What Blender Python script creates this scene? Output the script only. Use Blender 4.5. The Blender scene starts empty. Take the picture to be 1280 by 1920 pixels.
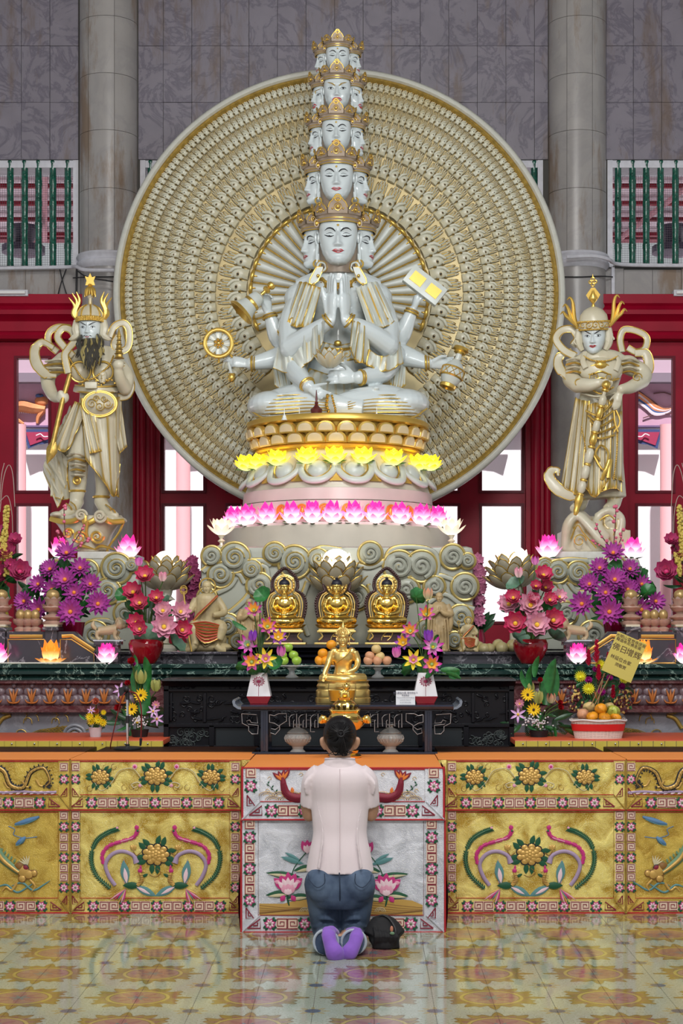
import bpy,bmesh,math,random
import numpy as np
from math import sin,cos,pi,radians,sqrt,atan2,exp
from mathutils import Vector,Matrix,Euler
random.seed(7)
SC=bpy.context.scene
COL=SC.collection
# ---------------------------------------------------------------- camera, world, lights, exposure
CX,EYE,F=0.233,1.54,3120.0
cam_d=bpy.data.cameras.new('camera'); cam=bpy.data.objects.new('camera',cam_d); COL.objects.link(cam)
cam_d.sensor_fit='VERTICAL'; cam_d.sensor_height=36.0; cam_d.lens=F/1920*36
cam_d.shift_x=-46/1920; cam_d.shift_y=230/1920
cam.location=(CX,0,EYE); cam.rotation_euler=(pi/2,0,0); cam_d.clip_end=200
SC.camera=cam
SC.view_settings.view_transform='Standard'; SC.view_settings.look='None'
SC.view_settings.gamma=1.0; SC.view_settings.use_curve_mapping=False
SC.view_settings.exposure=0.0
w=bpy.data.worlds.new('sky'); SC.world=w; w.use_nodes=True
bg=w.node_tree.nodes['Background']; bg.inputs['Color'].default_value=(0.92,0.96,1.0,1); bg.inputs["Strength"].default_value=0.42
def area(name,loc,target,size,power,color=(1,1,1),sy=None):
    d=bpy.data.lights.new(name,'AREA'); d.energy=power; d.color=color
    d.size=size
    if sy:d.shape='RECTANGLE'; d.size_y=sy
    o=bpy.data.objects.new(name,d); COL.objects.link(o); o.location=loc
    o.rotation_euler=(Vector(target)-Vector(loc)).to_track_quat('-Z','Y').to_euler()
    return o
area('hall_light',(0,5.0,8.0),(0,12.0,2.2),3.0,250,(1,0.97,0.93),1.5)
area('front_fill_light',(0.4,2.2,5.2),(0.1,9.2,0.5),2.6,260,(1,0.97,0.92),1.2)  # added fill with no known lamp behind it, brightens the front cloths
area('spot_light_statue',(1.6,8.2,5.2),(0,13.8,3.4),0.9,85,(0.9,0.96,1.0))
area('spot_light_statue_low',(-2.2,8.8,4.4),(-0.2,13.8,3.0),0.9,36,(0.95,0.97,1.0))
sd=bpy.data.lights.new('sun','SUN'); sd.energy=9.0; sd.angle=radians(1.5); sd.color=(1,0.95,0.96)
sun=bpy.data.objects.new('sun',sd); COL.objects.link(sun); sun.rotation_euler=(radians(27),0,radians(4)); sun.location=(0,-5,20)
try:
    SC.cycles.max_bounces=7; SC.cycles.transparent_max_bounces=8; SC.cycles.transmission_bounces=6
    SC.cycles.glossy_bounces=4; SC.cycles.diffuse_bounces=3; SC.cycles.use_denoising=True
    SC.cycles.sample_clamp_indirect=6.0
except Exception:pass
# ---------------------------------------------------------------- helpers
def P(px,py,Y):
    """a measured position: photo pixel + real distance -> metres"""
    return Vector((CX+(px-686)*Y/F,Y,EYE+(1190-py)*Y/F))
def S(Y):return Y/F
def lerp(a,b,t):return a+(b-a)*t
def catmull(pts,n=6):
    """smooth resampling of a list of tuples"""
    p=[np.array(q,float) for q in pts]
    if len(p) < 3:
        return [tuple(lerp(p[0],p[-1],i/n)) for i in range(n+1)]
    out=[]
    q=[2*p[0]-p[1]]+p+[2*p[-1]-p[-2]]
    for i in range(1,len(q)-2):
        for k in range(n):
            t=k/n
            out.append(tuple(0.5*((2*q[i])+(-q[i-1]+q[i+1])*t+(2*q[i-1]-5*q[i]+4*q[i+1]-q[i+2])*t*t+(-q[i-1]+3*q[i]-3*q[i+1]+q[i+2])*t**3)))
    out.append(tuple(p[-1])); return out
class MB:
    def __init__(s):s.v=[]; s.f=[]; s.m=[]
    def add(s,vs,fs,m=0,M=None):
        o=len(s.v)
        if M is not None:vs=[tuple(M @ Vector(v)) for v in vs]
        s.v.extend(tuple(v) for v in vs); s.f.extend(tuple(i+o for i in f) for f in fs); s.m.extend([m]*len(fs)); return s
    def merge(s,other,M=None,moff=0):
        o=len(s.v)
        s.v.extend(other.v if M is None else [tuple(M @ Vector(v)) for v in other.v])
        s.f.extend(tuple(i+o for i in f) for f in other.f); s.m.extend(k+moff for k in other.m); return s
    def box(s,a,b,m=0,M=None,bev=0.0):
        x0,y0,z0=a; x1,y1,z1=b
        if bev <= 0:
            return s.add([(x0,y0,z0),(x1,y0,z0),(x1,y1,z0),(x0,y1,z0),(x0,y0,z1),(x1,y0,z1),(x1,y1,z1),(x0,y1,z1)],
                [(0,3,2,1),(4,5,6,7),(0,1,5,4),(1,2,6,5),(2,3,7,6),(3,0,4,7)],m,M)
        bm=bmesh.new(); bmesh.ops.create_cube(bm,size=1)
        for v in bm.verts:v.co=Vector(((x0+x1)/2+v.co.x*(x1-x0),(y0+y1)/2+v.co.y*(y1-y0),(z0+z1)/2+v.co.z*(z1-z0)))
        bmesh.ops.bevel(bm,geom=bm.edges[:],offset=bev,segments=2,affect='EDGES',profile=0.6)
        bm.verts.index_update()
        s.add([tuple(v.co) for v in bm.verts],[[v.index for v in f.verts] for f in bm.faces],m,M); bm.free(); return s
    def grid(s,fn,nu,nv,m=0,M=None,cu=False,cv=False,flip=False):
        vs=[fn(i/(nu if not cu else nu),j/nv) for j in range(nv+(0 if cv else 1)) for i in range(nu+(0 if cu else 1))]
        W=nu+(0 if cu else 1); Hn=nv+(0 if cv else 1); fs=[]
        for j in range(nv):
            for i in range(nu):
                a,b=j*W+i,j*W+(i+1) % W; c,d=((j+1) % Hn)*W+(i+1) % W,((j+1) % Hn)*W+i
                fs.append((a,d,c,b) if flip else (a,b,c,d))
        return s.add(vs,fs,m,M)
    def lathe(s,prof,n=24,m=0,M=None,a0=0,a1=2*pi,caps=True):
        full=abs(a1-a0-2*pi) < 1e-6; W=n if full else n+1
        vs=[(r*cos(a0+(a1-a0)*i/n),r*sin(a0+(a1-a0)*i/n),z) for r,z in prof for i in range(W)]
        fs=[(j*W+i,j*W+(i+1) % W,(j+1)*W+(i+1) % W,(j+1)*W+i) for j in range(len(prof)-1) for i in range(n)]
        if caps and full:
            if prof[0][0] > 1e-6:fs.append(tuple(range(W-1,-1,-1)))
            if prof[-1][0] > 1e-6:fs.append(tuple(range((len(prof)-1)*W,len(prof)*W)))
        return s.add(vs,fs,m,M)
    def tube(s,pts,r,n=8,m=0,M=None,flat=1.0,up=None,sm=0,closed=False,caps=True):
        """tube along points; r a number or list; flat squashes across; up fixes the squash axis"""
        if not hasattr(r,'__len__'):r=[r]*len(pts)
        if sm:
            q=catmull([tuple(p)+(rr,) for p,rr in zip(pts,r)],sm); pts=[p[:3] for p in q]; r=[max(p[3],1e-5) for p in q]
        pts=[Vector(p) for p in pts]; N=len(pts); vs=[]; ref=None
        for i,p in enumerate(pts):
            if closed:t=pts[(i+1) % N]-pts[i-1]
            else:t=pts[min(i+1,N-1)]-pts[max(i-1,0)]
            if t.length < 1e-9:t=Vector((0,0,1))
            t.normalize()
            if up is not None:a=Vector(up)-t*Vector(up).dot(t)
            else:
                if ref is None:ref=Vector((0,0,1)) if abs(t.z) < .9 else Vector((1,0,0))
                a=ref-t*ref.dot(t)
            if a.length < 1e-6:a=t.orthogonal()
            a.normalize(); ref=a; b=t.cross(a)
            for k in range(n):
                an=2*pi*k/n; vs.append(p+a*(cos(an)*r[i]*flat)+b*(sin(an)*r[i]))
        fs=[(j*n+k,j*n+(k+1) % n,((j+1) % N)*n+(k+1) % n,((j+1) % N)*n+k) for j in range(N if closed else N-1) for k in range(n)]
        if caps and not closed:fs += [tuple(range(n-1,-1,-1)),tuple(range((N-1)*n,N*n))]
        return s.add([tuple(v) for v in vs],fs,m,M)
    def ell(s,c,r,nu=16,nv=10,m=0,M=None,R=None):
        if not hasattr(r,'__len__'):r=(r,r,r)
        X=Matrix.Translation(c) @ (R.to_4x4() if R is not None else Matrix()) @ Matrix.Diagonal((r[0],r[1],r[2],1))
        if M is not None:X=M @ X
        vs=[(0,0,-1)]+[(sin(pi*j/nv)*cos(2*pi*i/nu),sin(pi*j/nv)*sin(2*pi*i/nu),-cos(pi*j/nv)) for j in range(1,nv) for i in range(nu)]+[(0,0,1)]
        fs=[(0,1+(i+1) % nu,1+i) for i in range(nu)]+[(1+(j-1)*nu+i,1+(j-1)*nu+(i+1) % nu,1+j*nu+(i+1) % nu,1+j*nu+i) for j in range(1,nv-1) for i in range(nu)]
        L=1+(nv-1)*nu; fs += [(L,L-nu+i,L-nu+(i+1) % nu) for i in range(nu)]
        return s.add(vs,fs,m,X)
    def capsule(s,a,b,ra,rb,n=10,m=0,M=None):
        a,b=Vector(a),Vector(b); d=(b-a).normalized(); P_=[]; R_=[]
        for t in (-1,-.85,-.5):P_.append(a+d*ra*t); R_.append(ra*sqrt(max(1-t*t,.0004)))
        P_.append(a); R_.append(ra); P_.append(b); R_.append(rb)
        for t in (.5,.85,1):P_.append(b+d*rb*t); R_.append(rb*sqrt(max(1-t*t,.0004)))
        return s.tube(P_,R_,n,m,M)
    def prism(s,poly,d,m=0,M=None):
        """closed outline (x, z) extruded from y=0 back to y=d"""
        n=len(poly); ar=sum(poly[i][0]*poly[(i+1) % n][1]-poly[(i+1) % n][0]*poly[i][1] for i in range(n))
        if ar < 0:poly=poly[::-1]
        vs=[(x,0,z) for x,z in poly]+[(x,d,z) for x,z in poly]
        fs=[tuple(range(n)),tuple(range(2*n-1,n-1,-1))]+[((i+1) % n,i,n+i,n+(i+1) % n) for i in range(n)]
        return s.add(vs,fs,m,M)
    def sweep_x(s,prof,x0,x1,m=0,M=None):
        """profile of (y, z) drawn along x"""
        n=len(prof); vs=[(x0,y,z) for y,z in prof]+[(x1,y,z) for y,z in prof]
        return s.add(vs,[(i,(i+1) % n,n+(i+1) % n,n+i) for i in range(n)]+[tuple(range(n-1,-1,-1)),tuple(range(n,2*n))],m,M)
    def mesh(s,name,mats,angle=40,smooth=True):
        me=bpy.data.meshes.new(name); me.from_pydata(s.v,[],s.f)
        for k in (mats if isinstance(mats,(list,tuple)) else [mats]):me.materials.append(k)
        if len(me.polygons) == len(s.m):me.polygons.foreach_set('material_index',s.m)
        me.update()
        if smooth and len(me.polygons):
            me.polygons.foreach_set('use_smooth',[True]*len(me.polygons)); me.set_sharp_from_angle(angle=radians(angle))
        return me
    def build(s,name,mats,parent=None,w=False,angle=40,loc=None,smooth=True,bevel=0):
        me=s.mesh(name,mats,angle,smooth)
        return put(me,name,parent,w,loc,bevel)
def put(me,name,parent=None,w=False,loc=None,bevel=0):
    o=bpy.data.objects.new(name,me); COL.objects.link(o)
    if parent is not None:
        o.parent=parent
        if w:me.transform(wm(parent).inverted())
    if loc is not None:o.location=loc
    if bevel:
        b=o.modifiers.new('b','BEVEL'); b.width=bevel; b.segments=2; b.limit_method='ANGLE'
    return o
def split(mb,name,mats,parent,mode=None,**k):
    """build every separate piece as its own part; mode 'main': trims (material > 0) go with the nearest main piece"""
    p=list(range(len(mb.v)))
    def fd(a):
        while p[a] != a:p[a]=p[p[a]]; a=p[a]
        return a
    for f in mb.f:
        r=fd(f[0])
        for i in f[1:]:p[fd(i)]=r
    isl={}
    for fi,f in enumerate(mb.f):isl.setdefault(fd(f[0]),[]).append(fi)
    box={}
    for r,fs in isl.items():V=np.array([mb.v[i] for fi in fs for i in mb.f[fi]]); box[r]=(V.min(0),V.max(0))
    main=[r for r in isl if mode != 'main' or mb.m[isl[r][0]] == 0] or list(isl); grp={r:[r] for r in main}
    for r in isl:
        if r in grp:continue
        lo,hi=box[r]; grp[min(main,key=lambda q:np.abs(box[q][0]-lo).sum()+np.abs(box[q][1]-hi).sum())].append(r)
    for r,rs in grp.items():
        q=MB(); mp={}
        for s in rs:
            for fi in isl[s]:
                g=[]
                for i in mb.f[fi]:
                    if i not in mp:mp[i]=len(q.v); q.v.append(mb.v[i])
                    g.append(mp[i])
                q.f.append(tuple(g)); q.m.append(mb.m[fi])
        q.build(name,mats,parent,**k)
def wm(o):
    M=Matrix()
    while o is not None:
        M=Matrix.LocRotScale(o.location,o.rotation_euler,o.scale) @ M; o=o.parent
    return M
def tag(o,label=None,cat=None,group=None,kind=None):
    if label:o['label']=label
    if cat:o['category']=cat
    if group:o['group']=group
    if kind:o['kind']=kind
    return o
def thing(name,label,cat,loc=(0,0,0),rz=0,group=None,scale=1):
    o=bpy.data.objects.new(name,None); COL.objects.link(o); o.location=loc; o.rotation_euler=(0,0,rz)
    o.scale=(scale,)*3; o.empty_display_size=.05
    return tag(o,label,cat,group)
def copy_tree(o,parent=None):
    c=o.copy(); COL.objects.link(c)
    if parent is not None:c.parent=parent
    for ch in [x for x in o.children]:copy_tree(ch,c)
    return c
def inst(me,name,parent,M):
    o=bpy.data.objects.new(name,me); COL.objects.link(o); o.parent=parent; o.matrix_basis=M; return o
def fuse(mb,voxel,smooth=3,dec=0):
    """join overlapping forms into one continuous skin"""
    me=bpy.data.meshes.new('t'); me.from_pydata(mb.v,[],mb.f); me.update()
    bm=bmesh.new(); bm.from_mesh(me); bmesh.ops.recalc_face_normals(bm,faces=bm.faces); bm.to_mesh(me); bm.free()
    ob=bpy.data.objects.new('t',me); COL.objects.link(ob)
    r=ob.modifiers.new('r','REMESH'); r.mode='VOXEL'; r.voxel_size=voxel
    if smooth:q=ob.modifiers.new('s','SMOOTH'); q.factor=.5; q.iterations=smooth
    if dec:q=ob.modifiers.new('d','DECIMATE'); q.ratio=dec
    dg=bpy.context.evaluated_depsgraph_get(); new=bpy.data.meshes.new_from_object(ob.evaluated_get(dg))
    bpy.data.objects.remove(ob); new.polygons.foreach_set('use_smooth',[True]*len(new.polygons))
    return new
def fused(mb,name,mats,parent,voxel,smooth=3,w=True,pick=None,dec=0):
    me=fuse(mb,voxel,smooth,dec); me.name=name; me.materials.clear()
    for k in (mats if isinstance(mats,(list,tuple)) else [mats]):me.materials.append(k)
    if pick:
        me.polygons.foreach_set('material_index',[pick(p.center) for p in me.polygons])
    return put(me,name,parent,w)
def seg_dist(p,a,b):
    t=max(0,min(1,(p-a).dot(b-a)/max((b-a).length_squared,1e-9))); return (p-(a+(b-a)*t)).length
def drape(mb,A,B,nf=6,amp=.01,th=.008,nu=48,nv=16,m=0,out=(0,-1,0),ph=0,edge=None,er=.004,em=1,taper=False):
    """thick cloth between two curves with folds running from A to B; edge = MB that gets the trim along B"""
    def ev(C,t):
        x=t*(len(C)-1); i=min(int(x),len(C)-2); return Vector(C[i]).lerp(Vector(C[i+1]),x-i)
    A=catmull([tuple(a) for a in A],8); B=catmull([tuple(b) for b in B],8); n=Vector(out)
    def f(u,v):
        p=ev(A,u).lerp(ev(B,u),v)
        k=(v if taper else 1.0)
        return p+n*(amp*k*(sin(2*pi*nf*u+ph+.6*sin(3*v+u*5))+.35*sin(2*pi*nf*2.3*u+v*2)))
    fr=[f(i/nu,j/nv) for j in range(nv+1) for i in range(nu+1)]; bk=[p-n*th for p in fr]
    W=nu+1; fs=[]
    for j in range(nv):
        for i in range(nu):
            a=j*W+i; fs.append((a,a+1,a+W+1,a+W)); o=len(fr); fs.append((o+a,o+a+W,o+a+W+1,o+a+1))
    o=len(fr)
    for i in range(nu):fs.append((i,o+i,o+i+1,i+1)); a=nv*W+i; fs.append((a,a+1,o+a+1,o+a))
    for j in range(nv):a=j*W; fs.append((a,a+W,o+a+W,o+a)); a=j*W+nu; fs.append((a,o+a,o+a+W,a+W))
    mb.add([tuple(p) for p in fr+bk],fs,m)
    if edge is not None:
        edge.tube([f(i/nu,1.0)-n*th*.3 for i in range(nu+1)],er,6,em)
    return mb
# ---------------------------------------------------------------- materials
def newmat(name):
    m=bpy.data.materials.new(name); m.use_nodes=True; nt=m.node_tree
    return m,nt,nt.nodes['Principled BSDF']
def link(nt,a,b):nt.links.new(a,b)
def mat(name,col,rough=.5,metal=0,emit=0,ecol=None,noise=0,nscale=20,bump=0,bscale=60,spec=None,coat=0,alpha=1,trans=0,ior=1.45,sub=0,sheen=0):
    m,nt,b=newmat(name)
    c=tuple(col)+(1,)
    b.inputs['Base Color'].default_value=c; b.inputs['Roughness'].default_value=rough; b.inputs['Metallic'].default_value=metal
    if spec is not None:b.inputs['Specular IOR Level'].default_value=spec
    if coat:b.inputs['Coat Weight'].default_value=coat; b.inputs['Coat Roughness'].default_value=.08
    if emit:b.inputs['Emission Color'].default_value=tuple(ecol or col)+(1,); b.inputs['Emission Strength'].default_value=emit
    if trans:b.inputs['Transmission Weight'].default_value=trans; b.inputs['IOR'].default_value=ior
    if alpha < 1:b.inputs['Alpha'].default_value=alpha
    if sheen:b.inputs['Sheen Weight'].default_value=sheen
    if noise or bump:
        tc=nt.nodes.new('ShaderNodeTexCoord')
        if noise:
            n=nt.nodes.new('ShaderNodeTexNoise'); n.inputs['Scale'].default_value=nscale; n.inputs['Detail'].default_value=4
            link(nt,tc.outputs['Object'],n.inputs['Vector'])
            r=nt.nodes.new('ShaderNodeValToRGB'); r.color_ramp.elements[0].position=.3; r.color_ramp.elements[1].position=.7
            r.color_ramp.elements[0].color=tuple(max(0,x*(1-noise)) for x in col)+(1,); r.color_ramp.elements[1].color=tuple(min(1,x*(1+noise)) for x in col)+(1,)
            link(nt,n.outputs['Fac'],r.inputs['Fac']); link(nt,r.outputs['Color'],b.inputs['Base Color'])
        if bump:
            n=nt.nodes.new('ShaderNodeTexNoise'); n.inputs['Scale'].default_value=bscale; n.inputs['Detail'].default_value=3
            link(nt,tc.outputs['Object'],n.inputs['Vector'])
            bp=nt.nodes.new('ShaderNodeBump'); bp.inputs['Strength'].default_value=bump; bp.inputs['Distance'].default_value=.01
            link(nt,n.outputs['Fac'],bp.inputs['Height']); link(nt,bp.outputs['Normal'],b.inputs['Normal'])
    return m
def gilded(name,base,gold=(.62,.42,.08),lo=.42,hi=.485,rough=.32,amt=1.0,stain=None,nscale=3):
    """glazed ivory stone with gold leaf rubbed into the carved grooves"""
    m,nt,b=newmat(name)
    g=nt.nodes.new('ShaderNodeNewGeometry'); r=nt.nodes.new('ShaderNodeMapRange')
    r.inputs['From Min'].default_value=lo; r.inputs['From Max'].default_value=hi; r.inputs['To Min'].default_value=amt; r.inputs['To Max'].default_value=0
    link(nt,g.outputs['Pointiness'],r.inputs['Value'])
    tc=nt.nodes.new('ShaderNodeTexCoord'); n=nt.nodes.new('ShaderNodeTexNoise'); n.inputs['Scale'].default_value=nscale; n.inputs['Detail'].default_value=5
    link(nt,tc.outputs['Object'],n.inputs['Vector'])
    q=nt.nodes.new('ShaderNodeMix'); q.data_type='RGBA'
    st=stain or tuple(x*.8 for x in base)
    q.inputs[6].default_value=tuple(base)+(1,); q.inputs[7].default_value=tuple(st)+(1,)
    r2=nt.nodes.new('ShaderNodeMapRange'); r2.inputs['From Min'].default_value=.45; r2.inputs['From Max'].default_value=.7
    link(nt,n.outputs['Fac'],r2.inputs['Value']); link(nt,r2.outputs['Result'],q.inputs[0])
    mx=nt.nodes.new('ShaderNodeMix'); mx.data_type='RGBA'; mx.inputs[7].default_value=tuple(gold)+(1,)
    link(nt,q.outputs[2],mx.inputs[6]); link(nt,r.outputs['Result'],mx.inputs[0]); link(nt,mx.outputs[2],b.inputs['Base Color'])
    mm=nt.nodes.new('ShaderNodeMath'); mm.operation='MULTIPLY'; mm.inputs[1].default_value=.6
    link(nt,r.outputs['Result'],mm.inputs[0]); link(nt,mm.outputs[0],b.inputs['Metallic'])
    b.inputs['Roughness'].default_value=rough
    return m
def marble(name,base,vein,scale=1.2,vs=.5,rough=.3,dirt=None,rnd=True,width=.06):
    m,nt,b=newmat(name)
    tc=nt.nodes.new('ShaderNodeNewGeometry'); mp=nt.nodes.new('ShaderNodeMapping'); link(nt,tc.outputs['Position'],mp.inputs['Vector'])
    vec=mp.outputs['Vector']
    if rnd:
        oi=nt.nodes.new('ShaderNodeObjectInfo'); mm=nt.nodes.new('ShaderNodeMath'); mm.operation='MULTIPLY'; mm.inputs[1].default_value=40
        link(nt,oi.outputs['Random'],mm.inputs[0]); link(nt,mm.outputs[0],mp.inputs['Location'])
    n0=nt.nodes.new('ShaderNodeTexNoise'); n0.inputs['Scale'].default_value=scale; n0.inputs['Detail'].default_value=8; n0.inputs['Roughness'].default_value=.65; n0.inputs['Distortion'].default_value=1.2
    link(nt,vec,n0.inputs['Vector'])
    sb=nt.nodes.new('ShaderNodeMath'); sb.operation='SUBTRACT'; sb.inputs[1].default_value=.5; link(nt,n0.outputs['Fac'],sb.inputs[0])
    ab=nt.nodes.new('ShaderNodeMath'); ab.operation='ABSOLUTE'; link(nt,sb.outputs[0],ab.inputs[0])
    r=nt.nodes.new('ShaderNodeMapRange'); r.inputs['From Min'].default_value=0; r.inputs['From Max'].default_value=width; r.inputs['To Min'].default_value=vs; r.inputs['To Max'].default_value=0
    link(nt,ab.outputs[0],r.inputs['Value'])
    n1=nt.nodes.new('ShaderNodeTexNoise'); n1.inputs['Scale'].default_value=scale*2.3; n1.inputs['Detail'].default_value=6; link(nt,vec,n1.inputs['Vector'])
    q=nt.nodes.new('ShaderNodeMix'); q.data_type='RGBA'; q.inputs[6].default_value=tuple(x*.8 for x in base)+(1,); q.inputs[7].default_value=tuple(min(1,x*1.15) for x in base)+(1,)
    link(nt,n1.outputs['Fac'],q.inputs[0])
    mx=nt.nodes.new('ShaderNodeMix'); mx.data_type='RGBA'; mx.inputs[7].default_value=tuple(vein)+(1,)
    link(nt,q.outputs[2],mx.inputs[6]); link(nt,r.outputs['Result'],mx.inputs[0]); out=mx.outputs[2]
    if dirt:
        n2=nt.nodes.new('ShaderNodeTexNoise'); n2.inputs['Scale'].default_value=1.0; n2.inputs['Detail'].default_value=9; n2.inputs['Roughness'].default_value=.7
        mp2=nt.nodes.new('ShaderNodeMapping'); mp2.inputs['Scale'].default_value=(3.2,3.2,.7); link(nt,tc.outputs['Position'],mp2.inputs['Vector']); link(nt,mp2.outputs['Vector'],n2.inputs['Vector'])
        r3=nt.nodes.new('ShaderNodeMapRange'); r3.inputs['From Min'].default_value=dirt[1]; r3.inputs['From Max'].default_value=dirt[1]+.12; r3.inputs['To Max'].default_value=.75; link(nt,n2.outputs['Fac'],r3.inputs['Value'])
        m2=nt.nodes.new('ShaderNodeMix'); m2.data_type='RGBA'; m2.inputs[7].default_value=tuple(dirt[0])+(1,); link(nt,out,m2.inputs[6]); link(nt,r3.outputs['Result'],m2.inputs[0]); out=m2.outputs[2]
    link(nt,out,b.inputs['Base Color']); b.inputs['Roughness'].default_value=rough
    return m
def radial(name,c0,c1,r0,r1,emit=0,rough=.5,axis='len',e0=None,e1=None):
    """petal colour running from base (object origin) to tip, by distance from the flower's own centre"""
    m,nt,b=newmat(name)
    tc=nt.nodes.new('ShaderNodeTexCoord'); L=nt.nodes.new('ShaderNodeVectorMath'); L.operation='LENGTH'; link(nt,tc.outputs['Object'],L.inputs[0])
    r=nt.nodes.new('ShaderNodeMapRange'); r.inputs['From Min'].default_value=r0; r.inputs['From Max'].default_value=r1; link(nt,L.outputs['Value'],r.inputs['Value'])
    mx=nt.nodes.new('ShaderNodeMix'); mx.data_type='RGBA'; mx.inputs[6].default_value=tuple(c0)+(1,); mx.inputs[7].default_value=tuple(c1)+(1,)
    link(nt,r.outputs['Result'],mx.inputs[0]); link(nt,mx.outputs[2],b.inputs['Base Color']); b.inputs['Roughness'].default_value=rough
    if emit:
        link(nt,mx.outputs[2],b.inputs['Emission Color'])
        if e1 is not None:
            r2=nt.nodes.new('ShaderNodeMapRange'); r2.inputs['From Min'].default_value=r0; r2.inputs['From Max'].default_value=r1; r2.inputs['To Min'].default_value=emit; r2.inputs['To Max'].default_value=e1
            link(nt,L.outputs['Value'],r2.inputs['Value']); link(nt,r2.outputs['Result'],b.inputs['Emission Strength'])
        else:b.inputs['Emission Strength'].default_value=emit
    return m
def lame(name,c0,c1,spk,metal=.75,rough=.42,scale=260):
    """metallic thread cloth: fine glitter grain and soft crushed patches"""
    m,nt,b=newmat(name); g=nt.nodes.new('ShaderNodeNewGeometry')
    n=nt.nodes.new('ShaderNodeTexNoise'); n.inputs['Scale'].default_value=scale; n.inputs['Detail'].default_value=2; link(nt,g.outputs['Position'],n.inputs['Vector'])
    n2=nt.nodes.new('ShaderNodeTexNoise'); n2.inputs['Scale'].default_value=9; n2.inputs['Detail'].default_value=6; n2.inputs['Distortion'].default_value=.6; link(nt,g.outputs['Position'],n2.inputs['Vector'])
    r=nt.nodes.new('ShaderNodeValToRGB'); r.color_ramp.elements[0].position=.38; r.color_ramp.elements[0].color=tuple(c0)+(1,); r.color_ramp.elements[1].position=.6; r.color_ramp.elements[1].color=tuple(c1)+(1,)
    link(nt,n2.outputs['Fac'],r.inputs['Fac'])
    r2=nt.nodes.new('ShaderNodeMapRange'); r2.inputs['From Min'].default_value=.56; r2.inputs['From Max'].default_value=.68; r2.inputs['To Max'].default_value=.7; link(nt,n.outputs['Fac'],r2.inputs['Value'])
    mx=nt.nodes.new('ShaderNodeMix'); mx.data_type='RGBA'; mx.inputs[7].default_value=tuple(spk)+(1,); link(nt,r.outputs['Color'],mx.inputs[6]); link(nt,r2.outputs['Result'],mx.inputs[0])
    link(nt,mx.outputs[2],b.inputs['Base Color']); b.inputs['Metallic'].default_value=metal; b.inputs['Roughness'].default_value=rough
    bp=nt.nodes.new('ShaderNodeBump'); bp.inputs['Strength'].default_value=.5; bp.inputs['Distance'].default_value=.004; link(nt,n.outputs['Fac'],bp.inputs['Height'])
    bp2=nt.nodes.new('ShaderNodeBump'); bp2.inputs['Strength'].default_value=.35; bp2.inputs['Distance'].default_value=.03; link(nt,n2.outputs['Fac'],bp2.inputs['Height'])
    link(nt,bp.outputs['Normal'],bp2.inputs['Normal']); link(nt,bp2.outputs['Normal'],b.inputs['Normal'])
    return m
M_={}
M_['ivory']=gilded('ivory_stone',(.60,.64,.60))
M_['ivory_cloth']=gilded('ivory_carved_cloth',(.62,.65,.59),lo=.44,hi=.49)
M_['ivory_warm']=gilded('ivory_warm_stone',(.60,.56,.43),lo=.44,hi=.49,gold=(.5,.34,.08),stain=(.5,.44,.3))
M_['hand_stone']=gilded('carved_hand_stone',(.62,.61,.49),gold=(.55,.36,.06),lo=.40,hi=.50,amt=.8,stain=(.52,.46,.28),nscale=1.5)
M_['skin_white']=mat('white_glaze',(.60,.66,.67),.24,coat=.3)
M_['gold']=mat('gold_paint',(.72,.48,.11),.3,.75)
M_['gold_dark']=mat('dull_gold',(.50,.33,.08),.42,.7,noise=.25,nscale=30)
M_['gold_ball']=mat('polished_gold',(.95,.66,.18),.2,1.0)
M_['gold_soft']=mat('satin_gold',(.93,.66,.22),.33,.95)
M_['black']=mat('dark_ink',(.012,.012,.015),.5)
M_['red_lip']=mat('red_paint',(.45,.02,.03),.35)
M_['red']=mat('red_lacquer',(.32,.002,.022),.4,noise=.12,nscale=4,spec=.25)
M_['red_dark']=mat('dark_red_lacquer',(.14,.002,.014),.4,spec=.25)
M_['white_paint']=mat('white_paint',(.62,.62,.68),.5,noise=.08)
M_['wall_marble']=marble('grey_wall_marble',(.235,.215,.255),(.085,.075,.115),2.6,.55,.3,width=.05,dirt=((.17,.12,.09),.53))
M_['col_marble']=marble('cream_column_marble',(.36,.34,.33),(.25,.24,.25),1.3,.35,.3,dirt=((.20,.12,.06),.50))
M_['green_glaze']=mat('green_glaze',(.004,.085,.055),.15,noise=.5,nscale=40,bump=.3,bscale=60,coat=.5)
M_['grout']=mat('dark_grout',(.07,.065,.06),.8)
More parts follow.
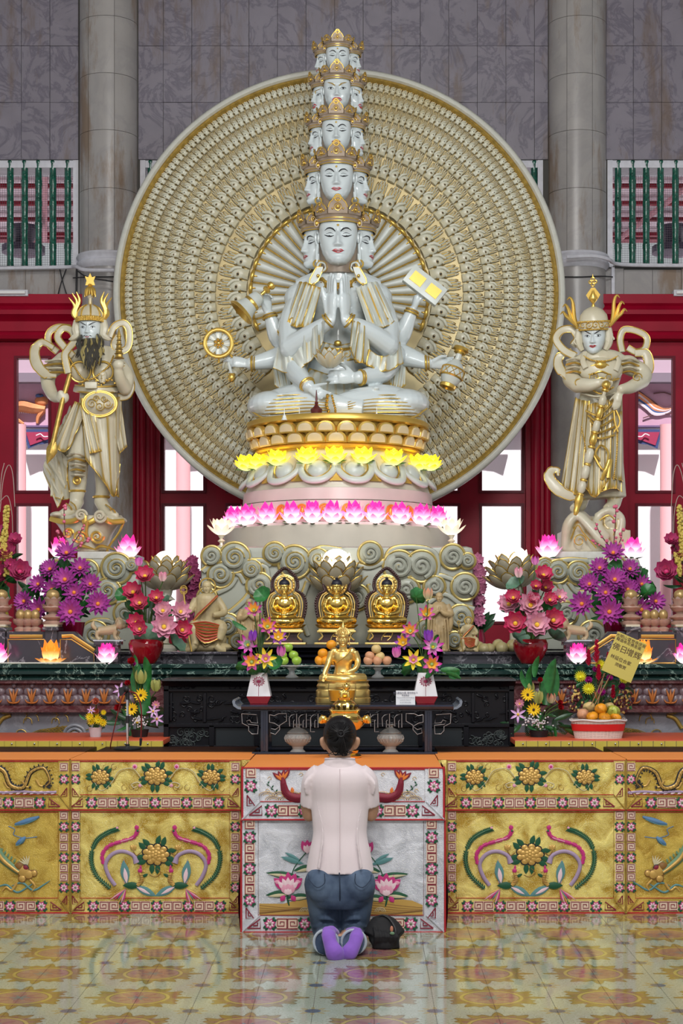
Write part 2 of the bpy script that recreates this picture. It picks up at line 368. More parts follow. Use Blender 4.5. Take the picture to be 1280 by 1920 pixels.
# ================================================================ THE SETTING
YW=16.0
def floor_mat():
    m,nt,b=newmat('patterned_floor_tile'); N=nt.nodes
    g=N.new('ShaderNodeNewGeometry'); sx=N.new('ShaderNodeSeparateXYZ'); link(nt,g.outputs['Position'],sx.inputs[0])
    def mth(op,a,bb=None,c=None):
        n=N.new('ShaderNodeMath'); n.operation=op
        for i,q in enumerate((a,bb,c)):
            if q is None:continue
            if isinstance(q,(int,float)):n.inputs[i].default_value=q
            else:link(nt,q,n.inputs[i])
        return n.outputs[0]
    def cell(v,off):return mth('SUBTRACT',mth('FRACT',mth('ADD',mth('MULTIPLY',mth('SUBTRACT',v,off),2.0),.5)),.5)   # -.5..5 in a 0.5 m repeat
    x=cell(sx.outputs['X'],.265); y=cell(sx.outputs['Y'],7.06)
    r=mth('SQRT',mth('ADD',mth('MULTIPLY',x,x),mth('MULTIPLY',y,y))); th=mth('ARCTAN2',y,x)
    x2=cell(sx.outputs['X'],.515); y2=cell(sx.outputs['Y'],7.31)
    rr2=mth('SQRT',mth('ADD',mth('MULTIPLY',x2,x2),mth('MULTIPLY',y2,y2))); th2=mth('ARCTAN2',y2,x2)
    base=N.new('ShaderNodeRGB'); base.outputs[0].default_value=(.37,.42,.345,1); col=base.outputs[0]
    def mask(v,lo,hi):
        n=N.new('ShaderNodeMapRange'); n.inputs['From Min'].default_value=lo; n.inputs['From Max'].default_value=hi; link(nt,v,n.inputs['Value']); return n.outputs['Result']
    def over(fac,c):
        nonlocal col
        n=N.new('ShaderNodeMix'); n.data_type='RGBA'; n.inputs[7].default_value=tuple(c)+(1,); link(nt,col,n.inputs[6]); link(nt,fac,n.inputs[0]); col=n.outputs[2]
    # thin scrolling line work
    ns=N.new('ShaderNodeTexNoise'); ns.inputs['Scale'].default_value=9; ns.inputs['Detail'].default_value=1; cb=N.new('ShaderNodeCombineXYZ')
    link(nt,mth('ABSOLUTE',x),cb.inputs[0]); link(nt,mth('ABSOLUTE',y),cb.inputs[1]); link(nt,cb.outputs[0],ns.inputs['Vector'])
    ln=mth('ABSOLUTE',mth('SUBTRACT',mth('FRACT',mth('MULTIPLY',ns.outputs['Fac'],9)),.5))
    over(mth('MULTIPLY',mask(ln,.09,.02),.8),(.17,.16,.07))
    # cornflower bosses at the cell corners, with petals
    over(mth('MULTIPLY',mask(mth('SUBTRACT',rr2,mth('MULTIPLY',mth('ADD',mth('COSINE',mth('MULTIPLY',th2,8)),1.6),.055)),.01,-.01),.8),(.36,.28,.09))
    over(mask(rr2,.075,.06),(.10,.12,.16))
    # spiked sunflower ring
    edge=mth('ADD',.375,mth('ADD',mth('MULTIPLY',mth('COSINE',mth('MULTIPLY',th,12)),.04),mth('MULTIPLY',mth('COSINE',mth('MULTIPLY',th,20)),.035)))
    d=mth('SUBTRACT',r,edge)
    over(mask(d,.012,-.004),(.16,.11,.03)); over(mask(d,-.012,-.02),(.25,.18,.05))
    e3=mth('SUBTRACT',r,mth('ADD',.30,mth('MULTIPLY',mth('COSINE',mth('MULTIPLY',th,16)),.045)))
    over(mth('MULTIPLY',mask(e3,.01,-.02),.85),(.22,.11,.085))
    over(mask(r,.275,.265),(.42,.33,.09)); over(mask(r,.245,.235),(.17,.12,.035)); over(mask(r,.235,.228),(.31,.17,.135))
    pet=mth('SUBTRACT',r,mth('ADD',.15,mth('MULTIPLY',mth('COSINE',mth('MULTIPLY',th,8)),.055)))
    over(mth('MULTIPLY',mask(pet,.006,-.006),.8),(.27,.10,.12))
    over(mask(mth('SUBTRACT',r,mth('ADD',.055,mth('MULTIPLY',mth('COSINE',mth('MULTIPLY',th,6)),.035))),.006,-.006),(.10,.16,.19))
    link(nt,col,b.inputs['Base Color']); b.inputs['Roughness'].default_value=.09; b.inputs['Specular IOR Level'].default_value=.7
    wv=N.new('ShaderNodeTexNoise'); wv.inputs['Scale'].default_value=5; link(nt,g.outputs['Position'],wv.inputs['Vector'])
    bp=N.new('ShaderNodeBump'); bp.inputs['Strength'].default_value=.05; bp.inputs['Distance'].default_value=.02; link(nt,wv.outputs['Fac'],bp.inputs['Height']); link(nt,bp.outputs['Normal'],b.inputs['Normal'])
    return m
M_['floor']=floor_mat()
# floor slab, then glazed tiles with open joints where the photo shows them
fl=MB().box((-9,-2,-.25),(9,YW,-.003),0).build('floor',[M_['grout']]); tag(fl,kind='structure')
tx0,ty0=.265-.25*11,6.31
NX,NY=19,12
tile_me=MB().box((-.1242,-.1242,-.004),(.1244,.1244,0),0,bev=.0004).mesh('tile',M_['floor'],smooth=False)
for j in range(NY):
    for i in range(NX):
        inst(tile_me,'tile',fl,Matrix.Translation((tx0+.25*i+.125,ty0+.25*j+.125,0)))
xa,xb,ya,yb=tx0,tx0+.25*NX,ty0,ty0+.25*NY
rest=MB()
for a,b_ in (((-9,-2),(9,ya)),((-9,yb),(9,YW)),((-9,ya),(xa,yb)),((xb,ya),(9,yb))):rest.box((a[0],a[1],-.003),(b_[0],b_[1],0))
rest.build('tiled_surface',M_['floor'],fl)
ce=MB().box((-9,-2,10),(9,YW+1.5,10.3)).build('ceiling',mat('ceiling_plaster',(.2,.18,.17),.8)); tag(ce,kind='structure')
# ---- back wall: core with openings + marble panels hung on it
def Z(py,Y=YW):return EYE+(1190-py)*Y/F
def X(px,Y=YW):return CX+(px-686)*Y/F
wall=MB()
zt=10.0; zw1=Z(299); zw0=Z(500); zl=Z(556)
XA,XB=-9,9
wins=[(X(-160),X(146)),(X(262),X(1018)),(X(1139),X(1440))]
D0,D1=YW,YW+.35
wall.box((XA,D0+.02,zw1),(XB,D1,zt))
xs=[XA]+[x for w_ in wins for x in w_]+[XB]
for k in range(0,len(xs),2):wall.box((xs[k],D0+.02,zw0),(xs[k+1],D1,zw1))
wall.box((XA,D0+.02,zl),(XB,D1,zw0))
WB=wall.build('wall_back',[M_['grout']]); tag(WB,kind='structure')
gap=.004
def panel(x0,x1,z0,z1,mt=M_['wall_marble'],y=D0):
    dy=random.uniform(-.003,.003)
    MB().box((x0+gap/2,y+dy,z0+gap/2),(x1-gap/2,y+.024,z1-gap/2),0).build('marble_panel',mt,WB,smooth=False)
zr=[Z(299),Z(192),Z(86),Z(-20),Z(-126)]
def cols_of(a,b,p=53.6):
    out=[a]; x=a+p-(a % p if False else 0)
    while x < b-8:out.append(x); x += p
    out.append(b); return out
for (a,b) in ((-60,150),(258,1028),(1135,1340)):
    c={-60:[-60,-13,40,93.5,147],258:[259,306]+[306+53.5*k for k in range(1,14)]+[1027],1135:[1136,1187,1240,1294,1340]}[a]
    for i in range(len(c)-1):
        for j in range(4):panel(X(c[i]),X(c[i+1]),zr[j],zr[j+1])
for (a,b) in ((-60,165),(1115,1340)):
    x=a
    while x < b-10:panel(X(x),X(min(x+54,b)),Z(556),Z(503),M_['col_marble']); x += 54
# ---- upper windows with glazed bamboo bars
bars=[[-10,17,44,70,97,125],[281,308,335,947,974,1002],[1160,1187,1213,1240,1268,1295]]
def bamboo():
    m=MB(); h=zw1-zw0; pr=[]
    n=5
    for k in range(n):
        z0=h*k/n; pr += [(.037,z0+.012),(.033,z0+.03),(.0315,z0+h/n*.5),(.033,z0+h/n-.03),(.037,z0+h/n-.012),(.034,z0+h/n)]
    return m.lathe([(.034,0)]+pr,14,0).mesh('bamboo_bar',M_['green_glaze'],60)
bam=bamboo()
for k,(a,b) in enumerate(wins):
    wn=thing('window_%d' % (k+1),None,None,((a+b)/2,YW,zw0)); tag(wn,kind='structure')
    fr=MB(); t=.05
    fr.box((a,D0+.02,zw0),(a+t,D1,zw1)); fr.box((b-t,D0+.02,zw0),(b,D1,zw1)); fr.box((a+t,D0+.03,zw1-.07),(b-t,D1,zw1)); fr.box((a+t,D0-.0,zw0-.03),(b-t,D1,zw0+.01),1)
    fr.build('window_frame',[M_['white_paint'],mat('dark_sill',(.05,.05,.05),.8)],wn,w=True)  # second material: near-black strip along the window bottom
    for x in bars[k]:
        inst(bam,'bamboo_bar',wn,Matrix.Translation((X(x)-(a+b)/2,-.0+.06,0)) @ Matrix.Rotation(random.random()*6,4,'Z'))
    ms=MB(); step=.022
    lims=(X(-60),X(134)) if k == 0 else ((X(262),X(360)) if k == 1 else (X(1150),X(1340)))
    x=lims[0]
    while x < lims[1]:ms.box((x,D1-.05,zw0),(x+.0022,D1-.048,zw1)); x += step
    z=zw0
    while z < zw1:ms.box((lims[0],D1-.048,z),(lims[1],D1-.046,z+.0022)); z += step
    tag(ms.build('wire_mesh',mat('wire',(.12,.1,.12),.6),wn,w=True,smooth=False),kind='stuff')
# ---- round marble columns built of curved slabs
for n_,(cx_,lab) in enumerate(((204,'l'),(1081.5,'r'))):
    Yc=YW+.02; xc=X(cx_,Yc); R=54*S(YW)*1.0
    co=thing('column_%s' % ('left' if n_ == 0 else 'right'),None,None,(xc,Yc,0)); tag(co,kind='structure')
    core=MB().lathe([(R-.012,0),(R-.012,10)],32).build('column_core',M_['grout'],co)
    zj=[Z(p) for p in (480,365,258,153,47,-60,-170)]
    an=[pi*1.0,pi*1.0+.66,pi+1.36,pi+1.9+.0,2*pi-.38,2*pi] if n_ == 0 else [pi,pi+.55,pi+1.25,pi+1.9,2*pi-.5,2*pi]
    cuts=[-54,-31,18,54] if n_ == 0 else [-54,-25,22,54]
    aa=[pi+math.acos(max(-1,min(1,-c/54))) if False else 2*pi-math.acos(c/54) for c in cuts]
    for j in range(len(zj)-1):
        for i in range(len(aa)-1):
            a0,a1=aa[i]+.006,aa[i+1]-.006; z0,z1=zj[j]+gap/2,zj[j+1]-gap/2; ns=10
            m=MB()
            def f(u,v,a0=a0,a1=a1,z0=z0,z1=z1):a=a0+(a1-a0)*u; return (R*cos(a),R*sin(a),z0+(z1-z0)*v)
            m.grid(f,ns,1)
            for (u0,u1) in ((0,1),):
                pass
            rim=lambda a,z,r:(r*cos(a),r*sin(a),z)
            m.add([rim(a0+(a1-a0)*i2/ns,z0,r) for r in (R,R-.014) for i2 in range(ns+1)],[(i2,ns+1+i2,ns+2+i2,i2+1) for i2 in range(ns)])
            m.add([rim(a0+(a1-a0)*i2/ns,z1,r) for r in (R,R-.014) for i2 in range(ns+1)],[(i2,i2+1,ns+2+i2,ns+1+i2) for i2 in range(ns)])
            m.build('column_slab',M_['col_marble'],co)
    zr0=Z(505)
    MB().lathe([(R,zr0-.02),(R+.015,zr0),(R+.03,zr0+.02),(R+.03,zr0+.045),(R+.012,zr0+.055),(R+.02,zr0+.08),(R+.035,zr0+.1),(R+.02,zr0+.125),(R,zr0+.13)],40).build('column_ring',M_['white_paint'],co)
    MB().lathe([(R-.004,0),(R-.004,zr0)],40).build('column_shaft',M_['col_marble'],co)
    tag(MB().tube([(-R-.05,-.1,zr0-.1),(-R*.6,-R*.86,zr0-.12),(0,-R-.01,zr0-.13),(R*.7,-R*.8,zr0-.11),(R+.05,-.1,zr0-.09)],.006,6,sm=5).build('wire',M_['black'],co),'black cable looped round the column')
# pipes and fluorescent fittings by the windows
pf=MB().tube([P(-20,503,15.9),P(120,501,15.9),P(142,500,15.75),P(160,506,15.6),P(214,507,15.6)],.018,8,sm=4).build('pipe',M_['white_paint']); tag(pf,'thin white pipe bending from the window sill round the column behind the bearded guardian','pipe')
pf=MB().tube([P(1062,482,15.6),P(1110,480,15.6),P(1140,486,15.65),P(1165,496,15.9),P(1290,498,15.9)],.018,8,sm=4).build('pipe',M_['white_paint']); tag(pf,'thin white pipe curving off the column ring behind the young guardian to the barred window','pipe')
tag(MB().box(tuple(P(1145,560,15.98)),tuple(P(1152,500,15.94)),0).build('conduit',M_['white_paint']),'short white upright conduit under the barred window beside the column of the young guardian','conduit')
for (a,b,lab) in ((-60,52,'white fluorescent tube fitting over the red door lintel beside the bearded guardian'),(1263,1370,'white fluorescent tube fitting over the red door lintel beside the young guardian')):
    t=thing('wall_light',lab,'light',tuple(P((a+b)/2,553,15.85)))
    L=(b-a)*S(15.85)/2
    MB().box((-L,-.0,-.008),(L,.12,.05),bev=.004).build('housing',M_['white_paint'],t); MB().tube([(-L+.02,-.02,.02),(L-.02,-.02,.02)],.016,10).build('lamp_tube',mat('tube_glass',(.9,.9,.9),.2),t)
for (x0,y0,x1,y1) in ((105,507,123,552),(122,505,108,552)):
    pass
cb=MB().tube([P(112,505,15.93),P(118,530,15.9),P(126,556,15.93)],.006,6,sm=3); cb.tube([P(124,505,15.93),P(114,532,15.9),P(108,556,15.93)],.006,6,sm=3)
cb.tube([P(144,500,15.9),P(143,556,15.9)],.01,6); cb.tube([P(145,508,15.8),P(165,520,15.6),P(212,528,15.6)],.007,6,sm=4)
tag(cb.build('cable',M_['black']),'tangle of black cables hanging on the wall under the barred window near the bearded guardian','cable')
# ---- red lacquered doors: frames, leaves, panes
def red_box(m,x0,x1,p0,p1,y0,y1,k=0):m.box((X(x0),y0,Z(p1)),(X(x1),y1,Z(p0)),k)
leafs=[('door_1',-20,105,[(30,89)]),('door_2',300,405,[(307,380)]),('door_3',405,525,[(427,500)]),('door_4',762,880,[(784,858)]),('door_5',880,985,[(904,978)]),('door_6',1177,1290,[(1197,1262)])]
pane_m=mat('clear_pane',(1,1,1),.0,trans=1,ior=1.02)
def leaf(nm,a,b,oa,ob):
    d=thing(nm,None,None,(X((a+b)/2),YW,0)); tag(d,kind='structure')
    rows=[(1165,948),(919,671)]
    fr=MB(); y0,y1=YW+.05,YW+.12
    red_box(fr,a,oa,640,1480,y0,y1); red_box(fr,ob,b,640,1480,y0,y1)
    red_box(fr,oa,ob,640,671,y0,y1); red_box(fr,oa,ob,919,948,y0,y1); red_box(fr,oa,ob,1165,1480,y0,y1)
    fr.build('door_frame',M_['red'],d,w=True)
    for (lo,hi) in rows:
        mo=MB(); t=5
        for (q0,q1,s0,s1) in ((oa-t,oa,hi-t,lo+t),(ob,ob+t,hi-t,lo+t),(oa,ob,hi-t,hi),(oa,ob,lo,lo+t)):red_box(mo,q0,q1,s0,s1,y0-.018,y0,0)
        mo.build('moulding',M_['red_dark'],d,w=True)
        MB().box((X(oa),y0+.03,Z(lo)),(X(ob),y0+.036,Z(hi))).build('pane',pane_m,d,w=True)
for nm,a,b,(o,) in leafs:leaf(nm,a,b,o[0],o[1])
def trim(name,a,b,top=640):
    m=MB(); red_box(m,a,b,top,1480,YW-.05,YW+.3)
    for c,r in ((.25,.05),(.55,.035),(.82,.03)):
        x=lerp(X(a),X(b),c); m.tube([(x,YW-.05,Z(1480)),(x,YW-.05,Z(top))],r,12)
    tag(m.build(name,M_['red']),kind='structure')
trim('trim_1',230,300); trim('trim_2',985,1057); trim('trim_3',525,560,560); trim('trim_4',730,762,560)
m=MB(); red_box(m,-90,-20,640,1480,YW-.02,YW+.3); tag(m.build('trim_5',M_['red']),kind='structure')
m=MB(); red_box(m,1290,1380,640,1480,YW-.02,YW+.3); tag(m.build('trim_6',M_['red']),kind='structure')
m=MB(); red_box(m,105,165,620,1480,YW-.0,YW+.3); tag(m.build('trim_7',M_['red']),kind='structure')
m=MB(); red_box(m,1120,1177,620,1480,YW-.0,YW+.3); tag(m.build('trim_8',M_['red']),kind='structure')
def lintel(name,x0,x1):
    y=YW
    pr=[(y+.3,Z(556)),(y-.12,Z(556)),(y-.12,Z(573)),(y-.09,Z(577)),(y-.14,Z(586)),(y-.14,Z(594)),(y-.06,Z(601)),(y-.04,Z(604)),(y-.04,Z(622)),(y-.09,Z(626)),(y-.11,Z(632)),(y-.09,Z(638)),(y+.3,Z(641))]
    tag(MB().sweep_x(pr,X(x0),X(x1)).build(name,M_['red'],angle=30),kind='structure')
lintel('trim_9',-400,165); lintel('trim_10',1118,1690)
m=MB().sweep_x([(YW+.3,Z(556)),(YW-.03,Z(556)),(YW-.03,Z(641)),(YW+.3,Z(641))],X(165),X(1118)); tag(m.build('trim_11',M_['red']),kind='structure')
m=MB(); red_box(m,560,730,556,1480,YW+.05,YW+.2); tag(m.build('trim_12',M_['red']),kind='structure')
# ---- outside: courtyard building behind the doors, eaves with red beams behind the upper windows
YE=24.0
tag(MB().box((-30,YW+.35,-.3),(30,60,-.02)).build('courtyard',mat('sunlit_paving',(.8,.78,.78),.8)),kind='structure')
pk=mat('pink_render',(.72,.38,.45),.8); wt=mat('white_render',(.85,.82,.85),.8)
bld=thing('courtyard_building','pale courtyard building with painted pink frieze seen through the door panes','building',(0,YE,0))
def eb(m,x0,x1,p0,p1,d0=0,d1=.3,k=0):m.box((X(x0,YE),YE+d0,Z(p1,YE)),(X(x1,YE),YE+d1,Z(p0,YE)),k)
m=MB(); eb(m,-500,1800,600,2000,0,.5); m.build('wall',wt,bld,w=True)
m=MB(); eb(m,-500,1800,640,705,-.15,0); m.build('upper_frieze',mat('mauve_frieze',(.45,.33,.40),.8),bld,w=True)
m=MB(); eb(m,-500,1800,705,722,-.3,0); m.build('ledge',mat('ledge_shade_grey',(.2,.16,.2),.8),bld,w=True)  # dark band of shade put in as a projecting grey strip
m=MB(); eb(m,-500,1800,722,800,-.12,0); m.build('painted_frieze',mat('pink_frieze',(.50,.30,.40),.8,noise=.15,nscale=1.5),bld,w=True)
m=MB(); eb(m,-500,1800,800,803,-.16,0); m.build('frieze_line',mat('dark_line',(.16,.1,.2),.8),bld,w=True)
orange=mat('orange_mural',(.52,.20,.08),.8,noise=.4,nscale=4); mur=mat('mural_blue',(.05,.1,.25),.8); muw=mat('mural_white',(.7,.6,.65),.8); mug=mat('mural_brown',(.12,.05,.05),.8)
ym=YE-.14
for (ox,s,big) in ((60,1,'tiger'),(1225,-1,'bird'),(345,1,'tiger'),(940,-1,'bird')):
    a=MB()
    def q(px,py):return P(ox+s*(px-60),py,ym)
    if big == 'tiger':
        a.tube([q(20,768),q(40,762),q(62,766),q(85,768)],[.05,.085,.075,.05],8,0,flat=1,up=(0,1,0),sm=4)
        a.tube([q(28,770),q(24,780),q(44,795)],[.05,.035,.02],6,0,sm=3); a.tube([q(80,770),q(72,782),q(70,794)],[.05,.035,.02],6,0,sm=3)
        a.ell(tuple(q(78,752)),(.1,.03,.07),m=0); a.ell(tuple(q(74,742)),(.06,.035,.03),m=1); a.ell(tuple(q(76,741)),(.02,.045,.015),m=3)
        for k in range(9):a.tube([q(30+k*5,757),q(32+k*5,762),q(31+k*5,766)],.007,5,3)
        for k in range(9):a.tube([q(36+k*4,771),q(37+k*4,776)],[.014,.003],5,2)
        a.tube([q(18,748),q(34,753),q(52,755),q(70,760)],.008,5,3,sm=3)
    else:
        for k,(d,mm) in enumerate(((0,0),(5,2),(9,0),(14,1),(19,2))):
            a.tube([q(88,735+d),q(72,748+d*.9),q(58,762+d*.7),q(38,768+d*.3),q(18,762)],[.02,.03,.035,.025,.012],6,mm,sm=4,flat=.4,up=(0,1,0))
        a.tube([q(88,733),q(70,746),q(40,766),q(20,760)],.01,5,3,sm=4); a.tube([q(24,775),q(60,778),q(80,784)],.008,5,3,sm=4); a.tube([q(22,742),q(40,736),q(60,738)],.02,5,3,sm=3,flat=.4)
    a.build('mural',[orange,mur,muw,mug],bld,w=True)
    v=MB()
    def qp(lst):return [(q(*t).x,q(*t).z) for t in lst]
    for k,(out,y_,col) in enumerate((([(45,806),(100,806),(100,828),(84,833),(72,834),(54,842)],ym-.05,1),([(50,811),(100,811),(100,822),(80,828),(58,836)],ym-.06,0))):
        v.prism(qp(out),.02,col,Matrix.Translation((0,y_,0)))
    v.tube([q(70,818),q(78,815),q(84,820),q(92,820)],.007,5,2,sm=3,M=Matrix.Translation((0,-.09,0)))
    v.build('hanging_valance',[mat('valance_red',(.3,.02,.07),.7),mat('valance_blue',(.03,.05,.16),.7),wt],bld,w=True)
for px in (52,352,1236):
    MB().lathe([(.12,0),(.1,.1),(.1,Z(806,YE))],14).build('column',mat('salmon_column',(.8,.42,.44),.7),bld).location=(X(px,YE),-.6,0)
# eaves
ev=thing('eaves','white boarded eaves with red beams seen through the green barred upper windows','roof',(0,18.5,Z(300,18.5)))
m=MB().add([(-9,YW+1.2,Z(250,17.2)),(9,YW+1.2,Z(250,17.2)),(9,21,Z(440,21)),(-9,21,Z(440,21))],[(0,1,2,3)]).add([(-9,YW+1.2,Z(240,17.2)),(9,YW+1.2,Z(240,17.2)),(9,21,Z(430,21)),(-9,21,Z(430,21))],[(3,2,1,0)])
m.build('soffit',mat('pale_soffit',(.78,.68,.76),.7),ev,w=True)
for k in range(6):
    yy=17.4+k*.66; zc=lerp(Z(250,17.2),Z(440,21),(yy-17.2)/3.8)-.05
    MB().box((-9,yy,zc-.045),(9,yy+.06,zc+.0)).build('batten',M_['red'],ev,w=True)
for xk in (-3.6,-2.6,2.6,3.6,4.3):
    MB().tube([(xk+.5,17.3,Z(262,17.3)-.08),(xk-.2,20.9,Z(438,20.9)-.08)],.035,6).build('rafter',mat('pink_rafter',(.6,.3,.35),.6),ev,w=True)
m=MB().box((-9,20.9,Z(452,21)),(9,21.1,Z(408,21))).build('beam',mat('deep_red_beam',(.24,.01,.03),.5),ev,w=True)
for px in (44,1262):
    m=MB(); c=P(px,456,20.0); M0=Matrix.Translation(c)
    m.tube([(0,0,.2),(0,0,.5)],.008,6,0,M0); m.lathe([(.05,.22),(.19,.2),(.2,.15),(.12,.02),(.10,-.02),(.26,-.04),(.26,-.12),(.12,-.16)],16,0,M0)
    tag(m.build('hanging_lantern',mat('dark_lantern',(.04,.04,.08),.4)),'dark hanging lantern outside the barred window above the %s guardian' % ('bearded' if px < 600 else 'young'),'lantern')
# ================================================================ FACES, HANDS, FIGURES
def itp(tab,z):
    for (a,*u),(b,*v) in zip(tab,tab[1:]):
        if z <= b:t=(z-a)/(b-a); t=max(0,t); t=t*t*(3-2*t)*.35+t*.65; return [lerp(p,q,t) for p,q in zip(u,v)]
    return list(tab[-1][1:])
# z, half width, front depth, back depth   (head height = 1, chin -.5, crown .5)
HT=[(-.5,.0,.30,-.10),(-.49,.09,.34,-.08),(-.46,.155,.36,-.02),(-.38,.225,.365,.06),(-.26,.285,.36,.16),(-.12,.322,.355,.30),(0,.335,.35,.38),(.12,.34,.36,.41),(.24,.335,.35,.40),(.34,.30,.30,.35),(.43,.22,.21,.25),(.485,.11,.10,.12),(.5,.0,.0,.0)]
def gz(x,s):return exp(-(x/s)**2)
def feat(x,z,st=''):
    ax=abs(x); d=0
    t=max(0,min(1,(.10-z)/.28)); below=1/(1+exp((-.195-z)/.010)) ; above=1/(1+exp((z-.12)/.03))
    d += (.035+.085*t**1.5)*exp(-(ax/(.028+.022*t))**2)*below*above
    d += .045*gz(ax-.055,.028)*gz(z+.165,.028)
    d -= .045*gz(ax-.135,.085)*gz(z-.015,.055)+.02*gz(ax-.05,.03)*gz(z-.03,.05)
    d += .034*gz(ax-.140,.062)*gz(z-.004,.034)
    d += .016*gz(ax-.15,.09)*gz(z-.105,.03)
    d -= .012*gz(ax-.14,.06)*gz(z+.032,.009)
    d += .030*gz(ax,.095)*gz(z+.262,.024)+.028*gz(ax,.080)*gz(z+.302,.02)-.016*gz(ax,.085)*gz(z+.281,.007)
    d -= .014*gz(ax,.02)*gz(z+.225,.02)+.018*gz(ax,.07)*gz(z+.345,.02)
    d += .035*gz(ax,.09)*gz(z+.41,.05)+.02*gz(ax-.18,.09)*gz(z+.16,.10)
    if 'angry' in st:d += .03*gz(ax-.11,.07)*gz(z-.10,.03)+.03*gz(ax-.19,.06)*gz(z+.2,.06)
    return d
def front_y(x,z,st=''):
    a,bf,bb=itp(HT,z); a=max(a,1e-3); u=max(0,1-(x/a)**2)
    return -(bf*u**.42)-feat(x,z,st)
def head_mesh(st='',n=56,rings=60,zmax=.5):
    m=MB(); vs=[]
    zs=[-.5+1.0*(j/rings) for j in range(rings+1)]
    for z in zs:
        a,bf,bb=itp(HT,z)
        for i in range(n):
            # denser sampling over the face
            u=i/n; th=2*pi*u; th=th+.45*sin(th)   # th=0 back
            x=-a*sin(th); c=cos(th)
            if c < 0:w_=min(1,(-c)/.25); y=-(bf*abs(c)**.84)-feat(x,z,st)*w_
            else:y=bb*abs(c)**.8 if bb > 0 else bb*abs(c)**.8
            vs.append((x,y,z))
    fs=[(j*n+i,j*n+(i+1) % n,(j+1)*n+(i+1) % n,(j+1)*n+i) for j in range(rings) for i in range(n)]
    fs=[f[::-1] for f in fs]
    m.add(vs,fs); return m
def on_face(pts,off=.006,st=''):return [(x,front_y(x,z,st)-off,z) for x,z in pts]
def strip(m,pts,wd,mi,off=.007,st=''):
    """thin painted line that follows the face; wd a number or list"""
    q=catmull([(x,z) for x,z in pts],5); N=len(q)
    if hasattr(wd,'__len__'):ws=[itp([(i/(len(wd)-1),w_) for i,w_ in enumerate(wd)],k/(N-1))[0] for k in range(N)]
    else:ws=[wd]*N
    vs=[]
    for k,(x,z) in enumerate(q):
        x0,z0=q[max(0,k-1)]; x1,z1=q[min(N-1,k+1)]; dx,dz=x1-x0,z1-z0; L=sqrt(dx*dx+dz*dz) or 1; nx,nz=-dz/L,dx/L
        for s_ in (-1,1):
            X_,Z_=x+nx*ws[k]*s_,z+nz*ws[k]*s_; vs.append((X_,front_y(X_,Z_,st)-off,Z_))
    m.add(vs,[(2*k,2*k+1,2*k+3,2*k+2) for k in range(N-1)],mi)
def face_paint(st='',m=None):
    """mats: 0 dark, 1 red, 2 white, 3 gold"""
    m=m or MB()
    for s in (-1,1):
        if 'angry' in st or 'stern' in st:
            strip(m,[(s*.045,.055),(s*.11,.095),(s*.19,.135),(s*.25,.16)],[.006,.013,.012,.002],3 if 'angry' in st else 0,st=st)
            strip(m,[(s*.075,-.005),(s*.13,.028),(s*.19,.03),(s*.235,.018)],[.003,.007,.008,.002],0,st=st)
            strip(m,[(s*.08,-.008),(s*.13,-.022),(s*.19,-.01),(s*.23,.012)],[.002,.004,.004,.002],0,st=st)
            m.ell((s*.15,front_y(s*.15,.003,st)+.006,.004),(.024,.016,.024),12,8,0)
        else:
            strip(m,[(s*.045,.06),(s*.10,.105),(s*.17,.118),(s*.235,.085)],[.006,.014,.012,.003],0)
            strip(m,[(s*.07,-.008),(s*.12,-.022),(s*.18,-.014),(s*.24,.014)],[.004,.010,.010,.003],0)
            strip(m,[(s*.08,.024),(s*.14,.042),(s*.21,.030)],[.002,.005,.002],0)
            m.ell((s*.150,front_y(s*.15,-.016)+.003,-.012),(.022,.010,.012),10,6,0)
    if 'gold' in st:return m
    if 'angry' in st:
        strip(m,[(-.13,-.30),(-.07,-.26),(0,-.25),(.07,-.26),(.13,-.30)],[.004,.016,.018,.016,.004],1,st=st)
        strip(m,[(-.11,-.305),(0,-.335),(.11,-.305)],[.004,.022,.004],1,.012,st=st); strip(m,[(-.08,-.29),(0,-.292),(.08,-.29)],[.002,.014,.002],0,.012,st=st)
    elif 'beard' not in st:
        strip(m,[(-.105,-.275),(-.05,-.262),(0,-.268),(.05,-.262),(.105,-.275)],[.002,.014,.011,.014,.002],1)
        strip(m,[(-.09,-.285),(0,-.305),(.09,-.285)],[.002,.016,.002],1)
        strip(m,[(-.115,-.274),(-.05,-.283),(0,-.281),(.05,-.283),(.115,-.274)],[.001,.0035,.002,.0035,.001],0,.010)
    if 'urna' in st:m.ell((0,front_y(0,.165)-.004,.165),.022,10,8,3)
    return m
def ear_mesh(m,s,k=0,long=.5,ring=None):
    """long-lobed ear on side s"""
    x=s*.345
    m.tube([(x,-.03,.07),(x+s*.035,.02,.11),(x+s*.055,.06,.05),(x+s*.045,.04,-.06),(x+s*.02,.0,-.13)],[.018,.022,.024,.022,.02],8,k,sm=4)
    m.ell((x+s*.005,.01,0),(.03,.05,.09),10,8,k)
    m.tube([(x+s*.02,.0,-.1),(x+s*.035,-.01,-.1-long*.35),(x+s*.03,-.02,-.1-long*.62),(x+s*.01,-.03,-.1-long*.35)],[.024,.026,.03,.02],8,k,sm=4)
    if ring is not None:
        c=(x+s*.03,-.03,-.14-long*.62); ring.tube([(c[0]+.062*cos(a),c[1],c[2]+.062*sin(a)) for a in [2*pi*i/16 for i in range(16)]],.018,8,1,closed=True)
